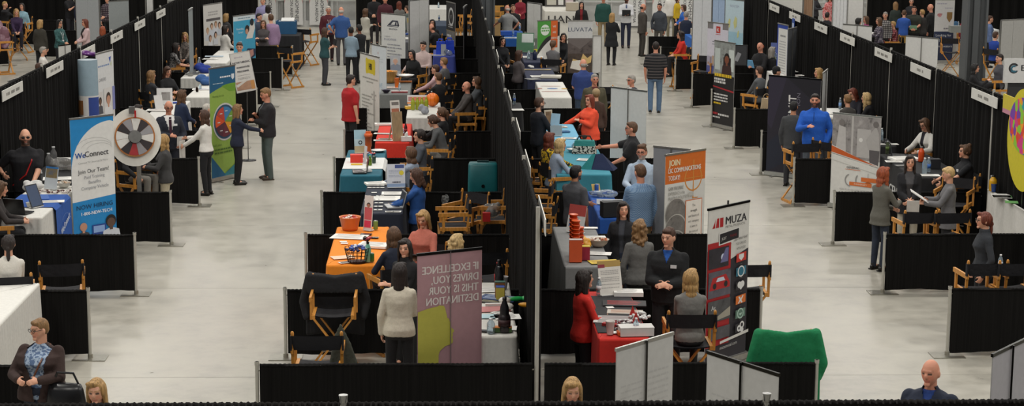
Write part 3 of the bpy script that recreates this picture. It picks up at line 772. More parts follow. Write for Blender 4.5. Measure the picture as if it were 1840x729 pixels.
# ------------------------------------------------------------------ hall
def setting():
    m = MB(); m.add([(-40, 4, -.2), (45, 4, -.2), (45, 84, -.2), (-40, 84, -.2), (-40, 4, 0), (45, 4, 0), (45, 84, 0), (-40, 84, 0)], [(4, 5, 6, 7), (3, 2, 1, 0), (0, 1, 5, 4), (1, 2, 6, 5), (2, 3, 7, 6), (3, 0, 4, 7)], 0, False)
    struct(m.build('floor', M('concrete', 'aaa69b')))
    j = MB()
    for k in range(14):
        y = 12.4+4.9*k; j.box((2, y, .0006), (80, .008, .0012))
    struct(j.build('trim_1', M('paint', '8f8b81')))
    w = MB(); w.box((2, 73.2, 4), (84, .3, 8)); struct(w.build('wall_back', M('paint', 'b9b9b6')))
    w = MB(); w.box((-39.9, 44, 4), (.2, 80, 8)); struct(w.build('wall_left', M('paint', '2a2a2b')))
    w = MB(); w.box((44.9, 44, 4), (.2, 80, 8)); struct(w.build('wall_right', M('paint', '2a2a2b')))
    c = MB()
    for x in np.arange(-13, 22, 1.08): c.box((x, 72.98, 4), (.10, .16, 8)); c.box((x+.2, 73.02, 4), (.05, .08, 8))
    c.box((3, 72.95, .12), (36, .14, .24)); c.box((3, 72.9, 1.02), (36, .05, .05)); struct(c.build('trim_2', M('paint', 'c9c9c6')))
    # steel columns of the building
    def column(x, y, wd, n, hx):
        k = MB(); k.box((x, y, 4.5), (wd*.28, wd*.6, 9)); k.box((x-wd*.45, y, 4.5), (wd*.1, wd, 9)); k.box((x+wd*.45, y, 4.5), (wd*.1, wd, 9)); k.box((x, y-wd*.1, 4.5), (wd*.85, wd*.1, 9)); k.box((x, y, .03), (wd*1.4, wd*1.4, .06))
        struct(k.build(n, M('paint', hx)))
    p = at(1757, 97, .9); column(p[0], p[1]+.5, .62, 'trim_3', '55585a')
    p = aty(871, 40, 61.5); column(p[0]+.1, 61.5, .46, 'trim_4', '65696b')
    for i, u in enumerate((434, 480, 528, 573, 1143, 1188, 1233)):
        p = aty(u, 30, 72.8); P = Print(.72, 2.5); wh = M('paint', 'd6d5d2'); rd = M('paint', 'c9a3a0'); rd2 = M('paint', 'b0807c'); tx = M('paint', '3a3a3d')
        P.rect(0, 0, 1, 1, wh)
        for sx in (0, 1):
            f = (lambda x: x) if sx else (lambda x: 1-x)
            o = [(f(1), .98), (f(.83), .9), (f(.75), .72), (f(.82), .5), (f(1), .33)]; P.pts(o if not sx else o[::-1] if False else o, rd)
            o2 = [(f(1), .85), (f(.9), .72), (f(.86), .6), (f(1), .48)]; P.pts(o2, rd2)
        P.text('MENOMINEE', .60, .05, .052, tx, 'r', -pi/2, 1.15, bold=.02); P.text('NATION ARENA', .32, .05, .046, tx, 'r', -pi/2, 1.05)
        P.mb.box((0, .012, 1.25), (.72, .02, 2.5), P.mi(wh)); o = P.mb.build('wall_banner', P.mats, None, (p[0], 72.72, .08))
        tag(o, 'white banner with the arena name in vertical letters on the back wall', 'banner', 'arena name banners on the back wall')
    # dark drapes closing the far end
    for (x0, x1, y, h, lb) in ((-30, XL-2.6, 67.2, 5, 'tall black drape closing the far end behind the seated group at upper left'), (XL-2.2, -6.9, 69.5, 5, 'tall black drape beside the white group photo banner'), (-3.3, 4.6, 70.4, 5, 'tall black drape behind the bald man in the blue polo and the lettered table'), (15.2, 31, 66, 5, 'tall black drape behind the steel column at upper right')):
        t = thing('backdrop_curtain', lb, 'curtain', (x0, y, 0)); d = MB(); curtain_mesh(d, x1-x0, .04, h, .05, .34, int(x1*10), gap=.02); d.build('drape', M(*BLK), t)
        r = MB(); r.cyl((0, 0, h), (x1-x0, 0, h), .03); r.build('top_rail', M('metal', '6b6862'), t)
        for x in np.arange(0, x1-x0+.1, (x1-x0)/max(1, round((x1-x0)/3.5))): post(t, x, h, base=True)
    # near curtain at the bottom edge of the view
    nx = [-6.8, -3.75, at(619, 712, 2.6)[0], at(1373, 712, 2.6)[0], 5.1, 8.0]; ny = at(900, 719.5, 2.6)[1]
    for i in range(5):
        t = thing('backdrop_curtain', 'near black curtain along the bottom edge, ' + ['beyond the brown-jacketed woman', 'before the brown-jacketed woman', 'before the fringed blonde head', 'before the white banner backs and bald man', 'at its end past the bald man'][i], 'curtain', (nx[i], ny, 0))
        L = nx[i+1]-nx[i]; d = MB(); curtain_mesh(d, L-.05, .04, 2.575, .012, .05, i+50, gap=.022); o = d.build('drape', M('drape', '1c1a19'), t); o.location = (.025, 0, 0)
        r = MB(); r.cyl((0, 0, 2.56), (L, 0, 2.56), .018); r.build('top_rail', M('metal', '6b6862'), t); post(t, 0, 2.63 if i in (2, 3) else 2.58)
        if i in (2, 3): b = MB(); b.cyl((0, -.03, 2.60), (0, -.03, 2.655), .020, .032, 12); b.build('post_cap', M('metal', 'a5a5a2'), t)
    # high curtain rows between the aisles
    near = {XL: ['beside the white coat woman', 'behind the laptop booth', 'behind the bald man in sunglasses', 'behind the photo column display', 'behind the two seated women in black', 'behind the white tables with blue bags', 'behind the grey stand seen edge-on', 'behind the floral-top women', 'by the white photo banner', 'furthest bay of that row', 'last bay at the far end'],
            XC: ['nearest bay by the white table of bottles', 'past the chair with grocery bags', 'past the teal suitcase', 'past the empty black booth', 'beside the slatted chair couple', 'by the grey-topped woman', 'by the woman with black blouse', 'by the black banner', 'by the orange-seat chairs', 'by the bald man in grey polo', 'far bay near the column', 'furthest bay near the column'],
            XR: ['behind the right white table', 'behind the bun-haired woman', 'behind the white-sweater woman', 'behind the two writing women', 'behind the blonde woman at the panel', 'behind the blue-framed poster', 'behind the bald man in black', 'behind the leaf banner', 'at the white panels', 'furthest bay of that row', 'last bay at the far end']}
    nm = {XL: 'left row of high black curtain, bay ', XC: 'middle row of high black curtain, ', XR: 'right row of high black curtain, bay '}
    for x in (XL, XC, XR):
        for i, lb in enumerate(near[x]):
            k = i if x == XC else i+1
            high_bay(x, ROW(k), ROW(k+1), nm[x]+lb, int(x*10)+k)
    # card signs on the curtain rails
    L_ = [(15, 160, .8, 'at the left edge of the view'), (92, 123, .7, 'by the easel board'), (152, 90, .5, 'over the purple cloth'), (204, 63, .6, 'below the grey stand back'), (246, 39, .5, 'at the grey stand edge'), (284, 17, .5, 'highest on that row')]
    R__ = [(1396, 7, .5, 'highest on that row'), (1433, 24, .5, 'above the blue-framed poster'), (1480, 46, .55, 'under the seated man in grey'), (1528, 69, .5, 'under the first white panel'), (1593, 98, .85, 'under the red plaid shirt'), (1660, 134, .4, 'under the white panels and chair'), (1776, 174, .6, 'beside the yellow sign')]
    def sign(x, y, face, lb, tw):
        P = Print(1.5, .18); P.rect(0, 0, 1, 1, M('paint', 'dad8d0')); g = M('paint', '8f8c85'); tw *= .8; n = max(3, int(tw*18)); x0 = .5-tw/2; x0 = .5-tw/2
        for q in range(n):
            if q % 4 != 3: P.rect(x0+tw*q/n, .36, x0+tw*(q+.85)/n, .64, g)
        P.mb.box((0, .006, .09), (1.5, .010, .18), P.mi(M('paint', 'dad8d0')))
        tag(P.mb.build('booth_sign', P.mats, None, (x+face*.075, y, 2.36), pi/2 if face > 0 else -pi/2), lb, 'sign', 'booth name cards on the curtain rails')
    for u, v, tw, lb in L_: sign(XL, onx(u, v, XL)[1], 1, 'small white name card on the left curtain row, '+lb, tw)
    for u, v, tw, lb in R__: sign(XR, onx(u, v, XR)[1], -1, 'small white name card on the right curtain row, '+lb, tw)
    for u, v, lb in [(876, 68, 'sixth from the bottom'), (885, 94, 'beside the black-bloused woman'), (892, 127, 'beside the woman in grey'), (905, 170, 'above the bottle table'), (923, 222, 'beside the navy shirt man'), (940, 282, 'beside the draped coat'), (956, 370, 'lowest on that row')]:
        sign(XC, at(u, v, 2.55)[1], 1, 'white name card seen edge-on on the middle curtain row, '+lb, .6)
    # low dividers between booths
    Lb = ['left of the brown-jacketed woman', 'beside the big white table', 'in front of the laptop table', 'in front of the prize wheel', 'in front of the dark-suited man', 'behind the woman in white jacket', 'in front of the green banner', 'under the hiring sign', 'below the purple shirt man', 'beside the purple shirt man', 'under the blue tote bin', 'far left by the back wall']
    Mb = ['nearest to the camera, left of the middle post', 'behind the chair with black coat', 'behind the orange table', 'behind the navy table', 'behind the teal table', 'behind the red table', 'behind the table with bottles', 'behind the grey table with basket', 'behind the pink shirt man', 'behind the laptop and black shirts', 'beside the white boards', 'far end of the block']
    Nb = ['nearest to the camera, right of the middle post', 'behind the man in black fleece', 'behind the grey table of orange cups', 'behind the blue table', 'behind the teal tables', 'behind the orange sweater woman', 'behind the white cloth table', 'behind the navy table of papers', 'below the green and orange banner', 'behind the bright blue table', 'beside the lettered table', 'far end of the block']
    Rb = ['', 'with two empty chairs at far right', 'with the redhead at its end', 'before the anniversary banner', 'before the blue pullover man', 'beside the black lettered banner', 'below the tan handbag', 'below the black hiring banner', 'beside the skyline banner', 'below the red-topped woman', 'behind the red-topped woman', 'beside the brown suit man']
    for k in range(0, 12):
        y = ROW(k)
        divider(XL+.12, -4.517, y, 'low black divider of the left block, '+Lb[k], k, near=2)
        divider(-2.023, XC-.03, y, 'low black divider of the left-centre block, '+Mb[k], 20+k, near=1)
        divider(XC+.055, 4.10 if k < 9 else 3.9, y, 'low black divider of the right-centre block, '+Nb[k], 40+k, near=2)
        if k: divider(6.559, XR-.12, y, 'low black divider of the right block, '+Rb[k], 60+k, near=1)
    for x0, x1, y, lb in ((-19.5, -13.2, 64.6, 'low black divider behind the purple blouse woman at upper left'), (-21, at(17, 118, 0)[0], at(17, 118, 0)[1], 'low black divider with pale post at the upper left edge'), (-13, -9.6, 60.6, 'low black divider behind the olive coat at upper left')): divider(x0, x1, y, lb, int(y), near=2)
    for x0, x1, y, lb in ((12.2, 15.4, 57.0, 'low black divider below the crowd beyond the right curtain'), (13.6, 17.5, 41.0, 'low black divider beside the black-haired phone woman')): divider(x0, x1, y, lb, int(y), near=1)
def lights():
    i = 0
    for x in (-18, -10.5, -3, 4.5, 12, 19.5):
        for y in (10, 20, 30, 40, 50, 60, 70):
            L = bpy.data.lights.new('hall_lamp', 'AREA'); L.shape = 'DISK'; L.size = 1.3; L.energy = LAMP*(1 if y < 35 else .85); L.color = (1., .965, .90)
            o = bpy.data.objects.new('hall_lamp', L); COL.objects.link(o); o.location = (x+(1.5 if (i % 2) else 0), y, 12.5); i += 1
    w = bpy.data.worlds.new('hall_air'); SC.world = w; w.use_nodes = True; b = w.node_tree.nodes['Background']; b.inputs[0].default_value = (.95, .97, 1, 1); b.inputs[1].default_value = WORLD
LAMP = 350; WORLD = .16; EXPO = 0.
PP = {}
def people():
    P = person; c = 'cloth'; S = .76
    K_ = (c, '17171a'); NAV = (c, '1d2536'); JEAN = (c, '3b4a5e'); DJ = (c, '252c3a'); KHA = (c, '9a8766')
    # ---- nearest figures
    P(70, 573, 170, 'woman in brown jacket and blue floral blouse carrying a black shoulder bag', h=1.62, hair=('dblond', 'crop'), top=(c, '3a2a26'), inner=('floral', '54698a', '9fb0c4', .15, .75), legs=NAV, arms=((.10, .33, 1.13), (.16, .30, 1.12)), fat=1.55, glasses='clear', strap=('6b4634', -1), head=(-.65, .1))
    P(172, 681, 175, 'blonde woman with side fringe peeking over the near curtain', h=1.66, hair=('blond', 'mid'), top=(c, '3c3c40'), legs=K_, head=(0, .1))
    P(1029, 679, 180, 'woman with chin-length fringed blonde hair behind the near curtain', h=1.66, hair=('blond', 'bob'), top=(c, '23232a'), legs=K_, head=(.05, .25))
    P(1673, 646, 150, 'bald man in navy pullover standing at lower right', h=1.80, sex='m', hair=None, skin='r', top=(c, '1e2638'), collar=True, legs=K_, head=(-.15, .05), fat=1.15, inner=('cloth', '1f3a78', .05, 1.3))
    P(14, 418, 10, 'woman in white jacket with low dark ponytail seated at left', sit=S, hair=('dark', 'lowpony'), top=(c, 'd9d4ca'), legs=K_, arms=('lap', 'lap'))
    # ---- left block
    P(45, 236, -165, 'bald man in sunglasses and black polo with red stripes', h=1.96, y=30.2, sex='m', hair=None, beard='dark', glasses='sun', top=(c, '17161a'), sleeve='short', collar=True, legs=K_, arms=('lap', (.34, .15, 1.12)), fat=1.2, strap=('b02020', -1))
    P(2, 322, -80, 'person in dark top typing on the black laptop', sit=S, hair=('mid', 'mid'), top=(c, '35302f'), legs=K_, arms=((.12, .46, 1.10), (.08, .46, 1.10)), lean=.18, head=(0, .2))
    P(292, 241, 95, 'woman in dark grey sweater and beige trousers with long blonde hair', h=1.62, hair=('blond', 'long'), top=(c, '3f3e3e'), legs=(c, 'b3a88f'), arms=('hold', 'hold'), fat=1.12)
    P(303, 181, -160, 'balding man in dark navy suit with white shirt and dark tie', h=1.76, sex='m', hair=('dark', 'fringe'), skin='r', glasses='clear', top=(c, '20242f'), inner=(c, 'e0dfdc', .10, 1.08), tie='3a1c2c', badge='e6e6e6', legs=(c, '20242f'), arms=((.18, .2, .95), (.06, .3, 1.12)), fat=1.05, head=(0, .3))
    P(327, 161, -50, 'woman in navy blazer with long brown hair beside the suited man', h=1.64, hair=('mid', 'long'), top=(c, '24304c'), legs=K_, arms=('down', 'front'))
    P(367, 197, 75, 'woman in white jacket and black flared trousers reaching forward', feet=(372, 350), h=1.64, hair=('brown', 'long'), top=(c, 'ddd9d2'), legs=K_, arms=((.14, .42, 1.02), (.02, .4, 1.16)), hem=.90)
    P(424, 188, -75, 'woman in navy blazer over striped shirt with blonde bob', feet=(428, 331), h=1.60, hair=('dblond', 'mid'), top=(c, '1e2438'), legs=K_, arms=('down', (.02, .5, 1.16)), fat=1.1)
    P(478, 161, 110, 'man in black jacket and green-grey jeans listening with folded arm', feet=(482, 322), h=1.85, sex='m', hair=('dblond', 'crop'), top=(c, '232124'), inner=(c, '5e6166', .06, .8), legs=(c, '4c5754'), arms=((-.02, .25, 1.14), (.04, .22, 1.24)), fat=1.15, shoes='3a2d22', skin='r', head=(0, .25))
    P(240, 262, -120, 'person in black jacket seated behind the prize wheel', sit=S, hair=('dark', 'short'), sex='m', top=(c, '1a1a1d'), legs=(c, '77736c'), arms=('rest', 'rest'), y=32.0)
    P(250, 184, -70, 'dark-haired person bending low behind the top of the prize wheel', sit=S, hair=('dark', 'short'), sex='m', top=(c, '2a2a2e'), legs=K_, arms=('table', 'table'), lean=.35)
    P(272, 124, -55, 'woman with straight light brown hair in charcoal sweater seated at far side', sit=S, hair=('dblond', 'long'), top=(c, '2e2f33'), legs=K_, arms=('table', 'table'))
    P(301, 117, -140, 'woman in black cardigan with brown hair looking at her hands', sit=S, hair=('brown', 'long'), top=(c, '1b1b1e'), legs=K_, arms=('hold', 'hold'), head=(0, .3))
    P(332, 56, 175, 'strawberry blonde woman in floral blouse half hidden by the grey stand', sit=S, hair=('blond', 'long'), top=('floral', '57504e', '8b8178'), legs=K_, arms=('lap', 'lap'))
    P(317, 75, -70, 'dark-haired woman in black and white floral top leaning on the table', sit=S, hair=('dark', 'long'), top=('floral', '1d1c20', '8d8a88'), sleeve='short', legs=K_, arms=('table', 'table'), lean=.2)
    P(405, 45, -60, 'dark-haired woman in white cardigan by the group photo banner', h=1.62, hair=('dark', 'mid'), top=(c, 'dcd9d3'), legs=K_, arms=('front', 'front'), fat=1.15)
    P(430, 76, 165, 'dark-haired man in black shirt standing behind the hiring sign', h=1.80, sex='m', hair=('brown', 'short'), top=(c, '1c1c20'), legs=K_, arms=('down', 'down'), head=(.3, .15))
    P(486, 25, 30, 'man in purple checked shirt and khaki trousers seen from behind', h=1.80, sex='m', hair=('mid', 'short'), top=('check', '8d6f90', 'a58ba8'), legs=(c, '8f7f62'), arms=((.1, .35, 1.05), 'down'), fat=1.12)
    P(473, 36, 175, 'brown-haired woman facing the purple checked shirt man', h=1.64, hair=('mid', 'long'), top=(c, '4c4748'), legs=K_, arms=('fold', 'fold'))
    P(466, 24, -120, 'black-haired person beside the light blue banner', h=1.68, hair=('black', 'short'), sex='m', top=(c, '3a4050'), legs=K_)
    P(481, 9, 15, 'dark-haired woman in white top seen from behind near the wall banners', h=1.62, hair=('dark', 'bob'), top=(c, 'd5d0c8'), legs=K_)
    P(472, -4, 170, 'man in lavender shirt standing by the arena wall banners', h=1.78, sex='m', hair=('mid', 'short'), top=(c, '9792b8'), collar=True, legs=K_)
    P(406, 24, -30, 'blonde woman partly behind the group photo banner', h=1.64, hair=('blond', 'bob'), top=(c, '3a3a3c'), legs=K_)
    P(373, 183, -60, 'grey-haired person seated behind the green banner edge', sit=.46, y=38.3, hair=('white', 'crop'), top=(c, 'c9c6c0'), legs=K_)
    # ---- left aisle
    P(588, 52, -75, 'woman in teal top and grey trousers hugging a black folder', feet=(584, 153), h=1.66, hair=('brown', 'long'), top=(c, '23484b'), sleeve='short', legs=(c, '3c3d42'), arms=('fold', 'fold'), fat=1.15)
    P(590, 11, -170, 'white-haired man in maroon pullover with lanyard', h=1.78, sex='m', hair=('white', 'crop'), skin='r', top=(c, '55202a'), lanyard='d8d4d0', legs=(c, '2c1c20'), arms=('front', 'down'), fat=1.1)
    P(615, 14, 0, 'bald man in royal blue polo and grey trousers seen from behind', feet=(614, 117), h=1.84, sex='m', hair=('white', 'fringe'), skin='r', top=(c, '34568f'), sleeve='short', collar=True, legs=(c, '4d4b4e'), arms=('hip', 'down'), fat=1.1)
    P(631, 48, -10, 'dark-haired person in pale denim shirt and black trousers', h=1.68, hair=('black', 'crop'), skin='d', top=(c, '8296a5'), legs=K_, arms=('front', 'front'))
    P(645, 44, 40, 'person in black jacket close beside the denim shirt', h=1.70, hair=('black', 'short'), sex='m', skin='d', top=(c, '1b1c1f'), legs=K_, arms=('front', 'front'))
    P(657, 15, -40, 'woman in long pale grey cardigan with long brown hair', h=1.66, hair=('mid', 'vlong'), top=(c, 'b9b5a8'), hem=.68, legs=K_, arms=('fold', 'fold'))
    P(672, -12, 180, 'person all in black standing behind the grey cardigan woman', h=1.8, sex='m', hair=('dark', 'short'), top=(c, '161619'), legs=(c, '2a2728'), arms=('front', 'front'))
    P(692, -7, 180, 'man in maroon sweater over a grey collar above the white banner', h=1.78, sex='m', hair=('mid', 'short'), skin='r', top=(c, '4a2028'), collar=True, legs=K_, fat=1.1)
    P(717, 2, 20, 'long-haired brunette seen from behind by the white boards', h=1.64, hair=('auburn', 'long'), top=(c, '6c6a66'), legs=K_)
    P(731, 10, 60, 'grey-green topped person beside the white boards', h=1.6, hair=('brown', 'short'), top=(c, '5b6560'), legs=K_)
    # ---- left-centre block
    P(631, 134, -60, 'man in red T-shirt with dark hair seen from behind', h=1.78, sex='m', hair=('dark', 'short'), glasses='clear', top=(c, 'a8191f'), sleeve='short', hem=.76, legs=K_, arms=('down', 'down'), fat=1.25)
    P(718, 487, -5, 'dark-haired woman in cream sweater standing with back turned', h=1.66, hair=('dark', 'mid'), top=(c, 'cfc7b4'), legs=K_, arms=('down', 'front'), fat=1.08, y=21.2)
    P(727, 437, 150, 'smiling woman in black blouse with long dark brown hair', h=1.66, hair=('dark', 'long'), top=(c, '19191c'), sleeve='half', collar=True, legs=K_, arms=('fold', 'fold'), head=(.3, .1), y=22.6)
    P(707, 404, 25, 'woman in navy top with straight brown hair at the orange table', sit=S, hair=('mid', 'long'), top=(c, '1c2233'), legs=K_, arms=((.14, .40, 1.12), (.12, .42, 1.12)), lean=.12)
    P(760, 374, 160, 'blonde woman in coral top holding a dark tablet', sit=S, hair=('blond', 'mid'), top=(c, 'c3705f'), sleeve='half', legs=K_, arms=((.06, .36, 1.12), (.12, .34, 1.12)), head=(0, .35))
    P(820, 416, -10, 'woman with curly blonde hair behind the pink banner', sit=S, hair=('lblond', 'curly'), top=(c, '8fb0b4'), legs=K_, arms=('lap', 'lap'))
    P(747, 302, 80, 'woman in royal blue pullover with brown hair using a laptop', h=1.64, hair=('brown', 'mid'), top=(c, '234f8f'), legs=NAV, arms=('table', 'table'), fat=1.12, head=(0, .3))
    P(737, 260, 60, 'woman in pale denim jacket with very long brown hair', sit=S, hair=('mid', 'vlong'), top=(c, '8a95a5'), legs=(c, '7b7f8c'), arms=('table', 'table'))
    P(753, 229, 100, 'young woman in slate grey T-shirt with tied dark hair', sit=S, hair=('dark', 'lowbun'), top=(c, '4b5058'), sleeve='short', legs=DJ, arms=((.05, .3, .98), (.3, .1, .95)), head=(.1, .0))
    P(776, 203, 80, 'person in grey sweater with hair in a bun bending forward', sit=S, hair=('brown', 'lowbun'), top=(c, '545556'), legs=(c, '8b8a86'), arms=('table', 'table'), lean=.3, head=(0, .3))
    P(793, 190, 70, 'light brown-haired woman in black beside the bottle table', sit=S, hair=('mid', 'pony'), top=(c, '1a191b'), legs=K_, arms=('table', 'table'))
    P(856, 135, 95, 'long-haired person in grey hooded coat on a slatted chair', sit=S, hair=('mid', 'vlong'), top=(c, '3d4145'), legs=K_, arms=('lap', 'lap'), fat=1.15)
    P(838, 144, 100, 'bald man seated just past the grey hooded coat', sit=S, sex='m', hair=None, skin='r', top=(c, '45403e'), legs=K_, arms=('lap', 'lap'))
    P(760, 74, 155, 'dark-haired man in pale pink shirt pointing at the table', h=1.74, sex='m', hair=('dark', 'short'), top=(c, 'c0aaa6'), collar=True, legs=(c, '4d4438'), arms=((.08, .3, 1.1), (.42, .3, 1.0)), head=(0, .15))
    P(787, 128, 40, 'short brown-haired person in black sweater seated at the grey table', sit=S, hair=('mid', 'crop'), top=(c, '1a191b'), legs=K_, arms=('table', 'lap'))
    P(782, 114, 70, 'person in pale pink top behind the black sweater', sit=S, hair=('brown', 'crop'), top=(c, 'c7a4a8'), legs=K_, arms=('table', 'table'))
    P(797, 101, 60, 'light brown-haired person in grey top beyond the pink top', sit=S, hair=('dblond', 'crop'), top=(c, '58585a'), legs=K_)
    P(774, 41, 75, 'shaven-headed man in black long sleeves reaching over the laptop table', sit=S, sex='m', hair=('brown', 'fringe'), skin='r', top=(c, '19191b'), sleeve='half', legs=K_, arms=('reach', 'reach'), lean=.3, fat=1.15)
    P(777, 33, 170, 'dark-haired woman behind the shaven-headed man', sit=S, hair=('dark', 'mid'), top=(c, '1d1d20'), legs=K_)
    P(739, 82, 150, 'dark-haired person with white scarf behind the white banner', sit=S, hair=('black', 'mid'), top=(c, '191a1c'), legs=K_, lean=.2, y=47.0)
    # ---- right-centre block
    P(1052, 469, -75, 'woman in bright red fleece with dark bob at the black table', h=1.62, hair=('dark', 'mid'), top=(c, 'c02318'), legs=K_, arms=('front', (.04, .32, 1.1)), collar=True, y=21.0)
    P(1201, 425, 165, 'man in black fleece jacket with short brown hair and blue collar', h=1.80, sex='m', hair=('brown', 'short'), top=(c, '17181a'), inner=(c, '1e4f9a', .05, 1.34), collar=True, legs=K_, arms=((.03, .28, 1.10), (.03, .28, 1.10)), fat=1.12, badge='cfcfcf', head=(-.3, .1), y=22.6)
    P(1240, 539, 0, 'blonde woman in grey top seated with her back turned', sit=S, hair=('blond', 'long'), top=(c, '75736f'), legs=K_, arms=('lap', 'lap'), y=20.9)
    P(1120, 349, 165, 'woman in black jacket with long dark hair talking', h=1.64, hair=('dark', 'long'), top=(c, '1a1a1e'), inner=(c, '3d3f46', .05), legs=NAV, arms=('down', 'down'), head=(.35, 0), y=25.3)
    P(1149, 389, 5, 'woman with curly light brown hair in grey sweater seen from behind', h=1.66, hair=('dblond', 'curly'), top=(c, '6d6c69'), legs=K_, arms=('down', 'front'), y=23.9)
    P(1036, 297, -50, 'dark-haired man in charcoal polo at the blue table', h=1.74, sex='m', hair=('black', 'short'), beard='dark', skin='t', top=(c, '4a4a4e'), sleeve='short', collar=True, legs=K_, arms=('table', 'down'), fat=1.12)
    P(1150, 295, 20, 'man in blue checked shirt and tan trousers seen from behind', h=1.80, sex='m', hair=('mid', 'short'), skin='r', top=('check', '5f7fa5', '8fa8c2'), legs=(c, '97794f'), arms=('front', 'down'), fat=1.12, head=(.1, .2))
    P(1153, 261, 160, 'curly grey-brown haired man with glasses in pale blue shirt', h=1.76, sex='m', hair=('mid', 'tuft'), beard='grey', skin='r', glasses='clear', top=(c, 'a9b8c9'), collar=True, legs=K_, arms=('down', (.10, .35, 1.1)))
    P(988, 235, -60, 'woman in black and yellow floral blouse with auburn hair', sit=S, hair=('auburn', 'long'), top=('floral', '2a2420', 'd8b020'), legs=K_, arms=('table', 'table'))
    P(1008, 246, -75, 'woman in light blue shirt with long blonde hair seated at the teal table', sit=S, hair=('lblond', 'long'), top=(c, '98a5b8'), legs=(c, '2d3a4d'), arms=('table', 'table'), lean=.15)
    P(1134, 219, 85, 'man in black polo with glasses holding papers and gesturing', h=1.78, sex='m', hair=('mid', 'short'), glasses='clear', skin='r', top=(c, '1b1b1e'), sleeve='short', collar=True, legs=K_, arms=((.10, .36, 1.02), (.12, .55, 1.28)), fat=1.18)
    P(1059, 170, 120, 'red-haired woman in bright orange sweater', h=1.66, hair=('red', 'mid'), top=(c, 'ee5334'), legs=NAV, arms=((.02, .28, 1.2), (.40, .38, 1.08)), fat=1.35, head=(.2, 0), hem=.78)
    P(970, 175, -60, 'man with glasses in black shirt facing the orange sweater', h=1.78, sex='m', hair=('brown', 'short'), glasses='clear', beard='brown', top=(c, '1b1e26'), sleeve='half', legs=K_, arms=('front', 'hold'))
    P(1069, 133, -170, 'grey-haired man in olive jacket over maroon shirt', h=1.76, sex='m', hair=('grey', 'crop'), skin='r', top=(c, '4f4a38'), inner=(c, '5f2b28', .07, .85), legs=K_, arms=('down', 'down'), fat=1.1)
    P(1071, 160, 10, 'person with tan knitted hat behind the orange sweater', h=1.60, hair=('dblond', 'crop'), cap_='a08a68', top=(c, '4a352c'), legs=K_)
    P(1048, 106, 15, 'balding man in dark blue polo and jeans seen from behind', h=1.80, sex='m', hair=('grey', 'fringe'), skin='r', top=(c, '2c3f77'), sleeve='short', collar=True, legs=JEAN, arms=('front', 'down'), fat=1.2)
    P(1134, 135, 120, 'grey-haired man in dark suit and glasses behind the white banner back', h=1.70, sex='m', hair=('grey', 'short'), glasses='clear', skin='r', top=(c, '252a33'), inner=(c, 'd8d8d6', .06, 1.1), legs=K_)
    P(933, 90, -70, 'woman in grey long-sleeved top at the navy table of papers', h=1.60, hair=('brown', 'mid'), top=(c, '5c5556'), legs=K_, arms=('front', 'front'), fat=1.2)
    P(903, 65, -160, 'woman in black blouse with curly dark hair seated by the curtain', sit=S, hair=('dark', 'long'), top=(c, '16171b'), legs=K_, arms=('lap', 'lap'))
    P(994, 60, -20, 'person in grey top with brown ponytail seated with back turned', sit=S, hair=('mid', 'pony'), top=(c, '6d6c6e'), legs=K_, arms=('lap', 'lap'), y=49.6)
    P(1013, 45, 170, 'woman in black holding a phone to her ear', h=1.66, hair=('dark', 'long'), top=(c, '191a1d'), legs=K_, arms=('lap', (.14, .12, 1.52)), y=51.6)
    P(911, 9, 35, 'bald man in light grey polo leaning by the column', h=1.80, sex='m', hair=('white', 'fringe'), skin='r', top=(c, '8e8f8d'), sleeve='short', collar=True, legs=K_, arms=('table', 'hip'))
    P(922, 8, -170, 'man in black T-shirt beside the bald man in grey', h=1.78, sex='m', hair=('mid', 'crop'), top=(c, '18181a'), sleeve='short', legs=K_)
    P(935, -10, 170, 'person in red apron behind the man in black T-shirt', h=1.70, hair=('brown', 'short'), top=(c, '7d1c2c'), legs=K_, arms=('front', 'front'))
    P(1045, 3, 175, 'dark-haired woman in black jacket over red top at upper middle', h=1.62, hair=('dark', 'mid'), top=(c, '1a181a'), inner=(c, '7a1c24', .06), legs=K_, arms=('down', 'down'))
    # ---- middle aisle
    P(1081, -18, 175, 'man in dark green shirt and khaki trousers', h=1.80, sex='m', hair=('mid', 'short'), skin='r', top=(c, '1f4a43'), legs=KHA, arms=('down', 'down'), feet=(1083, 83), fat=1.1)
    P(1098, 24, -20, 'woman in long black cardigan with blonde hair seen from behind', feet=(1098, 117), h=1.67, hair=('blond', 'mid'), top=(c, '17181a'), hem=.62, flare=.03, legs=K_, arms=('front', 'hold'), fat=1.12)
    P(1121, -18, 178, 'man in white shirt and blue tie holding a black folder', feet=(1124, 86), h=1.84, sex='m', hair=('dark', 'short'), beard='dark', skin='d', top=(c, 'd6d6d8'), tie='4d5f86', legs=(c, '23273a'), arms=((.04, .30, 1.12), (.04, .30, 1.14)))
    P(1158, 4, -75, 'bald man in dark brown suit seen from the side', feet=(1153, 101), h=1.76, sex='m', hair=('dark', 'fringe'), skin='r', top=(c, '423d38'), hem=.76, legs=(c, '3a3632'), arms=('down', 'down'), fat=1.08)
    P(1185, 6, 150, 'man in charcoal quarter-zip pullover and grey trousers', h=1.76, sex='m', hair=('dark', 'short'), skin='r', top=(c, '41464d'), collar=True, legs=(c, '5f5c56'), arms=('down', 'pocket'))
    P(1182, 74, -8, 'man in black striped T-shirt and jeans walking away', feet=(1176, 203), h=1.84, sex='m', hair=('dark', 'crop'), skin='r', top=('stripe', '1e1e21', '56504f'), sleeve='short', legs=(c, '58708c'), arms=('down', 'down'), fat=1.15, step=.35, shoes='2b2622')
    P(1207, -16, 175, 'person in white shirt and beige trousers at the far wall', h=1.78, sex='m', hair=('mid', 'short'), top=(c, 'd8d5cf'), legs=(c, '7a745f'), arms=('down', 'down'))
    P(1218, -8, -120, 'woman in yellow top near the blue table', h=1.62, hair=('brown', 'long'), top=(c, 'c7a624'), legs=K_)
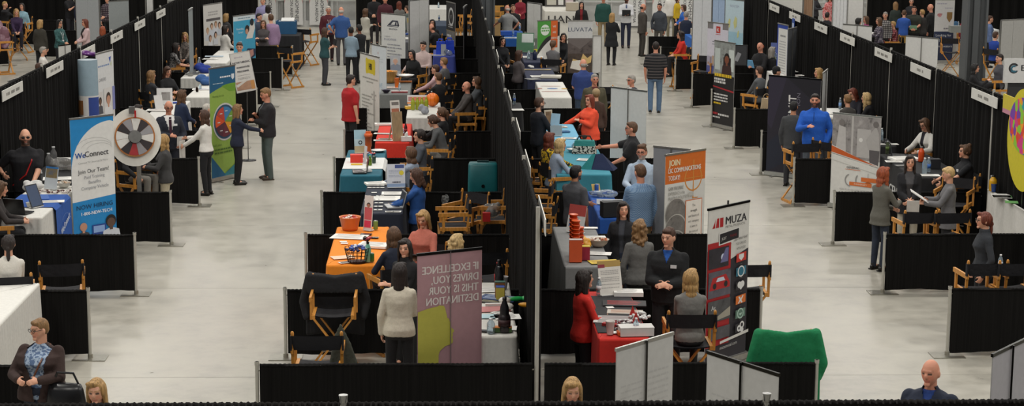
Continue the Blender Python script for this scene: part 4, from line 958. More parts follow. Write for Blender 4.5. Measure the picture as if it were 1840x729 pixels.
    P(1228, 8, 110, 'brown-haired woman in blue top over grey sleeves near the blue table', h=1.60, hair=('brown', 'mid'), top=(c, '2c63b8'), legs=K_, arms=('front', 'front'))
    P(1233, 20, -5, 'grey-haired man in navy vest over pale blue shirt', h=1.76, sex='m', hair=('grey', 'crop'), skin='r', top=(c, '20283c'), sleeve='none', inner=None, legs=(c, '5b4e44'), arms=('table', 'table'))
    P(1222, 54, 95, 'curly dark-haired woman in red top seated on a tall chair', sit=S, hair=('dark', 'curly'), glasses='clear', top=(c, 'c32a1e'), sleeve='half', legs=K_, arms=('lap', 'lap'), lean=.1)
    # ---- right block
    P(1366, 76, 130, 'shaven-headed man in black sweater holding a blue leaflet', h=1.76, sex='m', hair=('ginger', 'fringe'), skin='r', top=(c, '1a191b'), legs=K_, arms=('hold', 'hold'), head=(0, .35))
    P(1388, 84, -60, 'grey-haired person in black beside the white papers table', h=1.64, hair=('grey', 'mid'), top=(c, '17171a'), legs=K_)
    P(1364, 117, 40, 'brown-haired person in grey top seated with tan scarf', sit=S, hair=('brown', 'crop'), top=(c, '56595c'), legs=K_, arms=('lap', 'lap'))
    P(1397, 118, -80, 'person in black hooded top and dark cap seated at the papers', sit=S, hair=('black', 'short'), sex='m', cap_='161618', top=(c, '18181a'), legs=K_, arms=('table', 'table'), lean=.2)
    P(1471, 122, 90, 'blonde woman with white badge laughing beside the grey panel', h=1.66, hair=('blond', 'long'), top=(c, '1e1a1d'), badge='e6e6e6', legs=K_, arms=('front', 'front'))
    P(1424, 184, -25, 'dark-haired man in grey suit seen from behind', feet=(1421, 334), h=1.70, sex='m', hair=('black', 'short'), skin='t', top=(c, '3f4042'), hem=.78, legs=(c, '2d2d30'), arms=('down', 'down'))
    P(1465, 165, 165, 'bearded man in bright blue pullover and grey jeans', h=1.92, sex='m', hair=('dark', 'short'), beard='dark', skin='r', top=(c, '1b56b4'), collar=True, zip_='22304f', legs=(c, '4a5058'), arms=('pocket', (.10, .32, 1.2)), fat=1.18, y=35.5)
    P(1532, 156, 120, 'auburn-haired woman in black and navy writing at the table', sit=S, hair=('auburn', 'long'), top=(c, '22222c'), legs=K_, arms=('table', 'table'), lean=.25, head=(0, .3))
    P(1556, 164, 60, 'blonde woman in black cardigan leaning over the papers', sit=S, hair=('lblond', 'long'), top=(c, '1b1a1d'), legs=K_, arms=('table', 'table'), lean=.2)
    P(1522, 188, 20, 'light brown crown of a person just above the anniversary banner', sit=S, hair=('dblond', 'crop'), top=(c, '45423f'), legs=K_, y=37.7)
    P(1660, 235, 120, 'woman in white cardigan with long brown hair writing', sit=S, hair=('mid', 'long'), top=(c, 'd2cfc8'), inner=(c, '26222a', .05), glasses='clear', legs=K_, arms=('table', 'table'), lean=.2, head=(0, .35), y=34.15)
    P(1734, 257, 95, 'woman in black polo with hair piled in a bun', sit=S, hair=('mid', 'bun'), top=(c, '17181c'), sleeve='short', collar=True, badge='d9d9d9', legs=K_, arms=('table', 'table'), fat=1.15)
    P(1583, 303, -60, 'redhead in olive grey blouse and dark jeans seen from behind', feet=(1578, 485), h=1.65, hair=('ginger', 'long'), top=(c, '5f5d55'), legs=DJ, arms=('front', 'hold'), hem=.78)
    P(1636, 279, 170, 'dark-haired woman in black cardigan over grey top with clasped hands', h=1.66, hair=('dark', 'long'), top=(c, '1b1b1f'), inner=(c, '4c4b4d', .09, .85), legs=(c, 'b0a898'), arms=((.0, .27, 1.0), (.0, .27, 1.0)), hem=.74)
    P(1704, 300, 80, 'short-haired blonde woman in grey cardigan writing on a clipboard', h=1.64, hair=('lblond', 'crop'), top=(c, '69686a'), hem=.72, inner=('floral', '1e1d20', '9a9896', .05), legs=K_, arms=((.08, .38, 1.14), (.06, .38, 1.18)), head=(0, .25))
    P(1768, 381, 90, 'woman in dark grey zip jacket with auburn ponytail', h=1.68, hair=('auburn', 'lowpony'), top=(c, '2c2f34'), collar=True, glasses='clear', legs=K_, arms=('pocket', 'pocket'))
    # ---- beyond the left curtain
    P(9, 1, -110, 'blonde person in black at the upper left corner', sit=S, hair=('blond', 'short'), top=(c, '18181b'), legs=K_, arms=('table', 'face'))
    P(29, 14, -165, 'blonde woman in purple blouse seated with clasped hands', sit=S, hair=('blond', 'mid'), top=(c, '332240'), legs=(c, '1b1b26'), arms=('lap', 'lap'), fat=1.1)
    P(39, 4, 170, 'dark-haired woman in light blue cardigan behind the purple blouse', sit=S, hair=('dark', 'mid'), top=(c, '86a7b4'), legs=K_, lanyard='2a6a78')
    P(72, 35, -25, 'short-haired blonde person in dark olive coat seen from behind', h=1.64, hair=('blond', 'bob'), top=(c, '37342d'), hem=.76, legs=K_, fat=1.2)
    P(107, 35, -130, 'dark-haired woman in teal lace top with white scarf', h=1.64, hair=('black', 'mid'), glasses='clear', top=('floral', '294a4b', '3f6866'), legs=K_, arms=('front', 'front'), lanyard='d9d9d9')
    P(78, 84, -75, 'grey-haired person in white top close to the left curtain', h=1.60, hair=('grey', 'crop'), top=(c, 'd9d4cc'), legs=K_)
    P(71, 111, -60, 'dark brown head just above the left curtain', sit=.6, hair=('brown', 'short'), top=(c, '5a3a2a'), legs=K_)
    P(152, 34, 120, 'woman in pale pink cardigan over black top', h=1.64, hair=('auburn', 'mid'), top=(c, 'cdb0b0'), inner=(c, '17171a', .10, .8), legs=K_, arms=('front', 'front'))
    P(126, -22, -120, 'man in black shirt with bent arm at upper left', h=1.80, sex='m', hair=('dark', 'short'), top=(c, '18181b'), sleeve='short', legs=(c, '26262c'), arms=('down', 'chest'), feet=(127, 77))
    P(147, -1, 20, 'grey-haired man in navy jacket bending away', h=1.72, sex='m', hair=('grey', 'short'), top=(c, '1d2538'), legs=(c, '2a3040'), fat=1.25, feet=(150, 78))
    P(184, 47, 10, 'red-haired head near the left curtain top', h=1.60, hair=('ginger', 'bob'), top=(c, '3a2a2a'), legs=K_)
    P(192, -8, 160, 'person in dark plaid shirt near the grey stand back', h=1.74, sex='m', hair=('dark', 'short'), top=('plaid', '4a3a44', '241f26'), legs=K_, arms=('front', 'down'))
    # ---- beyond the right curtain
    P(1467, -13, -130, 'woman in charcoal vest over grey sleeves holding a clipboard', h=1.68, hair=('dark', 'long'), top=(c, '35353a'), legs=K_, arms=('hold', 'hold'))
    P(1492, -10, 170, 'person in red patterned dress at upper right', h=1.66, hair=('brown', 'long'), top=('floral', 'b83a38', 'd8a0a0'), hem=.6, legs=K_)
    P(1513, 18, 90, 'dark-haired man in grey shirt seated above the white panel', sit=S, sex='m', hair=('dark', 'short'), skin='r', top=(c, '878c90'), legs=K_, arms=('table', 'table'))
    P(1487, 20, -30, 'dark crown of a person seated beside the man in grey shirt', sit=S, hair=('dark', 'short'), top=(c, '26262a'), legs=K_)
    P(1545, -12, -80, 'woman in navy T-shirt and jeans with very long dark hair', h=1.64, hair=('black', 'vlong'), top=(c, '20222a'), sleeve='short', legs=(c, '2d4152'), arms=('hold', 'hold'), fat=1.12, y=57.6)
    P(1557, -4, 100, 'person in bright pink top facing the navy T-shirt', h=1.62, hair=('mid', 'mid'), top=(c, 'b23f86'), legs=K_, arms=('hold', 'hold'), y=58.6)
    P(1581, -8, 95, 'brown-haired woman in plaid shirt holding papers', h=1.64, hair=('mid', 'long'), top=('plaid', '59505c', '2b2a36'), legs=K_, arms=('hold', 'hold'), fat=1.1, y=57.8)
    P(1592, -6, 150, 'person in grey plaid jacket behind the plaid shirt woman', h=1.66, hair=('grey', 'short'), top=('plaid', '6a6664', '3b3a3c'), legs=K_, y=59.8)
    P(1609, 3, 20, 'blonde woman in dark green jacket seen from behind', h=1.64, hair=('dblond', 'mid'), top=(c, '27302b'), legs=K_, fat=1.2)
    P(1622, 10, -15, 'boy in royal blue sweater and tan trousers seen from behind', feet=(1621, 105), h=1.62, sex='m', hair=('mid', 'crop'), top=(c, '2b53a2'), legs=(c, '9c7c40'), arms=('hold', 'hold'))
    P(1604, 37, 80, 'blond boy in red plaid shirt seated low', sit=.46, sex='m', hair=('blond', 'crop'), top=('plaid', '7c2830', '2a1f26'), legs=K_, arms=('table', 'lap'), lean=.1)
    P(1638, -3, 170, 'grey-haired person with green papers behind the blue sweater boy', h=1.70, hair=('grey', 'short'), top=(c, '2a2a2e'), legs=K_)
    P(1643, 11, 165, 'man in dark olive T-shirt holding a green leaflet', h=1.74, sex='m', hair=('brown', 'short'), skin='r', top=(c, '2d3028'), sleeve='short', legs=K_, arms=('front', 'front'), fat=1.2)
    P(1672, 7, 70, 'bald man in black sweater beside the dark blue banner', h=1.78, sex='m', hair=None, skin='r', top=(c, '151516'), legs=K_, fat=1.2)
    P(1657, 17, 30, 'sandy-haired person behind the man in olive', h=1.62, hair=('blond', 'short'), top=(c, '33302e'), legs=K_)
    P(1738, 22, 170, 'person in dark red top behind the cluttered white table', sit=S, hair=('dark', 'mid'), top=(c, '8a2a3a'), legs=K_)
    P(1780, 28, -90, 'person in light blue jacket just past the steel column', h=1.66, hair=('brown', 'short'), top=(c, '5b6f97'), legs=K_)
    P(1790, 55, -60, 'person in bright blue shirt seated beside the white panels', sit=S, hair=('brown', 'short'), sex='m', top=(c, '1f3f94'), legs=K_, arms=('lap', 'lap'))
    P(1753, 114, -110, 'black-haired woman in black raising a phone', h=1.60, hair=('black', 'vlong'), top=(c, '161518'), legs=K_, arms=('down', (.05, .36, 1.3)))
    P(1797, 78, 100, 'person in grey top half hidden by the white panels', sit=S, hair=('dark', 'short'), top=(c, '4a4a50'), legs=K_, y=46.2)
# ------------------------------------------------------------------ what stands in the booths
pt = lambda h: M('paint', h)
def arc(x0, z0, x1, z1, b, n=14):
    """points of a bowed line"""
    t = np.linspace(0, 1, n); return [(x0+(x1-x0)*k, z0+(z1-z0)*k+b*4*k*(1-k)) for k in t]
def face(P, x, z, r, sk, hr, top, hl=0):
    """small portrait in a printed photo"""
    k = P.w/P.h; m, h, c = pt(sk), pt(hr), pt(top)
    P.pts([(x-r*2.1, z-r*3.6*k), (x+r*2.1, z-r*3.6*k), (x+r*1.7, z-r*1.5*k), (x+r*.6, z-r*1.1*k), (x-r*.6, z-r*1.1*k), (x-r*1.7, z-r*1.5*k)], c)
    P.disc(x, z+r*.22*k, r*1.12, h, 18)
    if hl: P.rect(x-r*1.1, z-r*hl*k, x+r*1.1, z+r*.2*k, h)
    P.rect(x-r*.35, z-r*1.4*k, x+r*.35, z-r*.6*k, m); P.disc(x, z-r*.1*k, r*.86, m, 18)
def swoosh(P, cx, cz, rx_, rz_, m, a0, a1, wd=.006):
    a = np.linspace(a0, a1, 22); o = [(cx+rx_*math.cos(t), cz+rz_*math.sin(t)) for t in a]; i = [(cx+(rx_-wd)*math.cos(t), cz+(rz_-wd*.4)*math.sin(t)) for t in a]
    for q in range(len(a)-1): P.pts([o[q], o[q+1], i[q+1], i[q]][::-1], m); P.y += .0006
    P.y -= .0006
def art_weconnect(P):
    bl = pt('1f86c6'); wh = pt('e2e1dd'); db = pt('1b4f9b'); gy = pt('a9a9a7'); dk = pt('2c2c30')
    P.rect(0, .60, 1, 1, bl); c = [(1, .955)]
    for k in np.linspace(0, 1, 20): c.append((.92-.92*math.sin(k*pi/2)*1.0, .965-.36*(1-math.cos(k*pi/2))))
    P.pts(c+[(0, .58), (1, .58)], wh); P.pts([(0, 0), (1, 0), (1, .405), (0, .38)], bl)
    for i, (a, b) in enumerate(((.42, .075), (.36, .062), (.30, .05))): swoosh(P, .53+.06*i, .775-.01*i, a, b, gy, .15, 2.9)
    P.text('We', .09, .705, .042, db, 'l', .02, bold=.03); P.text('Connect', .315, .71, .042, dk, 'l', .02, bold=.02)
    P.text('Connect TV, Internet & More', .5, .665, .015, gy, 'c', .03); P.text('Join Our Team!', .5, .592, .030, pt('3b3b3f'), 'c', .03)
    for i, tx in enumerate(('Paid Training', 'Benefits', 'Company Vehicle')): P.text(tx, .52, .550-.040*i, .024, pt('8f9096'), 'c', .03)
    P.text('NOW HIRING', .5, .325, .033, pt('12304f'), 'c', .02, 1.1); P.text('1-800-NEW-TECH', .54, .278, .025, pt('eef0f2'), 'c', .02, bold=.03)
    face(P, .22, .185, .075, 'c28f76', 'c28f76', '3c3f45'); P.rect(.42, .12, .74, .195, pt('223f8a')); P.rect(.45, .135, .71, .185, pt('88a6d6')); face(P, .86, .20, .11, '5d463a', '1c1715', 'c9cdd4')
def art_green(P):
    P.rect(0, 0, 1, 1, pt('8fae4c')); bl = pt('1d5c82'); g2 = pt('6d9c2f')
    P.rect(0, .84, 1, 1, bl); P.pts([(0, .84), (0, .775)]+arc(0, .775, 1, .855, .012)+[(1, .86)], bl); P.pts(arc(.45, .83, 1, .845, .006)+[(1, .77), (.75, .775)], g2)
    P.lines(.40, .80, [.905], .014, pt('e8ecee')); P.pts([(.84, .93), (.95, .93), (.95, .895), (.895, .875), (.84, .895)], pt('dfe6ea')); P.lines(.12, .55, [.855], .007, pt('b9cdd8')); P.text('Planning for Life', .10, .735, .018, pt('5d7a2c'), 'l')
    P.disc(.55, .50, .46, pt('c9c8c4'), 36); P.disc(.55, .50, .42, pt('2b4d68'), 36)
    cs = ('6f9a3a', '3f7fae', 'c0483a', 'd9542b', '59303c', '6a2f3b', 'e09a2c')
    for i, cc in enumerate(cs): P.disc(.55, .50, .37, pt(cc), 8, 2*pi*i/7-.1, 2*pi*(i+1)/7-.12); 
    for i in range(7):
        a = 2*pi*(i+.5)/7; P.rect(.55+.24*math.cos(a)-.05, .50+.10*math.sin(a)-.004, .55+.24*math.cos(a)+.05, .50+.10*math.sin(a)+.004, pt('d9d9d6')); P.y += .0006
    P.y -= .0006
    P.text("Let's start", .08, .285, .022, pt('4b6a28'), 'l'); P.lines(.12, .8, [.245, .215], .014, pt('4b6a28')); P.pts([(0, .20), (0, 0), (.55, 0)], bl); P.pts([(1, .11), (1, 0), (.52, 0), (.50, .02)], pt('2f7a86'))
def art_lightblue(P):
    P.rect(0, 0, 1, 1, pt('3f9dc0')); P.rect(0, .93, 1, 1, pt('cdd8dc')); P.lines(.2, .8, [.955], .012, pt('5f7f90')); wh = pt('d9e8ee')
    P.text('Rewarding', .30, .80, .03, wh); P.text('Career!', .32, .75, .028, wh); P.text('CNAs', .3, .62, .022, wh); P.text('LPNs', .3, .55, .022, wh)
    P.pts([(.56, .66), (.86, .66), (.98, .80), (.95, .90), (.78, .88)], pt('d8d2cb')); P.disc(.62, .80, .10, pt('2a2320'), 14); P.disc(.60, .765, .07, pt('c09078'), 12); P.disc(.84, .89, .09, pt('24262a'), 14); P.pts([(.42, .40), (.60, .33), (.98, .40), (1, .50), (.62, .52)], pt('22304a')); P.pts([(.46, .42), (.66, .36), (.90, .42), (.88, .50), (.62, .48)], pt('b7847a'))
def art_photo(P):
    P.rect(0, 0, 1, 1, pt('d6d3cd')); P.lines(.25, .75, [.87, .83], .022, pt('a9a6a3')); P.rect(.14, .745, .88, .785, pt('5f5b5b'))
    for x, z, tp, h in ((.20, .60, 'c9ccd2', 'a98a5a'), (.42, .66, 'cfd3da', '6f543a'), (.63, .68, 'd5d7dc', '8a6a48'), (.82, .66, 'c5c9d0', '4a3628'), (.32, .48, 'd9dadd', '7c5b40'), (.60, .52, 'cfd0d5', '3a2c24')): face(P, x, z, .065, 'c9a48c', h, tp)
    P.rect(.35, .10, .47, .34, pt('5a5450')); P.rect(.52, .10, .64, .34, pt('6b6661')); P.rect(.10, .04, .9, .09, pt('8d7c68'))
def art_column(P):
    P.rect(0, 0, 1, 1, pt('d9d9d8')); P.lines(.1, .75, [.885], .013, pt('7f93b8')); P.pts([(.72, .95), (.86, .955), (.80, .90)], pt('3d55a8')); P.pts([(.82, .89), (.87, .92), (.85, .87)], pt('9cae3e')); P.text('CAREERS', .32, .765, .028, pt('8f9195'))
    P.rect(.03, .45, .31, .68, pt('d2cdc9')); face(P, .16, .60, .075, '6b4e3e', '201815', '4d4c52'); P.rect(.36, .30, .98, .70, pt('d6d2ce')); face(P, .62, .60, .12, 'c48f74', '3a2418', 'e0dedd'); P.rect(.86, .50, 1, .70, pt('7e83b8')); P.rect(0, .24, .30, .43, pt('3e4f9e')); P.lines(.05, .25, [.32], .01, pt('c8cfe6')); P.lines(.2, .9, [.18], .014, pt('9fa3a8'))
def art_hbi(P):
    P.rect(0, 0, 1, 1, pt('dcdad3')); y = pt('d8c22a'); P.rect(.30, .82, .80, .94, y); P.rect(.36, .802, .74, .958, y); [P.disc(a, b, .06, y, 16) for a in (.36, .74) for b in (.826, .934)]; P.text('HBI', .55, .845, .07, pt('26241c'), 'c', 0, .62, bold=.04)
    g = pt('a5a39c'); P.lines(.14, .94, [.738], .014, g); P.lines(.35, .7, [.70], .012, g); 
    P.rect(.70, .10, .76, .62, pt('bdbbb5')); P.rect(.60, .57, .86, .585, pt('b0aea8')); P.rect(.64, .52, .82, .53, pt('b0aea8'))
    for i, w in enumerate((.62, .5, .66, .45, .5, .75, .4, .36, .5, .62, .5, .45, .5)): P.lines(.10, w, [.54-.038*i], .012, pt('a3a19b'))
def art_pale(P):
    P.rect(0, 0, 1, 1, pt('d3d9dd')); P.text('K', .45, .90, .03, pt('b56a60')); P.lines(.2, .8, [.84, .81], .006, pt('b9bec3')); P.rect(0, 0, 1, .45, pt('b9cbd8')); P.text('LIVE', .55, .50, .06, pt('a9c2d4')); P.lines(.15, .9, [.40, .37, .34, .31, .2, .17], .008, pt('93a9ba'))
def art_bergstrom(P):
    P.rect(0, 0, 1, 1, pt('d3d3cf')); d = pt('3d3f4c'); g = pt('8f9098')
    P.pts([(.28, .845), (.46, .915), (.70, .915), (.76, .845), (.70, .82), (.24, .82)], d); P.pts([(.40, .85), (.50, .895), (.60, .895), (.56, .85)], pt('d3d3cf')); P.pts([(.30, .835), (.70, .835), (.69, .828), (.28, .828)], pt('d3d3cf')); P.text('B', .66, .85, .04, pt('d3d3cf')); P.text('BERGSTROM', .5, .775, .024, d, 'c', 0, .95)
    P.text('31 BRANDS', .14, .665, .018, g, 'l'); P.text('30 LOCATIONS', .12, .62, .030, pt('7f829a'), 'l', 0, .92)
    for i, w in enumerate((.8, .85, .62, .85, .5, .8)): P.lines(.26, w, [.555-.045*i], .013, g)
    P.rect(0, 0, 1, .30, M('photo', '8b8b8c', '4a4b50')); P.text('CARE', .3, .08, .07, pt('b9babc')); face(P, .72, .17, .15, 'b9978a', 'c9c6c2', 'b9bcc2')
def art_pink(P):
    P.rect(0, 0, 1, 1, pt('a98287')); w = pt('d9d0cc'); y = pt('b3ad49')
    for i, tx in enumerate(('IF EXCELLENCE', 'DRIVES YOU,', 'THIS IS YOUR', 'DESTINATION')): P.text(tx, .94, .888-.060*i, .044, w, 'l', 0, .82, mirror=True, bold=.03)
    P.pts([(0, 0), (.30, 0), (.32, .42)]+[(a, .42+.60*b) for a, b in [(.34, .035), (.42, .075), (.50, .085), (.54, .10), (.545, .13), (.53, .155), (.545, .17), (.535, .195), (.555, .20), (.56, .22), (.52, .245), (.50, .265), (.50, .30), (.48, .335), (.455, .345), (.44, .39), (.42, .44), (.40, .465), (.345, .47), (.34, .475), (.30, .465), (.16, .455), (.03, .435), (0, .43)]], y)
def art_black(P):
    P.rect(0, 0, 1, 1, pt('2b2a2c')); P.disc(.55, .78, .30, pt('c9c8c4'), 24); P.disc(.55, .78, .22, pt('2b2a2c'), 20); P.text('F', .55, .75, .06, pt('c9c8c4')); P.lines(.25, .75, [.64, .61], .014, pt('b9b8b5')); P.rect(0, .0, 1, .56, M('photo', '76736f', '2f2d2c')); P.rect(0, .555, 1, .565, pt('8a7d5a')); P.lines(.1, .6, [.46], .035, pt('cfcfcd'))
def art_greenor(P):
    P.rect(0, 0, 1, 1, pt('dcdbd5')); P.pts([(0, .98), (1, .98), (1, .78)]+arc(1, .78, 0, .52, .06)+[(0, .6)], pt('2c2d2c')); P.pts([(0, 1), (.85, 1), (.70, .82)]+arc(.62, .79, 0, .58, .05), pt('4d9a3f')); w = pt('e4ebe0')
    P.disc(.34, .87, .20, w, 18); P.lines(.18, .52, [.885, .85], .022, pt('6fae62')); P.rect(.60, .62, .90, 1, pt('d9652b'))
    for i, tx in enumerate(('WE', 'ARE', 'HIRING')): P.text(tx, .75, .90-.08*i, .03, w, 'c', 0, .8)
    P.lines(.3, .7, [.45, .40, .34, .29, .23], .014, pt('6a6a66'))
def art_luvata(P):
    P.rect(0, 0, 1, 1, pt('cfcfce')); P.text('LUVATA', .5, .86, .055, pt('3c4763'), 'c', 0, 1.15); P.rect(0, .56, 1, .77, M('photo', '5d5350', '2b2624'))
    P.pts([(.0, .72), (.5, .62), (1, .76), (1, .77), (0, .77)], pt('6f6663')); P.rect(0, .28, 1, .56, M('photo', '4a3d35', '1c1614')); P.pts([(.18, .40), (.45, .37), (.95, .44), (.98, .54), (.80, .50), (.62, .56), (.52, .46), (.2, .49)], pt('d9b878')); P.pts([(.10, .36), (.5, .33), (.85, .40), (.5, .47), (.18, .46)], pt('e9e4da'))
    P.rect(0, 0, 1, .28, pt('c9c3ba')); P.lines(.1, .9, [.24, .20, .16, .12], .008, pt('8d857c'))
def art_lsc(P):
    P.rect(0, 0, 1, 1, pt('d3d2cd')); o = pt('cf6a22'); w = pt('e9e2d8'); P.rect(0, .78, 1, 1, o); P.disc(.70, .80, .22, pt('cf8a3e'), 32, rin=.195); P.rect(.69, .64, .715, .94, pt('cf8a3e')); P.rect(.69, .64, .82, .648, pt('cf8a3e')); P.rect(.46, .80, .94, .806, pt('cf8a3e'))
    P.text('JOIN', .08, .915, .047, pt('e9d9b0'), 'l', 0, .9, bold=.05); P.text('LSC COMMUNICATIONS', .07, .862, .036, w, 'l', 0, .66, bold=.03); P.text('TODAY!', .07, .805, .036, w, 'l', 0, .7, bold=.03)
    g = pt('8f8d88'); P.text('GAIN VALUABLE', .08, .730, .026, g, 'l', 0, .62, bold=.02); P.text('EXPERIENCE in the', .08, .692, .026, g, 'l', 0, .62); P.text('PRINTING INDUSTRY', .08, .654, .026, g, 'l', 0, .62)
    for z in (.545, .42, .295): P.disc(.28, z, .27, pt('b9b5ae'), 28); P.disc(.27, z, .255, M('photo', '77736f', '3f3c3b'), 28)
    P.rect(.50, .14, .92, .635, o); P.rect(.515, .146, .905, .629, w)
    for i, tx in enumerate(('The', 'strength', 'and future of', 'our company', 'is seen in', 'the core of', 'our passion,', 'but in the', 'wellness', 'of our', 'employees.')): P.text(tx, .71, .580-.04*i, .020, pt('6e6c68'), 'c', 0, .8, bold=.02 if i in (1, 8, 10) else 0)
    P.text('"', .62, .605, .09, pt('b8b6b0'), 'c', 0, 1.4, bold=.06); P.text('"', .80, .12, .09, pt('b8b6b0'), 'c', 0, 1.4, bold=.06)
def art_muza(P):
    P.rect(0, 0, 1, 1, pt('2e2b31')); w = pt('d2d0ca'); r = pt('a81d22'); dk = pt('25242a'); P.rect(0, .735, 1, 1, w); P.pts([(.52, .645), (1, .70), (1, .785), (.52, .785)], w)
    for i, (a, b) in enumerate(((.10, .17), (.18, .26), (.28, .36))): P.pts([(a, .875), (b, .875), (b, .935), (a+.05*(2-i)*.6, .915 if i == 0 else .935)], r)
    P.text('MUZA', .42, .885, .050, dk, 'l', 0, 1.15, bold=.03); P.text('METAL PRODUCTS', .42, .862, .014, pt('7c7a77'), 'l', 0, 1.25)
    P.dz = .022; P.rect(0, .08, .56, .76, r); P.pts([(.26, .735), (.26, .815), (.76, .83), (.76, .755), (.62, .748), (.58, .73), (.55, .742)], pt('d9d7d2')); P.pts([(.28, .742), (.28, .808), (.74, .822), (.74, .760)], pt('1c1a1e')); P.text('JUST', .32, .765, .018, w, 'l', .05); P.text('THINK', .52, .772, .018, pt('7c2128'), 'l', .05)
    P.dz = .045
    for i, tx in enumerate(('JUST THINK WHAT', 'YOU CAN DO', 'WITH MUZA!')): P.text(tx, .80, .722-.032*i, .017, pt('4c4a48'), 'c', .04, .68)
    P.rect(.02, .57, .50, .70, M('photo', '2b2830', '121014')); P.disc(.36, .635, .05, pt('c9d0e6'), 14); P.pts([(.30, .60), (.42, .69), (.49, .69), (.48, .60)], pt('6a6a94'))
    P.rect(.02, .38, .56, .55, M('photo', '5a5660', '26242a')); P.pts([(.04, .43), (.12, .51), (.44, .52), (.54, .46), (.54, .43)], pt('b02224')); P.disc(.17, .455, .045, pt('201e22'), 12); P.disc(.44, .455, .045, pt('201e22'), 12); P.pts([(.2, .48), (.24, .505), (.38, .505), (.42, .48)], pt('c9d3e0'))
    P.rect(.02, .22, .56, .36, M('photo', '4a4a4c', '1f1f22')); P.text('As', .10, .30, .03, pt('d9d9d6'), 'l'); P.pts([(.04, .22), (.56, .24), (.56, .30)], pt('a09a8c')); P.rect(.04, .10, .56, .18, M('photo', '4d4b50', '222024'))
    for i, cc in enumerate(('c2352a', '2e6f86', '2e2b31', 'd5702a', '5d7a6c', '2e2b31')):
        z = .575-.093*i; q = [(.68, z), (.92, z+.006), (.92, z+.062), (.68, z+.056)]; P.pts(q, pt(cc)); wq = pt('dcdcda')
        if i == 0: P.pts([(.74, z+.05), (.86, z+.053), (.86, z+.028), (.80, z+.008), (.74, z+.026)], wq)
        if i == 1: P.disc(.80, z+.03, .085, wq, 18, rin=.065)
        if i == 2: P.disc(.765, z+.035, .05, wq, 14); P.disc(.835, z+.037, .05, wq, 14); P.pts([(.72, z+.03), (.88, z+.03), (.80, z)], wq)
        if i == 3: P.pts([(.74, z+.05), (.78, z+.05), (.80, z+.032), (.84, z+.054), (.87, z+.054), (.82, z+.024), (.85, z+.008), (.81, z+.006), (.79, z+.02), (.76, z+.006), (.73, z+.006), (.775, z+.028)], wq)
        if i == 4: P.disc(.80, z+.03, .08, pt('a9c4b6'), 16, rin=.06); P.pts([(.75, z+.03), (.85, z+.034), (.80, z+.016)], pt('a9c4b6'))
        if i == 5: P.disc(.84, z+.045, .055, wq, 14, rin=.03); P.disc(.77, z+.025, .05, wq, 14, rin=.02); P.disc(.84, z+.012, .04, wq, 12)
        P.text('-----', .80, z-.016, .008, pt('a9a8a6'))
    P.pts([(.30, .068), (1, .095), (1, .115), (.30, .085)], w); P.text('muzametal.com', .30, .030, .022, pt('b9b8b4'), 'l', .05, .95)
def art_khired(P):
    P.rect(0, 0, 1, 1, pt('1b191a')); P.rect(0, .60, 1, 1, M('photo', '8b8f8c', '4a4a46')); P.rect(.05, .66, .3, .92, pt('b9c1bd')); P.rect(.72, .66, .97, .92, pt('c3cac6')); P.rect(.46, .60, .82, .82, pt('241b18')); face(P, .63, .80, .12, '7b4630', '1b1210', '3a2320', 1.2)
    P.lines(.06, .9, [.58], .036, pt('d8b424')); w = pt('cfcdca'); P.lines(.05, .6, [.535, .50], .026, w); P.pts([(0, .46), (1, .43), (1, .41), (0, .445)], pt('a3242b'))
    P.lines(.05, .72, [.355, .32, .285], .018, w)
    P.lines(.05, .4, [.245], .02, pt('d8b424')); P.lines(.03, .26, [.115], .026, pt('a3242b')); P.lines(.28, .8, [.11], .022, w); P.lines(.03, .4, [.075], .018, w)
def art_k(P):
    P.rect(0, 0, 1, 1, pt('cfcbd6')); P.rect(0, .92, .27, 1, pt('7d7878')); P.rect(.73, .92, 1, 1, pt('7d7878')); P.rect(.42, .87, .62, .96, pt('b8352c')); P.text('K', .52, .89, .045, pt('d9d0cf'), bold=.05); P.lines(.4, .64, [.848], .008, pt('b8352c')); P.lines(.25, .75, [.745, .71], .012, pt('8a8a92'))
    P.rect(0, .42, 1, .55, pt('a9a4b4'))
    for i in range(9): P.rect(.04+.11*i, .44, .12+.11*i, .47+.09*abs(math.sin(i*2.3)), pt(('a5806e', '8b7f86', 'b59a80')[i % 3]))
    P.rect(0, .25, 1, .42, pt('5a5f9a')); P.pts([(.0, .05), (.35, .36), (.6, .38), (.8, .20), (1, .24), (1, 0), (0, 0)], pt('8a6f60')); P.rect(0, .215, 1, .222, pt('d9d7dc'))
def art_leaf(P):
    P.rect(0, 0, 1, 1, pt('bcd0d8')); P.rect(0, .28, 1, .58, pt('9fc4d4')); P.rect(0, .05, 1, .32, pt('5f9db5')); P.text('NOVITEM', .5, .90, .035, pt('a3abbd'))
    for x, z, rr in ((.22, .68, .7), (.55, .70, .9), (.72, .55, .5)): P.pts([(x, z+.10*rr), (x+.12*rr, z+.06), (x+.10*rr, z-.05*rr), (x-.02, z-.09*rr), (x-.10*rr, z)], pt('c9c88a'))
    P.lines(.1, .9, [.33, .28, .23, .18], .016, pt('d2e4ea')); P.lines(.12, .7, [.42], .012, pt('6fa7bd'))
def art_doc(P):
    P.rect(0, 0, 1, 1, pt('24419a')); P.rect(.10, 0, .97, .955, pt('d9d8d4')); P.lines(.3, .8, [.86], .02, pt('77777a')); P.lines(.22, .84, list(np.linspace(.80, .40, 14)), .010, pt('a3a3a6')); P.rect(.55, .05, .97, .22, pt('3d55a5'))
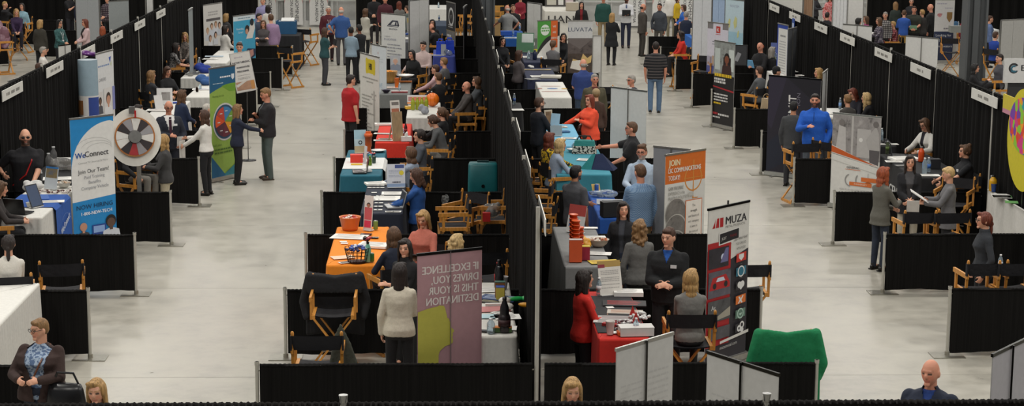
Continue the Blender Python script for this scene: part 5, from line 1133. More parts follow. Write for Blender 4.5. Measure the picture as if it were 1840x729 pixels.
def art_limit(P):
    P.rect(0, 0, 1, 1, pt('201c28')); P.pts([(0, 1), (.35, 1), (.08, .45), (0, .5)], pt('2b2536')); P.pts([(.35, 1), (1, .72), (1, 1)], pt('15121b')); P.pts([(.5, .75), (.9, .35), (.35, .25)], pt('2b2536')); P.pts([(0, 0), (.4, .12), (.2, .4), (0, .3)], pt('1a1e2e'))
    P.text('AL LIMIT', .54, .36, .085, pt('d9d6d2'), 'l', pi/2, 1., bold=.05); P.text('ION', .62, .72, .04, pt('77727e'), 'l', pi/2, 1.3)
    P.pts([(.45, .03), (.72, .03), (.72, .14)], pt('c98a3a')); P.pts([(.45, .01), (.75, .01), (.75, .055)], pt('d9d6d2'))
def art_generac(P):
    P.rect(0, 0, 1, 1, pt('d6d4ce')); P.rect(0, .52, 1, .99, M('photo', '8f8a88', '4c4846')); P.rect(.40, .50, .44, .99, pt('b7b3af')); P.pts([(.52, .55), (.80, .55), (.80, .86), (.52, .86)], pt('b2aeab')); P.disc(.60, .74, .04, pt('d8d6d2'), 12)
    P.pts([(.76, .64), (.99, .62), (.97, .82), (.90, .90), (.82, .84), (.70, .74)], pt('a9a5a2')); P.pts([(.80, .45), (.97, .45), (.99, .64), (.78, .64)], pt('575254')); P.disc(.90, .92, .06, pt('6d6765'), 14); P.pts([(.08, .60), (.30, .60), (.28, .86), (.14, .88)], pt('b9b5b2')); P.disc(.20, .91, .06, pt('77716e'), 14)
    P.pts([(0, .66), (0, .57), (1, .455), (.96, .48), (.62, .53)], pt('d2cdc6')); P.pts([(0, .65), (0, .58), (.95, .47), (.60, .535)], pt('c2571c')); P.pts([(0, .565), (0, .50), (1, .38), (1, .45)], pt('d6d4ce'))
    g = pt('6c6a68'); o = pt('d06a2a'); P.text('GENERAC', .46, .418, .022, g, 'c', 0, 1.1, bold=.04); P.rect(.30, .404, .62, .409, o); P.disc(.42, .29, .12, pt('8d8b88'), 24, 1.9, 4.6, .10); P.disc(.66, .30, .14, pt('8d8b88'), 24, 2.4, 4.0, .12); P.rect(.64, .29, .96, .335, o); P.rect(.40, .235, .86, .275, o); P.pts([(.72, .275), (.86, .275), (.79, .30)], pt('a9551f')); P.text('ANNIVERSARY', .63, .247, .018, pt('ead7c4'), 'c', 0, .95); P.rect(.775, .34, .785, .385, pt('a9a7a4')); P.lines(.2, .8, [.18], .014, pt('bdbbb7'))
def art_ups(P):
    P.rect(0, 0, 1, 1, pt('26304c')); P.rect(0, .48, 1, 1, pt('cfcdca')); P.lines(.1, .6, [.93], .018, pt('a5a3ae')); P.lines(.5, .92, [.86], .014, pt('a5a3ae')); P.disc(.25, .75, .10, pt('c99090'), 14); P.text('AFP', .25, .74, .04, pt('a5484a')); br = pt('8a6a3a'); P.pts([(.62, .80), (.90, .80), (.90, .70), (.76, .63), (.62, .70)], br); P.lines(.48, .95, [.52], .02, pt('7c7a80')); w = pt('d6d8dc')
    P.text('Looking for', .5, .40, .040, w); P.text('\u2022 Thinkers', .5, .31, .040, w); P.text('\u2022 Innovators', .54, .22, .040, w); P.lines(.35, .7, [.13], .02, pt('9da3b0'))
def art_hiring(P):
    P.rect(0, 0, 1, 1, pt('4a4846')); P.rect(.012, .006, .988, .994, pt('dcdad4')); P.rect(.035, .02, .965, .98, pt('6a6867')); P.rect(.04, .024, .96, .976, pt('dcdad4')); t = pt('2b2c38'); P.lines(.2, .6, [.86], .03, pt('b9b0b6'))
    P.text('NOW HIRING', .5, .72, .052, t, 'c', 0, .95, bold=.05); P.text('WAREHOUSE', .54, .60, .045, t, 'c', 0, .85, bold=.05); P.text('PERSONNEL', .52, .50, .045, t, 'c', 0, .85, bold=.05); P.lines(.2, .8, [.42, .36, .33], .008, pt('8c8a88')); P.rect(.06, .06, .94, .27, M('photo', 'b08a70', '7c6a66')); P.pts([(.05, .20), (.6, .31), (.6, .27), (.1, .14)], pt('d6d2ca')); P.rect(.76, .05, .94, .27, pt('c78f52'))
def back_lines(P):
    P.rect(0, 0, 1, 1, pt('c9c8c4')); P.lines(.08, .46, list(np.linspace(.82, .3, 20)), .008, pt('bfbebb')); P.lines(.56, .92, list(np.linspace(.85, .2, 24)), .008, pt('c0bfbc'))
def arm_chairs():
    """chairs under the seated figures"""
    for root, J in PEOPLE:
        S = J.get('sit')
        if not S: continue
        lb = root['label'].split(); chair_at((root, J), ' '.join((['tall', 'chair', 'under'] if S > .6 else ['low', 'chair', 'under'])+lb[:13]), tall=S > .6, back=.07, group='folding director chairs in use')
def booths():
    arm_chairs()
    # ================= banner stands
    rollup((128, 215), (200, 207), 'tall white and blue WeConnect hiring banner', art_weconnect, zt=2.25, wmin=.82)
    rollup((378, 124), (420, 118), 'green and blue banner with a coloured wheel', art_green, zt=2.27, wmin=.82)
    rollup((419, 30), (458, 25), 'light blue banner with a handshake picture', art_lightblue)
    rollup((365, 10), (399, 5), 'white banner with a group of people in white shirts', art_photo)
    rollup((172, 98), (203, 90), 'white banner with portraits beside the pale blue column', art_column, zt=2.5)
    rollup((195, 3), (231, 1), 'grey banner back rising behind the left curtain row', lambda P: P.rect(0, 0, 1, 1, pt('8f9494')), polefront=True)
    rollup((647, 95), (681, 104), 'white banner with a yellow HBI badge', art_hbi, zt=2.10)
    rollup((668, 80), (694, 85), 'pale blue and white banner behind the yellow badge one', art_pale)
    rollup((685, 24), (728, 28), 'white BERGSTROM banner with a dark road emblem', art_bergstrom)
    t = rollup((750, 459), (866, 447), 'pink banner seen from behind with mirrored lettering and yellow-green head', art_pink, zt=2.06, bar='1b1a1a', front='a98287', back='a98287')
    m = MB(); m.cyl((0, -.020, .08), (0, -.020, 2.07), .005, n=8); m.build('support_pole', M('gloss', '6f6566'), t)
    rollup((802, 3), (818, 7), 'narrow black banner with a white round emblem', art_black)
    rollup((966, 38), (1006, 36), 'white banner with green corner and orange strip', art_greenor)
    rollup((1021, 38), (1065, 38), 'LUVATA banner with a molten metal picture', art_luvata, zt=2.1)
    rollup((1196, 280), (1268, 269), 'white banner with orange JOIN heading', art_lsc, zt=2.06)
    t = rollup((1273, 378), (1347, 362), 'dark MUZA banner with red pictures and icons', art_muza, zt=2.06, bar='1a191b')
    m = MB(); m.box((0, .02, 2.095), (.015, .015, .07)); m.build('pole_tip', M('metal', '2a2a2c'), t)
    rollup((1272, 40), (1309, 44), 'white banner with red K square and city skyline', art_k, zt=2.1)
    rollup((1284, 73), (1321, 79), 'black banner with smiling woman and yellow heading', art_khired, zt=2.1)
    rollup((1304, -2), (1337, 2), 'pale blue banner with yellow leaf shapes', art_leaf, zt=2.36)
    rollup((1396, 42), (1418, 47), 'poster banner with bright blue frame', art_doc, zt=2.3, wmin=.72)
    rollup((1393, 137), (1464, 143), 'black banner with vertical white lettering', art_limit, zt=2.06, wmin=1.2, bar='1a191b')
    rollup((1497, 204), (1584, 211), 'white banner with workshop picture and orange anniversary ribbon', art_generac, depth=(33.75, 33.1), z0=.07)
    rollup((1681, 0), (1716, 0), 'navy and white banner with a brown shield', art_ups)
    def bk(tl, tr, lb, hx='d2d1cd', bar='b5b3ad', pole='8d8b86', art=None, zt=2.06, **k):
        t = rollup(tl, tr, lb, art or (lambda P: P.rect(0, 0, 1, 1, pt(hx))), bar=bar, pole=pole, zt=zt, **k)
        m = MB(); m.cyl((0, -.018, .08), (0, -.018, zt+.02), .010, n=8); m.build('support_pole', M('metal', pole), t); return t
    bk((1098, 157), (1162, 165), 'white banner back between the orange sweater and the aisle')
    bk((1177, 264), (1237, 270), 'grey banner back behind the orange-headed banner', '83858a', wmin=.62)
    bk((1108, 630), (1210, 600), 'white banner back in front of the red table cloth', 'cfcecb', pole='55534f', art=back_lines)
    bk((1271, 634), (1399, 675), 'white banner back with black rail by the green coat', 'c9c9c6', bar='26241f', pole='26241f', art=back_lines)
    bk((1784, 640), (1850, 608), 'lilac-grey banner back at the lower right edge', 'a9a7ac', bar='26241f', pole='1c1a1a')
    bk((1478, 133), (1489, 124), 'grey-white banner back seen edge-on beside the laughing blonde', 'b3b4b3', wmin=.8)
    bk((1515, 44), (1567, 48), 'white banner back below the navy T-shirt woman', 'd9d8d4')
    bk((1628, 65), (1686, 70), 'white banner back beside the tall chair beyond the curtain', 'd6d5d1')
    bk((105, 83), (127, 80), 'white banner back by the woman in teal lace', 'd0cfca', zt=1.15, bar='2a2926', base=False, z0=.005)
    bk((15, 147), (44, 138), 'white banner back just above the lower left curtain top', 'cfcecb')
    bk((1418, 53), (1430, 50), 'dark grey banner back beside the blue-framed poster', '55575b', wmin=.72, zt=2.32)
    # edge-on table-top stand
    p = at(345, 133, 1.06); t = thing('banner_stand', 'grey stand seen edge-on on a white skirted table', 'banner', (p[0], p[1], 0), math.radians(91)); m = MB(); m.box((0, 0, 1.9), (.74, .02, 1.55)); m.build('panel', pt('8a9091'), t); m = MB(); m.box((0, 0, 1.10), (.82, .12, .07)); m.box((0, .0, 1.069), (.2, .34, .012)); m.build('base', M('metal', 'a9aba8'), t); m = MB(); m.cyl((0, .03, 1.12), (0, .03, 2.69), .012, n=8); m.build('support_pole', M('metal', 'b9bab6'), t)
    m = MB(); m.box((0, 0, 2.685), (.76, .04, .035)); m.build('top_bar', M('metal', 'b9bab6'), t)
    p = aty(836, 40, 55.5); t = thing('banner_stand', 'dark panel seen edge-on beside the middle curtain', 'banner', (p[0], 55.5, 0), math.radians(84)); m = MB(); m.box((0, 0, 1.1), (1.0, .03, 2.0)); m.build('panel', pt('3c3b3c'), t); m = MB(); m.box((0, 0, .05), (1.0, .22, .10)); m.build('base', M('metal', '7a7977'), t); m = MB(); m.box((0, 0, 2.11), (1.02, .05, .05)); m.build('top_bar', M('metal', 'a5a4a0'), t)
    # white display boards
    def board(a, b, lb, zt, hx='d6d5d1', seam=True, z0=.06, depth=None, folds=0):
        pa, pb = (at(*a, zt), at(*b, zt)) if depth is None else (aty(*a, depth[0]), aty(*b, depth[1])); c = (pa+pb)/2; d = pb-pa; w = math.hypot(d[0], d[1]); zt = c[2]
        t = thing('display_board', lb, 'display board', (c[0], c[1], 0), math.atan2(d[1], d[0])); n = 2 if seam else 1
        for i in range(n):
            q = MB()
            if folds:
                x = np.linspace(-w/2, w/2, 60); Pg = np.array([[(xx, .02*math.sin(xx*folds)+dy, z) for z in (z0, zt)] for xx in x for dy in (0,)]); q.grid(Pg); q.grid((Pg+np.array([0, .02, 0]))[::-1])
            else: q.box((-w/2+w*(i+.5)/n, 0, (zt+z0)/2), (w/n-.012, .03, zt-z0))
            q.build('panel', pt(hx), t)
        q = MB(); q.box((0, 0, zt+.012), (w, .045, .024)); q.box((-w/2, 0, zt/2), (.03, .04, zt)); q.box((w/2, 0, zt/2), (.03, .04, zt)); q.build('frame', M('metal', 'b5b4b0'), t); return t
    board((735, 2), (770, -2), 'tall white board behind the laptop table', 2.4, 'cdccc8'); board((948, 5), (973, 8), 'tall white board behind the bright blue table', 2.4, 'cfcec9')
    board((1065, 65), (1081, 65), 'narrow white board beside the molten metal banner', 1.6, 'd9d8d4', False)
    board((1246, -4), (1280, -2), 'white board behind the grey-haired man in navy vest', 2.5, 'cbcdcf'); board((1281, -2), (1304, 0), 'white and blue poster board behind the K banner', 2.3, '9fb4d0')
    board((1799, 37), (1842, 35), 'white panel booth wall at upper right', 2.1, 'b9b8b4'); board((1497, -6), (1524, -6), 'white pleated cloth backdrop beyond the right curtain', 2.4, 'd9dadb', False, folds=60)
    board((1520, -8), (1552, -8), 'white brick-look board beyond the navy T-shirt', 2.3, 'dddcd8', False); board((1380, -20), (1444, -14), 'white backdrop beside the tan drape at top right', 2.6, 'dad8d0', False); board((1444, -10), (1462, -10), 'tan drape beside the woman in charcoal vest', 2.5, '9a7b62', False, folds=50)
    board((136, -14), (178, -10), 'pale grey board behind the man in navy jacket', 2.3, 'b5b9bb'); board((262, -3), (274, -4), 'white board edge above the left curtain row', 2.6, 'd0cfcb', False)
    # curved pale blue display column with a purple cloth on top
    p = at(157, 107, 2.45); t = thing('display_column', 'pale blue rounded column with portrait photos', 'display', (p[0], p[1], 0)); m = MB(); r = .19; A_ = np.linspace(pi*.98, 2*pi*1.02, 25)
    def strip(z0, z1, i0, i1, mi, o=0.): m.grid(np.array([[((r+o)*math.cos(a), (r+o)*math.sin(a), z) for a in A_[i0:i1+1]] for z in (z0, z1)]), mi)
    cyl = MB(); cyl.lathe([(r, .02), (r, 2.45)], n=36); cyl.build('column_body', pt('a9b3bb'), t)
    ms = [pt('93a8b4'), pt('2f4690'), pt('d8d5d1'), pt('c49a84'), pt('8a5a30'), pt('25242c'), pt('273055')]
    strip(1.75, 2.45, 0, 24, 0, .002); strip(0.05, 1.75, 0, 24, 2, .002); strip(1.22, 1.72, 13, 24, 1, .004); strip(.56, 1.18, 0, 12, 6, .004); strip(.56, 1.18, 14, 24, 2, .004)
    for (a, z, s1, s2, mi) in ((6, 1.52, 3, .20, 4), (6, 1.50, 2, .16, 3), (6, 1.28, 4, .06, 5), (17, 1.0, 2, .16, 4), (17, .96, 1, .12, 3)): strip(z-s2/2-.04, z+s2/2+.04, a-s1, a+s1, mi, .006+.002*mi)
    m.build('printed_wrap', ms, t); lump(161, 100, 'shiny purple cloth bundled on top of the pale blue column', (.19, .15, .06), '57206a', z=2.43, name='cloth_bundle', cat='cloth', kind='gloss')
    # hiring sign on its thin stand
    p = at(437, 215, 0); p = aty(444, 168, 39.3); t = thing('sign_stand', 'tilted white NOW HIRING sign on a thin pole', 'sign', (p[0], p[1], 0), math.radians(6)); P = Print(.44, .86); art_hiring(P); P.mb.box((0, .008, .43), (.44, .012, .86), P.mi(pt('c9c7c1'))); o = P.mb.build('sign_board', P.mats, t); o.rotation_euler[1] = math.radians(-10.); o.location = (.0, -.03, p[2]+.04)
    m = MB(); m.cyl((0, 0, .02), (0, 0, p[2]+.4), .010); m.build('pole', M('metal', '6a6a68'), t); m = MB(); m.lathe([(.17, 0), (.17, .012), (.02, .03)], n=18); m.build('base', M('metal', '3a3a3a'), t)
    # small blue sign above the framed poster, and name board far right
    p = at(1426, 40, 2.35); P = Print(.30, .42); P.rect(0, 0, 1, 1, pt('2a4fa0')); P.rect(.12, .38, .85, .72, pt('b9c6dc')); P.mb.box((0, .008, .21), (.30, .012, .42), P.mi(pt('2a4fa0'))); tag(P.mb.build('hanging_sign', P.mats, None, (XR-.09, p[1]+.6, 1.98), -pi/2+.0), 'small blue sign hung on the curtain above the framed poster', 'sign')
    pa, pb = aty(1806, 107, 34.4), aty(1850, 112, 33.3); P = Print(1.1, .46); P.rect(0, 0, 1, 1, pt('cdccca')); bl = pt('2f6478'); dk = pt('2c2c2e'); P.disc(.16, .60, .09, dk, 24, .6, 5.6, .055); P.disc(.165, .58, .06, bl, 20, 1.0, 5.2, .03); P.pts([(.10, .46), (.18, .42), (.24, .52), (.16, .48)], bl); P.text('EX', .29, .50, .24, dk, 'l', 0, 1.1, bold=.03); P.lines(.36, .9, [.36], .07, dk); P.lines(.36, .9, [.20, .10], .05, pt('b0b0ae'))
    P.mb.box((0, .02, .23), (1.1, .035, .46), P.mi(pt('cdccca'))); P.mb.cyl((-.55, .02, 0), (-.55, .02, .46), .0175, mi=P.mi(pt('cdccca'))); c = pa; t = thing('sign_stand', 'white sign board with wave emblem at far right', 'sign', (c[0]+.55, 34.4, 0)); o = P.mb.build('sign_board', P.mats, t, (0, 0, c[2]-.44)); m = MB(); m.box((0, .06, .5*(c[2]-.44)+.2), (.9, .05, c[2]-.1)); m.build('support', pt('2a2a2c'), t)
    # round colourful backdrop and yellow strip
    p = onx(1838, 252, XR-.16); t = thing('round_backdrop', 'big yellow round backdrop with a patchwork of coloured shapes', 'backdrop', p, -pi/2); m = MB(); n = 48; a = np.linspace(0, 2*pi, n, endpoint=False); r = .80
    ring = np.stack([r*np.cos(a), np.zeros(n), r*np.sin(a)], 1); m.add(np.concatenate([ring, ring+np.array([0, .03, 0])]), [tuple(range(n)), tuple(range(2*n-1, n-1, -1))]+[(i, n+i, n+(i+1) % n, (i+1) % n) for i in range(n)], 0, False); m.build('yellow_panel', pt('d3c62a'), t)
    m = MB(); m.add(np.stack([.72*np.cos(a), np.full(n, -.006), .44*np.sin(a)+.22], 1), [tuple(range(n))], 0, False); m.build('patchwork_print', M('faces'), t); m = MB(); m.box((0, .06, -p[2]/2-.2), (.05, .05, p[2]-.4)); m.box((0, .05, -p[2]+.02), (.5, .1, .04)); m.build('stand', M('metal', '4a4a4a'), t)
    p = onx(1803, 168, XR-.12); q = onx(1842, 177, XR-.12); w = p[1]-q[1]; P = Print(w, .30); P.rect(0, 0, 1, 1, pt('d0bd3c')); P.rect(0, 0, 1, .24, pt('c98a9c')); P.pts([(.5, .30), (.9, .34), (.8, 0), (.45, 0)], pt('7a3a86')); P.mb.box((0, .01, .15), (w, .015, .30), P.mi(pt('d0bd3c'))); tag(P.mb.build('hanging_sign', P.mats, None, (XR-.12, p[1]-w/2, p[2]-.30), -pi/2), 'yellow sign with pink strip hung at the end of the right curtain', 'sign')
    # ================= tables
    T = {}
    T['orange'] = table((588, 474), (687, 478), (650, 407), 'table under a bright orange cloth', 'e8871c')
    T['grey'] = table((1016, 478), (1098, 480), (1030, 407), 'table under a grey cloth with a stack of orange cups', '7d7d7c')
    T['black'] = table((1078, 610), (1165, 606), (1110, 523), 'table under a red cloth with black top runner', 'c3261c')
    T['white'] = table((862, 602), (957, 604), (905, 507), 'table under a white cloth crowded with bottles and papers', 'cfccc4', x1=.96)
    T['teal'] = table((612, 315), (684, 315), (660, 269), 'table under a dark teal cloth with white runner', '1f6173')
    T['navy'] = table((649, 384), (722, 382), (690, 328), 'table under a navy cloth covered with cards', '1f2433')
    T['red'] = table((675, 256), (735, 256), (710, 222), 'table under a red cloth with a wooden display', 'cf2f1d')
    T['bot'] = table((731, 211), (790, 211), (757, 184), 'white skirted table with green bottles', 'cbc9c2', 'skirt')
    T['gry2'] = table((683, 170), (736, 168), (715, 147), 'grey cloth table with a basket of oranges', '767876')
    T['blue'] = table((1078, 392), (1122, 392), (1095, 343), 'table under a royal blue cloth', '1c4f9e')
    T['teal2'] = table((1054, 313), (1098, 313), (1078, 267), 'table under a blue-green cloth with a black and teal bag', '3c8a9c', x0=1.95)
    T['sky'] = table((1012, 262), (1048, 262), (1015, 223), 'table under a light blue cloth with leaflets', '6fb0cf', x0=2.05)
    T['wht2'] = table((975, 175), (1026, 175), (985, 147), 'table under a white cloth printed with red and blue emblems', 'd9d7d0')
    T['small'] = table(None, (939, 199), (926, 184), 'small black cloth table beside the middle curtain', '242426', x0=1.2)
    T['pap'] = table((948, 144), (1002, 144), (967, 122), 'navy table heaped with papers', '262c46')
    T['nav2'] = table((942, 112), (980, 112), (955, 93), 'navy table with cups and brochures', '262b44')
    T['bright'] = table((908, 70), (944, 69), (925, 55), 'bright blue cloth table in front of the bald man in grey', '17529a')
    T['lian'] = table((979, 20), (1035, 20), (1005, 11), 'white cloth table with large black letters', 'd6d3ca')
    T['back'] = table((770, 16), (804, 16), (787, 9), 'white cloth table behind the woman with dark hair', 'd3d2cd'); T['nav3'] = table((772, 46), (806, 46), (788, 37), 'slate blue cloth table below the white one', '3a4658')
    T['lap'] = table((727, 76), (760, 75), (745, 55), 'grey cloth table with open laptop and papers', '55565a'); T['bag'] = table((779, 101), (817, 101), (797, 89), 'blue violet cloth table with big blue bags', '34418a')
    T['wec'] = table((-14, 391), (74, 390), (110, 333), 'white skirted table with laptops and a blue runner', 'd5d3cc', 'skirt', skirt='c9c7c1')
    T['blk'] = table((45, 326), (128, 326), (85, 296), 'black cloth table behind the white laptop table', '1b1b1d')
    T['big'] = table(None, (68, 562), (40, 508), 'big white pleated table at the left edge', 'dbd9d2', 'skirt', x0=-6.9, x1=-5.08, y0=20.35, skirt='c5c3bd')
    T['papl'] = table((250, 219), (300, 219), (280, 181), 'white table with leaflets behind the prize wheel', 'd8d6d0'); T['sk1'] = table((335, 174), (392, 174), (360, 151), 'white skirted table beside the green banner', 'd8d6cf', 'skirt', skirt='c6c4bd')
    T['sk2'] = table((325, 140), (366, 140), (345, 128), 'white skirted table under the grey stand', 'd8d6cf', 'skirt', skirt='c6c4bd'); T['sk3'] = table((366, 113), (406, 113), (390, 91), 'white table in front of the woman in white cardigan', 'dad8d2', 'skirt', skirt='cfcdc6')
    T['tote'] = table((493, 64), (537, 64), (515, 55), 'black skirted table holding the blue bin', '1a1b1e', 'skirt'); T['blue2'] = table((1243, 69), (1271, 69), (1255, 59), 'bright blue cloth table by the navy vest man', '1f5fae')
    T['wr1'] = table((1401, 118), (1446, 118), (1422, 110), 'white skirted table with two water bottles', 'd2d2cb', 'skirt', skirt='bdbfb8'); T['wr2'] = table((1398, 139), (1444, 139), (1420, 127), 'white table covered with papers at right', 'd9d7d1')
    T['hs1'] = table(None, None, (1600, 229), 'black table with coiled headsets and papers', '1c1c1e', x0=7.75, x1=8.62, y0=34.5); T['hs2'] = table(None, None, None, 'black table with white lettering on its side', '1b1b1d', x0=8.06, x1=8.95, y0=30.9, y1=33.5)
    T['wri'] = table((1497, 214), (1548, 214), (1515, 194), 'white table where two women write', 'd6d5d0'); p = at(1776, 339, 1.05); T['rw'] = table(None, None, None, 'long white cloth table at the right edge', 'd0cec8', x0=p[0], x1=9.0, y0=27.2, y1=p[1])
    T['clut'] = table(None, None, None, 'cluttered white table behind the navy banner', 'd0d0cc', x0=16.75, x1=18.3, y0=60.3, y1=61.9)
    runner(T['teal'], at(650, 303, 1.06)[1], at(650, 283, 1.06)[1], 'white runner across the teal table', 'd9d9d6', .8, 1)
    runner(T['black'], at(1110, 597, 1.06)[1], at(1110, 531, 1.06)[1], 'black runner over the red cloth', '242325', .0, 0)
    RUN = runner(T['wec'], at(80, 372, 1.06)[1], at(80, 349, 1.06)[1], 'blue WeConnect runner hanging from the white table', '1f4f9c', .72, 1)
    o = Print(.7, .3); o.text('WeConnect', .5, .35, .36, pt('d5dbe6'), 'c', .25, .9, bold=.03); swoosh(o, .5, .75, .35, .28, pt('b5c3dd'), .2, 2.9, .012); yy = (at(80, 372, 1.06)[1]+at(80, 349, 1.06)[1])/2; letter(o.mb, 'printed_lettering', o.mats, RUN, (T['wec']['x1']+.088, yy, .55), pi/2, 'white lettering')
    o = Print(1.3, .5); o.text('LIAN', .5, .25, .54, pt('252324'), 'c', 0, 1.2, bold=.012); a = T['lian']; letter(o.mb, 'printed_lettering', o.mats, a['o'], ((a['x0']+a['x1'])/2+.02, a['y0']-.09, .5), 0, 'large black letters')
    o = Print(1.6, .4); o.text('GENERAC', .5, .3, .5, pt('c9c8c5'), 'c', 0, 1.05, bold=.04); a = T['hs2']; p = onx(1613, 356, a['x0']-.1); letter(o.mb, 'printed_lettering', o.mats, a['o'], (a['x0']-.095, p[1], p[2]-.15), -pi/2, 'white lettering')
    # ================= free chairs and what hangs on them
    c1 = chair(600, 560, 180, 'tall wooden chair holding the black coat in front of the divider', .76)
    jacket_on_chair(c1, 'black coat hung over the back of the front chair', '141417', w=.33)
    c2 = chair(572, 598, 0, 'empty chair seen from behind at the bottom beside the dark green cloth', 1.12)
    p = at(613, 610, 1.0); t = thing('draped_cloth', 'dark green-grey cloth hung on the low chair corner', 'cloth', (p[0], p[1], 0)); m = MB()
    for k in range(7): m.cap((-.05+.028*k-.03*(k/6), .0, 1.16-.05*abs(k-2)), .022, (-.11+.045*k, -.02, .72), .03, 8)
    organic('cloth_body', m, M('cloth', '3f4238'), t, .014, 2)
    c3 = chair(1406, 620, 0, 'chair under the green coat beside the divider end', Y=20.05); jacket_on_chair(c3, 'bright green coat spread over a chair back', '14794a', w=.34, low=.45)
    chair(1340, 500, 0, 'empty chair behind the dark banner with red pictures', Y=23.65)
    chair(815, 402, 95, 'empty chair with slatted arms behind the coral top', .78); chair(838, 385, 140, 'empty tilted black chair beside the first slatted one', .84)
    cb = chair(884, 392, 95, 'empty chair holding the grocery bags', .76)
    chair(112, 507, 10, 'empty chair at left beside the white jacket', Y=23.75); chair(1645, 408, 8, 'first empty chair behind the right divider', Y=27.3); chair(1700, 408, 8, 'second empty chair behind the right divider', Y=27.3)
    chair(1762, 502, 5, 'first empty chair at the lower right edge', Y=23.7); chair(1818, 502, 5, 'second empty chair at the lower right edge', Y=23.7); chair(1440, 285, 12, 'empty chair behind the divider near the grey suit', Y=34.35); chair(1493, 290, -60, 'chair arm showing left of the anniversary banner', Y=34.5)
    chair(552, 60, -30, 'empty chair with crossed legs by the blue bin', 1.0); chair(522, 100, -40, 'empty chair beside the purple checked shirt man', .9)
    chair(1708, 82, 170, 'tall empty chair beside the white banner back', .95)
    chair(838, 30, 100, 'empty chair by the dark edge-on panel', .95); chair(830, 55, 100, 'second empty chair below the dark edge-on panel', .95); chair(1082, 165, -10, 'empty black chair behind the olive jacket', 1.0); chair(967, 350, 80, 'empty chair in the row beside the middle curtain', .95); chair(972, 385, 80, 'empty chair lowest beside the middle curtain', .95)
    chair(1715, 345, 150, 'empty chair behind the black polo woman', .95); chair(1265, 115, 150, 'empty chair behind the red-topped woman', .95); chair(1320, 64, 20, 'dark empty chair beside the leaf banner', 1.0); chair(870, 454, 10, 'empty chair behind the pink banner', 1.1)
    cc = chair(968, 300, 80, 'chair holding the beige coat by the middle curtain', Y=32.3); jacket_on_chair(cc, 'beige coat hung on a chair by the middle curtain', 'b8b0a0', low=.55); chair(10, 125, 120, 'chair under the mauve coat at upper left', xy=at(6, 88, .75))
    lump(6, 88, 'shiny mauve coat hanging at the upper left edge', (.30, .2, .5), '7d5864', z=.75, name='coat', cat='coat', kind='gloss')
    # ================= things on and around the tables
    # orange table
    basket(629, 412, 'orange plastic bucket of wrapped sweets', 'd0703a', .15, .17, fill=('d9a090', 'c23a30', 'e6e0d6'))
    t = stand_sign(660, 414, 'tall pink portrait card on the orange table', .15, .50, -35, 'd9d3cf', 6, art=lambda P: (P.rect(.06, .30, .94, .66, pt('c25a60')), face(P, .5, .72, .2, 'a8705a', '2a1a14', 'c25a60'), P.rect(.1, .08, .9, .28, pt('cf3a5a'))))
    can(675, 412, 'green drink can on the orange table', '7f9a4a', group=None); sheet(628, 425, 'fanned white papers on the orange table', .5, .34, -12); phone(658, 421, 'black phone beside the papers on orange cloth', 80); phone(670, 427, 'dark phone nearest the far corner of the orange cloth', 84)
    sheet(617, 434, 'upper white card on the orange cloth', .10, .07, 5, marks=False); sheet(619, 437, 'lower white card on the orange cloth', .10, .07, -5, marks=False); stack(672, 442, 'pile of white forms beside the steel bottle', w=.42, d=.3, rot=-15); basket(641, 475, 'dark wire basket of blue and white packets', '3c2620', .17, .19, fill=('c9cfe0', '3f58a8', 'd9d9dc', '30386a'), wire=True)
    bottle(660, 476, 'mint green flask with dark lid on the orange table', '7ab8a0', '2a2626', None, h=.27, r=.042, kind='gloss'); can(668, 470, 'dark green can behind the mint flask', '2f6a35', h=.12); sheet(616, 462, 'pale orange sheet on the orange cloth', .3, .2, 20, 'e8c6a8', marks=False); sheet(622, 471, 'white leaflet beside the wire basket', .2, .1, 30)
    m = MB()
    rr = random.Random(3)
    for k in range(7): m.ball((rr.uniform(-.04, .04), rr.uniform(-.03, .03), .30+rr.uniform(0, .06)), (.022, .022, .02), k % 2); m.cyl((0, 0, .26), (rr.uniform(-.03, .03), rr.uniform(-.02, .02), .32), .004, mi=1)
    tag(m.build('flower_bunch', [M('gloss', 'c04a55'), M('gloss', '2a201e')], None, at(660, 474, 1.06)+np.array([0, .02, .0])), 'small bunch of red flowers over the mint flask', 'flowers')
    # navy table
    for k in range(26):
        u, v = 652+(k % 5)*7.5+(k//5)*.8, 377-(k//5)*6.2; sheet(u, v, 'white name badge laid in rows on the navy table', .085, .055, 4, marks=False, t=.006, group='white badges on the navy table', name='badge', cat='badge')
    for k in range(8): sheet(665+(k % 4)*7, 337-(k//4)*4, 'white badge at the far end of the navy table', .085, .05, -4, marks=False, t=.006, group='white badges at the far end', name='badge', cat='badge')
    sheet(706, 347, 'white form sheet below the tilted info card', .36, .28, 0); sheet(690, 356, 'large white sign-up sheet on the navy table', .60, .4, 0); stack(675, 331, 'stack of white papers at the far end of the navy cloth', w=.34, d=.24, rot=15); stand_sign(712, 337, 'upright info card with a yellow dot', .30, .38, 8, 'd3d6de', 10, art=lambda P: (P.rect(.45, .82, .95, .97, pt('42558f')), P.lines(.1, .85, [.72, .66, .60, .5, .44], .03, pt('a9afc0')), P.disc(.80, .62, .13, pt('dac83c'), 16), P.rect(0, .02, 1, .16, pt('8fa6c8')), P.lines(.3, .75, [.20], .05, pt('2a2f45'))))
    laptop(707, 371, 'silver laptop on the navy table', -78, 'a5a6a6', '2a3040', open_=105); sheet(700, 380, 'left white card by the silver laptop', .13, .1, 5); sheet(713, 380, 'right white card by the silver laptop', .13, .12, -5)
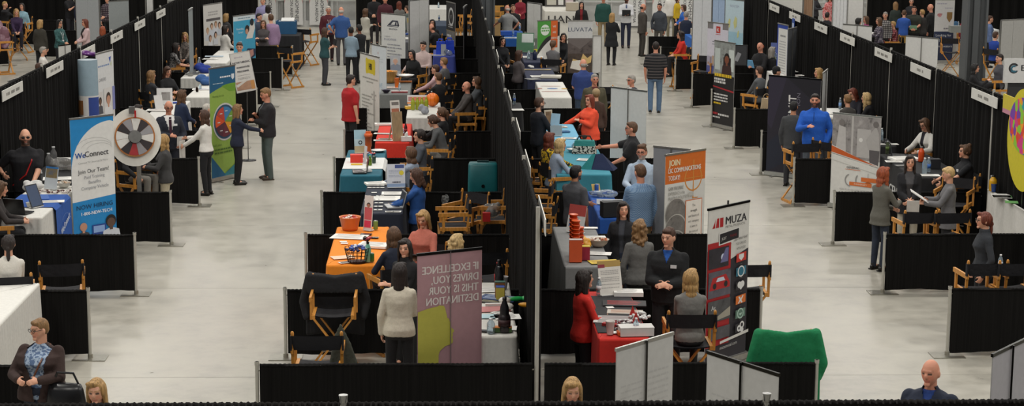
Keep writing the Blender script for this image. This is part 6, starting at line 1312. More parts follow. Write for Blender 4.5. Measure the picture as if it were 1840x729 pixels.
    # teal table
    laptop(646, 309, 'dark laptop on the teal table', -85, '3a3936', '2a3340'); carton(641, 291, 'red box on the white runner', (.22, .16, .13), 'd8382a'); sheet(641, 296, 'yellow card before the red box', .2, .07, 0, 'e3b83a', marks=False, t=.02); stand_sign(648, 275, 'upright picture card with a dark oval', .22, .42, 12, 'b9ccd0', 8, art=lambda P: (P.rect(0, 0, 1, .3, pt('c2ad86')), P.rect(.0, .6, 1, 1, pt('9fc0cc')), P.disc(.5, .45, .17, pt('2a2c30'), 16), P.disc(.5, .45, .09, pt('b9ccd0'), 12)))
    t = thing('cup', 'orange stacked shaker bottle on the teal table', 'bottle', at(662, 275, 1.06)); m = MB(); m.lathe([(.05, 0), (.06, .02), (.045, .10), (.06, .14), (.062, .30), (.075, .30), (.075, .36), (.03, .37)], n=16); m.build('shaker_body', M('gloss', 'd9622a'), t); m = MB(); m.box((0, 0, .385), (.10, .05, .035)); m.build('lid', M('gloss', 'd9622a'), t)
    bowl(665, 281, 'dark bowl of sweets beside the shaker', '3a2a3a', .11, .06, fill=('c0392b', '2c3e8f', 'd9cfc9')); bottle(665, 297, 'small green bottle on the white runner', '7a9a3a', '8fb04a', None, h=.17); can(672, 293, 'dark green tin beside the turquoise cup', '2a4238'); cup(664, 290, 'turquoise cup on the white runner', '2f97a5'); bowl(680, 272, 'white plate of snacks at the far end of the teal cloth', 'd6d5d2', .14, .03); stand_sign(655, 293, 'white folded card behind the red box', .14, .30, -70, 'd0d2d4', 5); sheet(660, 308, 'crumpled white note by the dark laptop', .14, .1, 30, marks=False, t=.03)
    # red table
    stack(692, 224, 'fanned white leaflets at the far end of the red cloth', w=.42, d=.2, rot=5, group=None); sheet(697, 240, 'white printed flyers across the red cloth', .55, .16, -8); sheet(692, 252, 'white plates of paper near the red table front', .44, .14, 0); sheet(692, 249, 'small booklet on the red cloth', .26, .1, 4, 'c9b9a6')
    t = thing('display_rack', 'tall wooden display with photo cards on the red table', 'display', at(714, 253, 1.06), math.radians(28)); m = MB(); R = rx(-.12); m.box((0, 0, .28), (.22, .02, .56), 0, R); m.bar((-.1, .16, 0), (-.08, .02, .4), .02, .02); m.bar((.1, .16, 0), (.08, .02, .4), .02, .02); m.build('wood_frame', M('wood', 'a58a68'), t)
    P = Print(.2, .62); P.rect(0, 0, 1, 1, pt('d5cec6')); P.rect(.1, .3, .9, .75, M('photo', 'a5644a', '6a3a30')); P.rect(.15, .85, .9, .95, pt('77706b')); P.mb.box((0, .004, .31), (.2, .006, .62), P.mi(pt('d5cec6'))); o = P.mb.build('photo_card', P.mats, t); o.location = (-.02, -.02, .16); o.rotation_euler[0] = -.15
    t = carton(730, 253, 'white tissue box on the red table', (.2, .12, .08), 'dcdad6', 10); m = MB(); m.ball((0, 0, .11), (.035, .02, .06), rot=rx(.3)); m.ball((.015, .01, .13), (.02, .03, .05)); m.build('tissue', pt('e2e0dc'), t); bottle(724, 250, 'clear water bottle on the red table', lab='8a2a3a'); bottle(729, 243, 'dark red drink bottle on the red table', '4a1a20', '1a1414', '8a1f24', kind='gloss', h=.24); laptop(742, 246, 'laptop behind the tissue box', 100, '2b3038', '55627a')
    # bottle table
    for k in range(4): bottle(742+k*8, 197-.4*k, 'yellow-green bottle in the row of four', '9aa12c', 'a5a83a', None, h=.26, r=.045, kind='gloss', group='yellow-green bottles on the skirted table')
    stand_sign(752, 187, 'wide leaflet rack behind the green bottles', .50, .2, 0, 'c9c6c4', 20, art=lambda P: (P.rect(.05, .3, .95, .8, M('photo', 'c26a4a', '77808f')), P.rect(0, 0, 1, .2, pt('d88a4a'))), name='leaflet_rack', cat='rack')
    m = MB(); m.ball((0, 0, .15), (.15, .15, .15))
    for a in np.linspace(0, pi, 6): m.ball((.0, 0, .15), (.152, .02, .152), 1, rz(a))
    tag(m.build('ball', [M('gloss', 'e8761c'), M('gloss', 'b9550f')], None, at(777, 191, 1.06)), 'orange ball on the skirted bottle table', 'ball'); lump(762, 204, 'grey hooded cloth heap on the bottle table', (.13, .12, .12), '8d8f96', name='cloth_heap', cat='cloth', kind='cloth'); sheet(735, 195, 'yellow flyer at the left of the bottle table', .16, .2, 10, 'e3b23a', t=.05); bottle(769, 177, 'first dark bottle with white cap', '1c1a1c', 'dcdcda', None, kind='gloss', h=.26); bottle(776, 177, 'second dark bottle with white cap', '1c1a1c', 'dcdcda', None, kind='gloss', h=.26)
    # second grey table
    basket(700, 148, 'brown basket heaped with oranges', 'b98a4a', .19, .26, fill=('e8951c', 'e39020')); cup(713, 157, 'tall orange cup on the grey table', 'e0701c', .22, .06); bowl(693, 168, 'dark purple bowl on the grey table', '2b2038', .10, .07); sheet(703, 157, 'pale flyers under the orange cup', .44, .3, 0, 'ddc9bd'); carton(711, 166, 'red and white booklet stack beside the grey table front', (.2, .1, .03), 'a5484a', lid='d5c9c6'); carton(725, 166, 'second red and white booklet stack', (.2, .1, .03), 'a5484a', lid='d5c9c6'); bottle(718, 165, 'clear bottle between the booklet stacks', lab=None); bottle(716, 143, 'clear bottle beside the basket', lab='6a7fb0'); sheet(726, 144, 'orange folder at the far end of the grey cloth', .4, .12, 0, 'd97a2a', marks=False, t=.03); bowl(728, 138, 'white plate on a dark pot', 'd3d2d0', .22, .05, z=1.2); stand_sign(711, 136, 'photo cut-out of a grey-haired man', .26, .5, 10, 'a9abb0', 6, art=lambda P: face(P, .5, .72, .26, 'c49a86', 'b9b5b0', '7f8694'))
    # laptop table, blue bags
    laptop(748, 66, 'black laptop beyond the white banner', 70, '1a1a1c', '20222a'); sheet(733, 70, 'heap of white papers by the black laptop', .5, .4, 0, t=.03); sheet(735, 62, 'blue folder on the laptop table', .4, .2, 20, '2a4a90', marks=False, t=.04); stand_sign(740, 52, 'photo stand with yellow top on the laptop table', .3, .42, 20, '8c8a86', 12, art=lambda P: P.rect(.1, .6, .9, .95, pt('a58f3a')))
    for k, (u, v, lb) in enumerate(((792, 98, 'left royal blue tote bag'), (808, 96, 'right royal blue tote bag'))):
        t = thing('tote_bag', lb+' on the violet table', 'bag', at(u, v, 1.06)); m = MB(); m.box((0, 0, .18), (.27, .18, .36), taper=.86); m.build('bag_body', M('cloth', '1f40b8'), t); q = MB()
        for y in (-.07, .07): q.tube([(-.07, y, .35), (-.05, y, .43), (.05, y, .43), (.07, y, .35)], .012, 6)
        q.build('handle', M('cloth', '1f40b8'), t)
    stand_sign(797, 104, 'grey portrait card before the blue bags', .14, .3, 5, '9a9ca0', 6); sheet(785, 99, 'white sheet on the violet table', .4, .2, 0); lump(806, 104, 'crumpled plastic on the violet table front', (.14, .1, .1), 'a9b4c9'); bottle(789, 37, 'water bottle on the slate blue table', lab='38507a'); bottle(788, 14, 'clear bottle on the far white table', lab=None, cap='c9c9c9')
    # suitcase etc on the floor
    p = at(868, 368, .0); p = aty(868, 302, 31.2); t = thing('suitcase', 'teal wheeled suitcase behind the divider', 'suitcase', (p[0], 31.3, 0)); m = MB(); m.loft([(.06, .24, .12, 0), (.09, .26, .14, 0), (.80, .26, .14, 0), (1.20, .25, .135, 0), (1.24, .23, .11, 0)], n=28, e=.35); m.build('case_body', M('gloss', '1e6468'), t); q = MB(); q.box((-.17, 0, .035), (.05, .08, .07)); q.box((.17, 0, .035), (.05, .08, .07)); q.build('wheel', M('gloss', '1a1a1a'), t); q = MB(); q.bar((-.1, 0, 1.26), (.1, 0, 1.26), .04, .03); q.build('handle', M('gloss', '16383a'), t); q = MB(); q.cyl((0, -.15, .85), (0, -.138, .85), .03); q.build('lock', M('gloss', '111313'), t)
    lump(884, 394, 'grocery bag of clear plastic on the chair', (.17, .16, .16), 'bdbcb9', z=.80, seed=4); carton(874, 397, 'red food pack on the chair with bags', (.12, .1, .13), 'b81f1c', z=.80); b_ = lump(799, 365, 'clear plastic bag hung on the divider', (.07, .03, .17), 'a9aaa9', z=.60, seed=9); b_.location = aty(799, 374, 30.21)
    # white table with bottles
    bottle(896, 520, 'blue-labelled water bottle at the far end of the white cloth', lab='2b4a9a', cap='2b3f86', h=.22); bottle(928, 520, 'clear bottle beside the big cola bottle', lab='c9d6e2', h=.22); bottle(938, 517, 'big dark cola bottle with red label', '2a1512', 'c02a26', 'b01f22', h=.33, r=.055, kind='gloss'); bottle(951, 520, 'black flask by the curtain', '19191c', '19191c', None, h=.38, r=.05, kind='gloss'); bottle(957, 527, 'second black flask half behind the curtain end', '1f1f22', '232326', None, h=.34, r=.05, kind='gloss')
    cup(906, 518, 'first clear cup on the white cloth', 'c9c6c6', .15, .05); cup(917, 517, 'second clear cup on the white cloth', 'c0b9b9', .15, .05); carton(937, 535, 'amber juice bottle box on the white cloth', (.12, .08, .2), '8a5a2a', lid='2c5a50'); sheet(881, 520, 'striped white sheet at the far left of the white cloth', .3, .28, 10); sheet(897, 536, 'blue-black picture folder on the white cloth', .46, .26, -22, '2a3f6a', t=.012, mark='b9c9e2'); sheet(885, 540, 'dark photo sheet beside the picture folder', .3, .24, -22, '2e2b22', mark='b9b08a'); sheet(888, 555, 'salmon pink sheet under the white marker', .36, .26, 8, 'c07a78', marks=False); sheet(887, 549, 'white marker box on the pink sheet', .2, .05, 5, marks=False, t=.03); sheet(890, 568, 'pale blue note sheet with a pen', .34, .2, 0, 'b5d3d9', marks=False); sheet(912, 569, 'white form beside the blue note sheet', .3, .24, 5); sheet(905, 589, 'white price list near the table front', .3, .2, -5)
    m = MB(); m.cyl((-.07, -.03, .012), (.07, .04, .012), .007, n=8); tag(m.build('pen', M('gloss', '1b1b20'), None, at(892, 569, 1.066)), 'black pen on the pale blue sheet', 'pen')
    for u, v, lb in ((907, 546, 'white knob of the green-handled tool'), (912, 557, 'white round mug lying by the pink sheet')):
        m = MB(); m.ball((0, 0, .045), (.075, .055, .045)); tag(m.build('toy', M('gloss', 'dcd8cf'), None, at(u, v, 1.062)), lb, 'toy')
    m = MB(); m.ball((0, 0, .03), (.13, .035, .03), rot=rz(.2)); m.ball((.1, .02, .03), (.05, .05, .03)); tag(m.build('toy', M('gloss', '1d9a4a'), None, at(928, 541, 1.062)), 'bright green rubber tool on the white cloth', 'toy'); m = MB(); m.ball((0, 0, .03), (.10, .03, .03), rot=rz(-.4)); m.ball((.06, -.02, .05), (.03, .03, .05)); tag(m.build('toy', M('gloss', 'cf8f1c'), None, at(945, 552, 1.062)), 'orange yellow tool near the curtain', 'toy')
    bottle(882, 598, 'clear plastic cup bottle near the front corner', lab=None, h=.17, r=.045); bottle(934, 602, 'tall black tumbler at the table front', '222024', '2a2628', None, h=.40, r=.052, kind='gloss'); bottle(950, 596, 'dark glossy jar beside the tall tumbler', '241c1e', '2a2224', '3a1c1e', h=.26, r=.07, kind='gloss'); carton(903, 603, 'small green and orange pack at the table front', (.22, .09, .05), '3c5a2c', lid='c8772e'); phone(877, 595, 'black keyring at the table corner', 80); cup(925, 594, 'pinkish cup behind the black tumbler', 'a98f8c', .2, .05); sheet(933, 562, 'scattered white cards by the orange tool', .2, .2, 30); carton(950, 538, 'blue and yellow packet by the flasks', (.1, .1, .16), 'c2b04a', lid='34509a')
    # grey table, right of the middle
    t = thing('cup_stack', 'tall stack of orange cups on the grey cloth', 'cups', at(1034, 462, 1.06))
    for (x, y, n, hx) in ((0, 0, 8, 'd6561f'), (.06, .10, 6, 'd6561f'), (-.02, .16, 9, 'd6561f')):
        for k in range(n): m = MB(); z = k*.055; m.lathe([(.042, z), (.055, z+.11), (.060, z+.11), (.060, z+.122), (.05, z+.12)], n=16); o = m.build('cup', M('gloss', hx), t); o.location = (x, y, 0)
    carton(1034, 470, 'tall orange and white cereal-like box before the cups', (.17, .07, .30), 'd0562a', lid='d9cfc9'); carton(1050, 466, 'crimson box on the grey cloth', (.14, .1, .18), '8f1f3c', lid='c9b23a'); stand_sign(1032, 418, 'white and red flyer standing behind the cups', .3, .4, -40, 'd2d0cc', 14, art=lambda P: (P.rect(0, .6, 1, 1, pt('b04a44')), P.rect(.1, .2, .6, .55, pt('5a7aa8')))); bowl(1075, 442, 'clear glass bowl of mixed sweets', 'c9b9a9', .15, .10, kind='gloss', fill=('b98a6a', '7a4a3a', 'd9d0c4', 'c86a3a')); lump(1052, 444, 'orange and yellow wrapped treats', (.1, .08, .10), 'd99a2a', name='treat_bag', cat='bag', kind='gloss'); sheet(1062, 427, 'white sheet at the far end of the grey cloth', .44, .24, 5); sheet(1072, 455, 'white form before the glass bowl', .4, .2, -10); sheet(1085, 470, 'yellow leaflet at the grey table front', .4, .22, 12, 'd6b83a', mark='b98a2a')
    # black and red table
    stand_sign(1099, 530, 'open white brochure standing on the black runner', .30, .42, 18, 'd6d2ca', 16, art=lambda P: (P.rect(0, .82, 1, 1, pt('a88a4a')), P.rect(0, .8, .3, .9, pt('8a2a3a')), P.lines(.1, .9, [.7, .65, .6, .5, .45, .4, .3, .2], .02, pt('a9a6a2')))); bottle(1076, 530, 'clear water bottle behind the red fleece', lab='d9d0d0', h=.22); stack(1129, 529, 'stack of white paper on the red cloth end', w=.36, d=.22, rot=-3, t=.05)
    o = sheet(1122, 546, 'black cloth bag with red print on the runner', .52, .28, -5, '232224', t=.015, mark='c2393a'); sheet(1123, 560, 'picture leaflet with orange corner', .42, .2, -8, 'b9b1a6', mark='a5643a'); sheet(1110, 571, 'grey photo magazine open on the runner', .46, .2, -5, 'a9a5a2', mark='6f5a5c'); sheet(1105, 578, 'second white magazine page on the runner', .5, .12, -8, 'c9c6c2', mark='8a8482'); sheet(1096, 552, 'white card beside the red fleece', .09, .08, 10, marks=False)
    t = thing('sweet_pile', 'scatter of white and dark wrapped sweets', 'sweets', at(1125, 588, 1.06)); heap(t, .22, .01, ('d6d2d0', '4a2a30', 'c9c5c5', '7a2a30'), 60, .022); t = thing('sweet_pile', 'scatter of white plastic pieces behind the sweets', 'sweets', at(1148, 571, 1.06)); heap(t, .13, .01, ('dcdad8', 'cfcdca'), 30, .028)
    for lb, u, v, r_ in (('red paper triangle standing among the sweets', 1137, 572, .1), ('second red paper triangle nearer the carton', 1143, 587, .12)): m = MB(); m.add([(-r_*.5, 0, 0), (r_*.5, .03, 0), (0, .02, r_*1.5), (-r_*.5, .02, 0), (r_*.5, .05, 0), (0, .04, r_*1.5)], [(0, 1, 2), (5, 4, 3), (0, 3, 4, 1), (1, 4, 5, 2), (2, 5, 3, 0)], 0, False); tag(m.build('paper_tent', pt('b9281f'), None, at(u, v, 1.062)), lb, 'card')
    sheet(1098, 585, 'red pen case at the left of the runner', .2, .07, -25, 'a8201f', marks=False, t=.03); sheet(1107, 597, 'small white square card before the sweets', .12, .1, 8, marks=False); cup(1100, 612, 'clear plastic cup of ice at the red corner', 'c9c2bd', .15, .052); carton(1147, 606, 'white tray box on the red cloth', (.38, .2, .09), 'd6d3cf', 4, lid='c9c6c2'); carton(1138, 612, 'orange tray at the front of the red cloth', (.3, .12, .03), 'd9661f', 8); bottle(1170, 604, 'small clear bottle at the front right corner', lab='d9c9c9', h=.19)
    # royal blue table
    lump(1085, 352, 'crumpled blue-white wrappers on the blue table', (.28, .16, .05), 'b5c2d2', name='wrapper_pile', cat='wrappers', seed=5); stand_sign(1096, 367, 'white bar with dark letters on the blue table', .42, .08, -6, 'd9d9d6', 20, art=lambda P: P.lines(.2, .7, [.3], .4, pt('3a3a3c'))); can(1060, 340, 'blue drink can on the blue table', '3a62a8'); stand_sign(1069, 338, 'small yellow tent card on the blue table', .14, .13, 20, 'c9a85a', 25); sheet(1109, 350, 'white cards at the far right of the blue table', .2, .2, 8); sheet(1102, 379, 'light blue bag flat on the blue cloth', .4, .22, -4, '5aa5cf', marks=False, t=.03); carton(1100, 388, 'black monitor box on the blue table', (.34, .16, .22), '17181b', 15); sheet(1080, 401, 'white sheet at the blue table front', .34, .12, -2, marks=False); phone(1068, 396, 'black phone on the blue table', 85); bottle(1084, 384, 'clear bottle lying spot on the blue cloth', lab=None, h=.14)
    t = thing('tote_bag', 'dark blue drawstring bag on the floor behind the blue table', 'bag', tuple(at(1112, 345, .0)*np.array([1, 0, 0])+np.array([0, 30.7, 0]))); m = MB(); m.loft([(.0, .20, .14, 0), (.3, .22, .15, 0), (.75, .2, .12, 0), (.98, .12, .07, 0)], n=18); m.build('bag_body', M('cloth', '1c2f7a'), t); q = MB(); q.tube([(-.1, 0, .9), (-.06, 0, 1.12), (.06, 0, 1.12), (.1, 0, .9)], .012, 6); q.build('handle', M('cloth', '18265e'), t)
    # teal tables
    t = thing('tote_bag', 'teal and navy cloth bag slumped on the blue-green table', 'bag', at(1076, 303, 1.05), math.radians(-18)); m = MB(); m.add([(-.30, -.14, 0), (.30, -.14, 0), (.30, .16, 0), (-.30, .16, 0), (-.12, .0, .24), (.05, .02, .27)], [(3, 2, 1, 0), (0, 1, 5, 4), (1, 2, 5), (2, 3, 4, 5), (3, 0, 4)], 0, False); m.build('bag_body', M('cloth', '1c2746'), t); q = MB(); q.add([(-.302, -.145, .002), (-.10, -.148, .002), (-.06, -.01, .262), (-.125, -.01, .246)], [(0, 1, 2, 3)], 0, False); q.build('side_panel', M('cloth', '1f7474'), t)
    t = thing('handbag', 'teal bag with black and white flower trim', 'bag', at(1050, 275, 1.05), math.radians(-8)); m = MB(); m.box((0, 0, .12), (.44, .24, .24), taper=.8); m.build('bag_body', M('cloth', '2f7f7a'), t); q = MB(); q.box((0, -.004, .075), (.45, .25, .14), taper=.9); q.build('flower_trim', M('floral', '1f2420', 'c9c5b9'), t); q = MB(); q.tube([(-.15, 0, .22), (-.1, 0, .32), (.1, 0, .32), (.15, 0, .22)], .012, 6); q.ball((0, 0, .30), (.045, .02, .04)); q.build('handle', M('cloth', '2a2b28'), t)
    sheet(1057, 287, 'white papers on the blue-green cloth', .4, .24, -15); sheet(1072, 292, 'white card by the slumped bag', .3, .16, -25); bowl(1028, 272, 'white dome dish with red trim', 'd6d2cf', .1, .05); bottle(1031, 266, 'clear tumbler beside the dome dish', lab=None, h=.12, r=.05); stand_sign(987, 228, 'framed picture standing on the light blue table', .18, .34, 25, 'c9b9a2', 10, art=lambda P: P.rect(.15, .1, .85, .9, M('photo', '8a6a4a', '3a2c22'))); stand_sign(996, 229, 'pale blue upright leaflet on the light blue table', .2, .28, -30, 'a9c9dc', 14); stand_sign(1000, 244, 'grey photo box card on the light blue table', .24, .2, 15, '8f9a9f', 12); sheet(1010, 237, 'navy cord coil on the light blue cloth', .3, .16, 10, '2f5f8a', marks=False, t=.02); sheet(1006, 228, 'cream leaflets at the far end of the light blue cloth', .3, .2, 8, 'd9cbb9'); sheet(1022, 248, 'white flyers on the light blue cloth', .3, .2, -10)
    # held and small aisle things
    sheet(930, 197, 'white sheet on the small black table', .26, .3, 5, marks=False); bottle(924, 187, 'blue-capped water bottle on the small black table', lab='3a5a9a', h=.24); P = Print(1.2, 1.6)
    a = T['wht2']; ea = pt('b07a70'); eb = pt('5f7fae'); ec = pt('c9a03a'); m = MB()
    for (x, y, w, d, mm) in ((-.02, .62, .5, .10, 0), (.0, .15, .26, .22, 1), (-.3, .15, .12, .2, 0), (.28, .12, .14, .2, 2), (.0, -.45, .6, .12, 0)):
        q = np.linspace(0, 2*pi, 25)[:-1]; m.add(np.stack([x+w/2*np.cos(q), y+d/2*np.sin(q), np.full(24, 0.)], 1), [tuple(range(24))], mm, False)
    letter(m, 'printed_emblem', [ea, eb, ec], a['o'], ((a['x0']+a['x1'])/2, (a['y0']+a['y1'])/2, 1.0545), 0, 'red and blue emblems')
    sheet(975, 138, 'open white newspaper on the navy table', .6, .3, 5, t=.02); stack(990, 139, 'stack of magazines at the right of the navy table', w=.5, d=.4, rot=-8, t=.05, hx='d5cfc2'); sheet(966, 125, 'row of tan booklets at the far end of the navy papers table', .7, .2, 0, 'a5926a'); sheet(944, 143, 'grey printed sheet hanging over the navy table corner', .3, .3, 30, '9a9a98'); lump(954, 121, 'white crumpled tissue on the navy table', (.1, .06, .05), 'd9d7d3', kind='paint')
    bottle(961, 107, 'dark blue tumbler on the brochure table', '242d4a', '242d4a', None, h=.26, r=.06, kind='gloss'); bottle(950, 106, 'clear tumbler on the brochure table', lab=None, h=.22, r=.05); sheet(967, 103, 'white brochures in a stack on the brochure table', .24, .5, 0, t=.03); sheet(946, 103, 'white brochures at the left of the brochure table', .2, .4, 0, t=.02); stand_sign(936, 94, 'green and white leaflet rack by the black blouse woman', .5, .55, -10, '4f7f5f', 12, art=lambda P: P.rect(.3, .5, .95, .95, pt('cfd6d2'))); stand_sign(952, 92, 'grey and yellow display wedge on the brochure table', .5, .4, 5, '6a6f66', 25, art=lambda P: (P.rect(0, 0, 1, .2, pt('d6c92a')), P.disc(.6, .6, .2, pt('d9d9d6'), 16)))
    bottle(922, 66, 'clear bottle on the bright blue table', lab='5f8ac0', h=.24); bottle(934, 55, 'water bottle at the far end of the bright blue table', lab='5f8ac0', h=.24); carton(914, 63, 'blue tray box on the bright blue table', (.5, .3, .12), '2457b0'); sheet(918, 68, 'white papers at the bright blue table front', .5, .2, 0); sheet(936, 62, 'white cards on the bright blue table', .4, .4, 0)
    for k, (u, w) in enumerate(((991, .5), (1004, .5), (1020, .6))): stand_sign(u, 12, ('first', 'second', 'third')[k]+' framed picture behind the lettered table', w, .6, 0, '3a3634', 8, art=lambda P: P.rect(.15, .1, .85, .9, pt(('b9b5a8', 'd6d4cf', 'c9b5b9')[k])))
    carton(1028, 19, 'cream basket box at the right of the lettered table', (.45, .3, .3), 'b9ae9a', lid='d9d2c6'); chair(897, 28, 60, 'chair carrying the cardboard box by the column', .8); carton(897, 28, 'cardboard box on a chair beside the column', (.36, .3, .35), 'b98a3f', z=.785); t = thing('shopping_bag', 'brown paper bag beside the column', 'bag', at(888, 60, .6)*np.array([1, 1, 0])); m = MB(); m.box((0, 0, .55), (.42, .25, 1.1)); m.build('bag_body', pt('a98a5c'), t)
    # left block things
    laptop(36, 382, 'black laptop used at the left edge', 160, '1c1c1e', '2a3038', open_=105); stand_sign(68, 372, 'tablet leaning upright on the white laptop table', .26, .36, 60, '2b2c30', 22, art=lambda P: P.rect(.06, .05, .94, .95, pt('3a4a66')), name='tablet', cat='tablet'); stand_sign(90, 340, 'picture leaflet in a stand on the white laptop table', .26, .36, -30, 'cfd6dc', 12, art=lambda P: (P.rect(.05, .5, .95, .95, M('photo', '8a7a5a', '4a6a94')), P.rect(0, .92, 1, 1, pt('3a7ab8')))); m = MB()
    rr = random.Random(5)
    for k in range(26): m.ball((rr.uniform(-.24, .24), rr.uniform(-.12, .12), .02), (.035, .018, .016), k % 2, rz(rr.uniform(0, 3)), 8, 5)
    tag(m.build('candy_scatter', [M('gloss', '5a2f28'), M('gloss', 'd3c9c4')], None, at(97, 346, 1.055)), 'scatter of brown and white sweets on the white laptop table', 'sweets'); bowl(115, 336, 'white bowl of candy at the far corner', 'd6d3cc', .12, .08, fill=('d9d2c6', 'c9a98a')); lump(60, 341, 'white plastic bags slumped on the laptop table', (.2, .12, .10), 'd9d8d4', kind='paint', name='white_bag', seed=8); sheet(70, 355, 'blue folder at the left of the runner', .3, .4, 15, '2a5aa5', marks=False, t=.012); sheet(86, 362, 'white flyers lying on the blue runner', .5, .2, 10); cup(54, 371, 'small white cup by the tablet', 'dcdad4', .06, .06); cup(60, 365, 'second white cup by the tablet', 'dcdad4', .06, .06)
    bottle(88, 306, 'first tall clear tumbler on the black table', 'a9a9a9', 'b9b9b9', None, h=.3, r=.055); bottle(97, 300, 'second tall clear tumbler on the black table', 'a9a9a9', 'b9b9b9', None, h=.36, r=.06); lump(118, 304, 'heap of clear wrapped giveaways on the black table', (.34, .2, .11), 'b5b3b0', name='giveaway_heap', cat='giveaways', seed=11, n=22); carton(122, 290, 'white carton behind the wrapped giveaways', (.3, .2, .12), 'cfcdc8'); sheet(105, 321, 'open magazines at the black table front', .5, .3, 10, t=.01); stand_sign(70, 312, 'silver card standing at the left of the black table', .16, .3, 60, 'b9babb', 10); None
    # prize wheel
    p = at(265, 352, 0); p = aty(242, 246, 31.0); t = thing('prize_wheel', 'white round prize wheel with black and grey wedges on a stand', 'prize wheel', (p[0], p[1], p[2]), math.radians(14)); R = rx(-.20)
    def disc_mesh(r, y0, th, mats_, name, par, n=48, wob=1.0):
        m = MB(); a = np.linspace(0, 2*pi, n, endpoint=False); f = np.stack([r*np.cos(a), np.full(n, y0), r*np.sin(a)*wob], 1)@R.T; b = np.stack([r*np.cos(a), np.full(n, y0+th), r*np.sin(a)*wob], 1)@R.T
        m.add(np.concatenate([f, b]), [tuple(range(n)), tuple(range(2*n-1, n-1, -1))]+[(i, n+i, n+(i+1) % n, (i+1) % n) for i in range(n)], 0, False); return m.build(name, mats_, par)
    disc_mesh(.44, 0, .03, pt('d6d3ca'), 'backing_disc', t, wob=1.12); w = disc_mesh(.335, -.05, .04, M('wood', 'a8682c'), 'wheel', t); cs = ('c9c6c0', '2a2226', '8f8d90', 'd0cdc8', '2a2024', '8a8689', '9a2226', '231e22', 'cfccc7', 'd0cdc8', '241c20', '8b888b')
    m = MB(); ms = [pt(x) for x in cs]
    for i in range(12):
        a = np.linspace(2*pi*i/12+.35, 2*pi*(i+1)/12+.33, 8); a = -a+pi/2+.5
        m.add(np.array([(0, -.056, 0)]+[(.31*math.cos(x), -.056, .31*math.sin(x)) for x in a])@R.T, [tuple(range(9))], i, False)
    m.build('wedges', ms, w); m = MB(); m.cyl(R@np.array([0, -.052, 0]), R@np.array([0, -.09, 0]), .115, .105, 24); m.build('hub', M('metal', '7f7e7b'), w); m = MB(); m.box(R@np.array([-.03, -.06, .45]), (.1, .05, .12)); m.box(R@np.array([.02, -.08, .38]), (.03, .02, .12), 1); m.build('pointer', [M('metal', '8a8a8a'), M('gloss', 'b3282a')], t)
    m = MB(); m.box((.06, .10, -p[2]/2-.05), (.07, .07, p[2]-.15)); m.box((.06, .10, -p[2]+.03), (.6, .5, .05)); m.build('stand', M('metal', 'b9b8b4'), t)
    stand_sign(274, 188, 'framed newspaper sheet standing on the white leaflet table', .34, .36, 10, 'd2d0ce', 14, art=lambda P: P.rect(.3, .25, .85, .75, M('photo', '8a8683', '5a4a4a'))); stand_sign(264, 196, 'white leaflet stand left of the newspaper sheet', .2, .3, 40, 'cfcdcb', 14); sheet(280, 185, 'royal blue folder on the white leaflet table', .5, .12, 10, '2f4aa8', marks=False, t=.02); sheet(275, 198, 'printed leaflet pile on the white leaflet table', .5, .3, -5, t=.01, mark='8a6a66'); bottle(345, 165, 'small dark jar on the white skirted table', '3a2a24', '3a2a24', None, h=.12); bottle(351, 160, 'clear jar on the white skirted table', lab=None, h=.12); sheet(365, 160, 'leaflets on the white skirted table', .5, .3, 5, mark='6a6aa8')
    bottle(366, 122, 'tall water bottle on the table under the grey stand', lab='4a5a9a', h=.36, r=.05); bottle(367, 151, 'white squeeze bottle near the green banner', 'd5d5d2', 'd9d9d6', None, h=.24, kind='gloss'); bottle(355, 148, 'green bottle near the green banner', '6a8f4a', '3a5a2a', None, h=.2, kind='gloss')
    for u, v, lb in ((378, 130, 'blue cloth bag behind the green banner, upper'), (376, 146, 'blue cloth bag behind the green banner, lower')): lump(u, v, lb, (.26, .2, .14), '2a3f94' if v < 140 else '34598f', name='cloth_bag', kind='cloth')
    sheet(385, 101, 'pale blue papers on the table before the white cardigan', .5, .3, 5, 'b9c9d6'); sheet(378, 106, 'white papers on the table before the white cardigan', .4, .3, -5)
    t = thing('storage_bin', 'open blue bin with white papers on the black table', 'bin', at(515, 60, 1.05)); m = MB()
    for (c, d) in (((0, 0, .02), (.62, .5, .04)), ((0, -.25, .20), (.62, .03, .40)), ((0, .25, .20), (.62, .03, .40)), ((-.30, 0, .20), (.03, .5, .40)), ((.30, 0, .20), (.03, .5, .40))): m.box(c, d)
    m.build('bin_body', M('gloss', '2c5a80'), t); m = MB(); m.box((0, .02, .30), (.5, .36, .16)); m.box((.04, .05, .42), (.4, .25, .05), 0, rx(.3)); m.build('paper_pile', pt('d3d3d0'), t)
    # right block things
    bottle(1425, 114, 'first clear water bottle on the small skirted table', lab=None, h=.27, r=.04); bottle(1430, 112, 'second clear water bottle on the small skirted table', lab=None, h=.27, r=.04); lump(1440, 113, 'small olive plant-like bundle on the skirted table', (.2, .1, .1), '6a6a30', name='bundle', cat='bundle', kind='cloth'); stand_sign(1411, 110, 'small blue standing card on the skirted table', .2, .5, -30, '5a6aa8', 8); sheet(1412, 128, 'spread of white forms on the papers table', .7, .4, 5); sheet(1425, 135, 'white forms at the front of the papers table', .6, .3, -5, mark='a5646a'); bottle(1437, 134, 'clear bottle at the papers table corner', lab=None, h=.24)
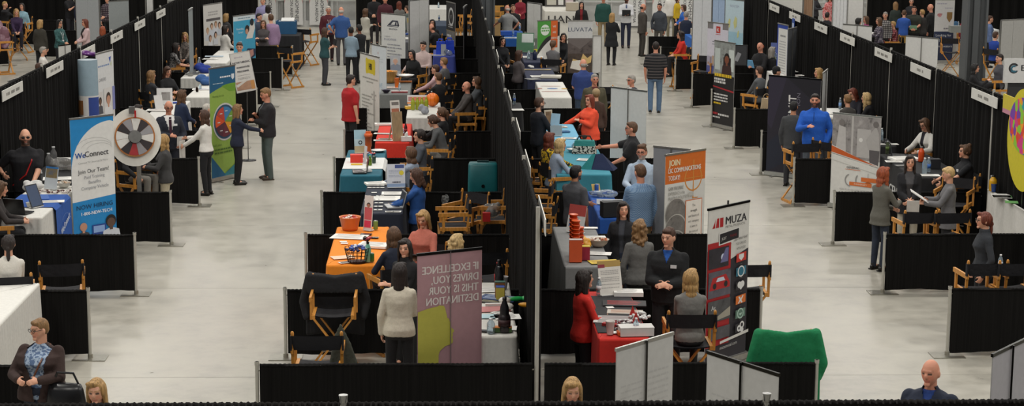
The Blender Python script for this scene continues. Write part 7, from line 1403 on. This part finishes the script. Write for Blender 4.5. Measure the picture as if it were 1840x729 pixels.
    t = thing('monitor', 'flat black display leaning behind the shaven-headed man', 'monitor', aty(1317, 110, 46.0)*np.array([1, 1, 0]), math.radians(-14)); m = MB(); m.box((0, 0, 1.62), (.72, .05, .52)); m.build('screen_body', M('gloss', '1a1b1d'), t); m = MB(); m.box((0, -.028, 1.62), (.68, .004, .48)); m.box((.12, -.032, 1.58), (.10, .003, .22), 1, rotm((0, 1, 0), .4)); m.build('screen', [M('gloss', '3a3b3e'), pt('8f9094')], t); m = MB(); m.box((0, .02, .7), (.06, .05, 1.4)); m.box((0, .02, .02), (.5, .4, .04)); m.build('stand', M('metal', '2a2a2c'), t)
    p = at(1380, 193, .93); t = thing('handbag', 'tan handbag resting on the divider edge', 'bag', (p[0], p[1]+.24, 0)); m = MB(); m.box((0, 0, .98), (.24, .13, .26), taper=.82); m.build('bag_body', M('gloss', 'b09a7c'), t); m = MB(); a = np.linspace(0, pi, 10); m.tube([(.075*math.cos(x), 0, 1.10+.11*math.sin(x)) for x in a], .010, 6); m.build('handle', M('gloss', '8f7a5e'), t); m = MB(); m.box((0, .0, .42), (.3, .26, .84)); m.build('pedestal_cloth', M('cloth', '18181a'), t)
    for k, (u, v) in enumerate(((1618, 243), (1632, 246), (1640, 258), (1626, 258), (1612, 236))):
        t = thing('headset', 'coiled black headset in a row on the black table', 'headset', loc3(u, v), k*.7, 'black headsets on the black table'); m = MB(); a = np.linspace(0, pi*1.25, 16); m.tube([(.07*math.cos(x), .02, .02+.05*math.sin(x)+.02) for x in a], .011, 6); m.build('headband', M('gloss', '161618'), t)
        for x in (.07, -.065): m = MB(); m.ball((x, .02, .03), (.03, .035, .03)); m.build('ear_pad', M('gloss', '1c1c1e'), t)
    sheet(1602, 240, 'white papers left of the headsets', .3, .4, 5, t=.01); sheet(1622, 265, 'white cards at the front of the headset table', .4, .16, 0); bottle(1607, 252, 'clear bottle beside the headsets', lab=None, h=.24); bottle(1594, 276, 'clear bottle with green drink', '9fae8a', 'd5d5d5', '6f8a4a', h=.24); laptop(1614, 280, 'dark laptop seen edge-on beside the papers', 80, '2a2b2e', '3a4250'); sheet(1625, 287, 'stack of white sheets on the lettered black table', .5, .36, 10, t=.04); sheet(1606, 290, 'white printed card on the lettered black table', .3, .2, -5); sheet(1626, 297, 'scatter of badges on the lettered black table', .34, .14, 12, '8a8987'); bottle(1655, 290, 'orange flask with grey lid', 'd9501f', '77746f', None, h=.27, r=.055, kind='gloss'); bottle(1668, 309, 'blue-labelled water bottle on the lettered black table', lab='3a68b0', h=.26, r=.04); bottle(1661, 312, 'tall clear bottle beside the blue label', lab=None, h=.28, r=.045); carton(1678, 302, 'black box before the white cardigan', (.2, .15, .16), '26262a'); sheet(1680, 324, 'white form at the black table corner', .44, .22, -5)
    bottle(1520, 196, 'clear water bottle by the two writing women', lab='7a9fd0', h=.25); sheet(1512, 203, 'white forms before the two writing women', .6, .3, 5, t=.012); bottle(1586, 226, 'clear bottle above the anniversary banner corner', lab=None, h=.24)
    bottle(1791, 341, 'clear water bottle on the right white cloth', lab='a9c0da', h=.24); bottle(1802, 343, 'yellow spray cleaner on the right white cloth', 'd6a01c', '1e1c16', None, h=.26, r=.065, kind='gloss'); cup(1813, 344, 'blue mug on the right white cloth', '2f4a86', .13, .05); sheet(1817, 353, 'green leaflet on the right white cloth', .3, .24, -10, '5a9a50', marks=False); sheet(1828, 363, 'second green leaflet nearer the front', .2, .22, -14, '6aa55c', marks=False); sheet(1832, 352, 'white sheet beside the green leaflets', .3, .4, -10); b_ = bottle(1790, 499, 'clear water bottle standing by the empty chairs', lab='c9d3dc', h=.22, z=1.005); b_.location = aty(1762, 502, 23.7)*np.array([1, 1, 0])+np.array([.27, .05, .992])
    sheet(1255, 62, 'white brochures on the bright blue table at right', .5, .2, 0, t=.03); carton(1250, 63, 'white and tan boxes on the bright blue table at right', (.3, .2, .2), 'c9bda6', lid='d9d5cc'); carton(1265, 65, 'dark red box on the bright blue table at right', (.2, .2, .16), '7a1f2c'); carton(1720, 58, 'grey grid tray on the cluttered table', (.5, .3, .2), '8a8c86'); bottle(1735, 56, 'first white bottle on the cluttered table', 'd5d3d0', 'c9c6c2', None, h=.25, kind='gloss'); bottle(1727, 55, 'second white bottle on the cluttered table', 'd5d3d0', '4a7ab0', None, h=.25, kind='gloss'); carton(1719, 53, 'blue box on the cluttered table', (.15, .2, .22), '5a8ab5')
    # things in hands
    hold('man in black polo with glasses', 0, 'pink printed booklet held by the man in black polo', (.30, .012, .22), 'd3c2bd', edge='8fae4c', lean=.9); hold('short-haired blonde woman in grey', 0, 'white clipboard held by the woman in grey cardigan', (.25, .012, .32), 'dcdad6', lean=1.0); hold('man in white shirt and blue tie', 0, 'black folder held against the white shirt', (.30, .02, .22), '17171a', lean=.1); hold('woman in teal top', 1, 'black folder hugged by the woman in teal', (.32, .03, .22), '141417', lean=.2); hold('white-haired man in maroon', 0, 'blue and white leaflet held by the maroon pullover man', (.22, .01, .30), '5a9ad0', lean=.3); hold('shaven-headed man in black sweater', 0, 'light blue leaflet held by the shaven-headed man', (.22, .01, .22), '6aa5d0', lean=.4); hold('man in dark olive', 1, 'pale green leaflet held by the man in olive', (.24, .01, .2), '8fc0a0', lean=.8); hold('balding man in dark navy suit', 0, 'folded white paper held by the suited man', (.12, .01, .24), 'd9d7d2', lean=.2); hold('woman in white jacket and black', 1, 'white sheet hanging beside the white jacket woman', (.26, .01, .36), 'd9d6cf', lean=0., dz=-.35); hold('dark-haired woman in black cardigan', 1, 'folded white paper held by the black cardigan woman', (.2, .01, .2), 'd3cfca', lean=.3, dz=-.1); hold('woman in navy T-shirt', 1, 'white papers held by the navy T-shirt woman', (.26, .01, .2), 'dddbd6', lean=1.1); hold('woman in charcoal vest', 1, 'grey clipboard held by the charcoal vest woman', (.28, .012, .22), 'b0b0ae', lean=1.1); hold('blonde woman in coral', 0, 'dark tablet held by the blonde in coral', (.26, .012, .18), '2a2a2e', lean=1.2); hold('woman in long black cardigan', 1, 'white paper held by the black cardigan woman in the aisle', (.2, .01, .26), 'd9d7d2', lean=.6); hold('woman in dark grey sweater', 0, 'dark purple folder held by the grey sweater woman', (.04, .22, .30), '2c2634', lean=.0)
    # bags worn or carried
    bag_on('woman in brown jacket', 'large black shoulder bag of the brown-jacketed woman', '141416', (.42, .16, .32), (-.33, .20, .68)); bag_on('red-haired woman', 'dark brown shoulder bag behind the orange sweater', '3a241c', (.10, .26, .24), (.34, -.05, .78))
def letter(mb, name, mats, parent, loc, rz_, label):
    o = mb.build(name, mats, parent, np.array(loc)-np.array(parent.location), rz_); o['label'] = label; return o
def find(key):
    for root, J in PEOPLE:
        if root['label'].startswith(key): return root, J
    raise KeyError(key)
def hold(key, k, label, d, hx, lean=.3, edge=None, dz=0.):
    pj = find(key); h = hand(pj, k); yw = pj[0].rotation_euler[2]; m = MB(); m.box((0, .02, d[2]*.32+dz), d, 0, rx(-lean))
    ms = [pt(hx)]
    if edge: m.box(np.array((0, .02, d[2]*.32))+rx(-lean)@np.array([-d[0]/2, -.004, 0]), (.03, d[1]*1.2, d[2]), 1, rx(-lean)); ms.append(pt(edge))
    o = m.build('folder' if 'folder' in label else 'clipboard' if 'clip' in label else 'tablet' if 'tablet' in label else 'leaflet', ms, None, h, yw); tag(o, label, o.name.split('.')[0])
def bag_on(key, label, hx, d, q):
    root, J = find(key); a = root.rotation_euler[2]; p = np.array(root.location)+rz(a)@np.array(q); t = thing('shoulder_bag', label, 'bag', p, a); m = MB()
    m.loft([(0, d[0]*.46, d[1]*.5, 0), (d[2]*.3, d[0]*.52, d[1]*.6, 0), (d[2]*.8, d[0]*.45, d[1]*.45, 0), (d[2], d[0]*.40, d[1]*.2, 0)], n=18); m.build('bag_body', M('gloss', hx), t); m = MB(); m.tube([(-d[0]*.36, 0, d[2]*.9), (-d[0]*.2, 0, d[2]*1.35), (d[0]*.2, 0, d[2]*1.35), (d[0]*.36, 0, d[2]*.9)], .012, 6); m.build('bag_strap', M('gloss', hx), t)
# ------------------------------------------------------------------ run
for fn in ('people', 'setting', 'booths', 'lights'):
    if fn in globals(): globals()[fn]()
flush()
camera()
vs = SC.view_settings; vs.view_transform = 'Standard'; vs.look = 'None'; vs.gamma = 1; vs.use_curve_mapping = False; vs.exposure = EXPO
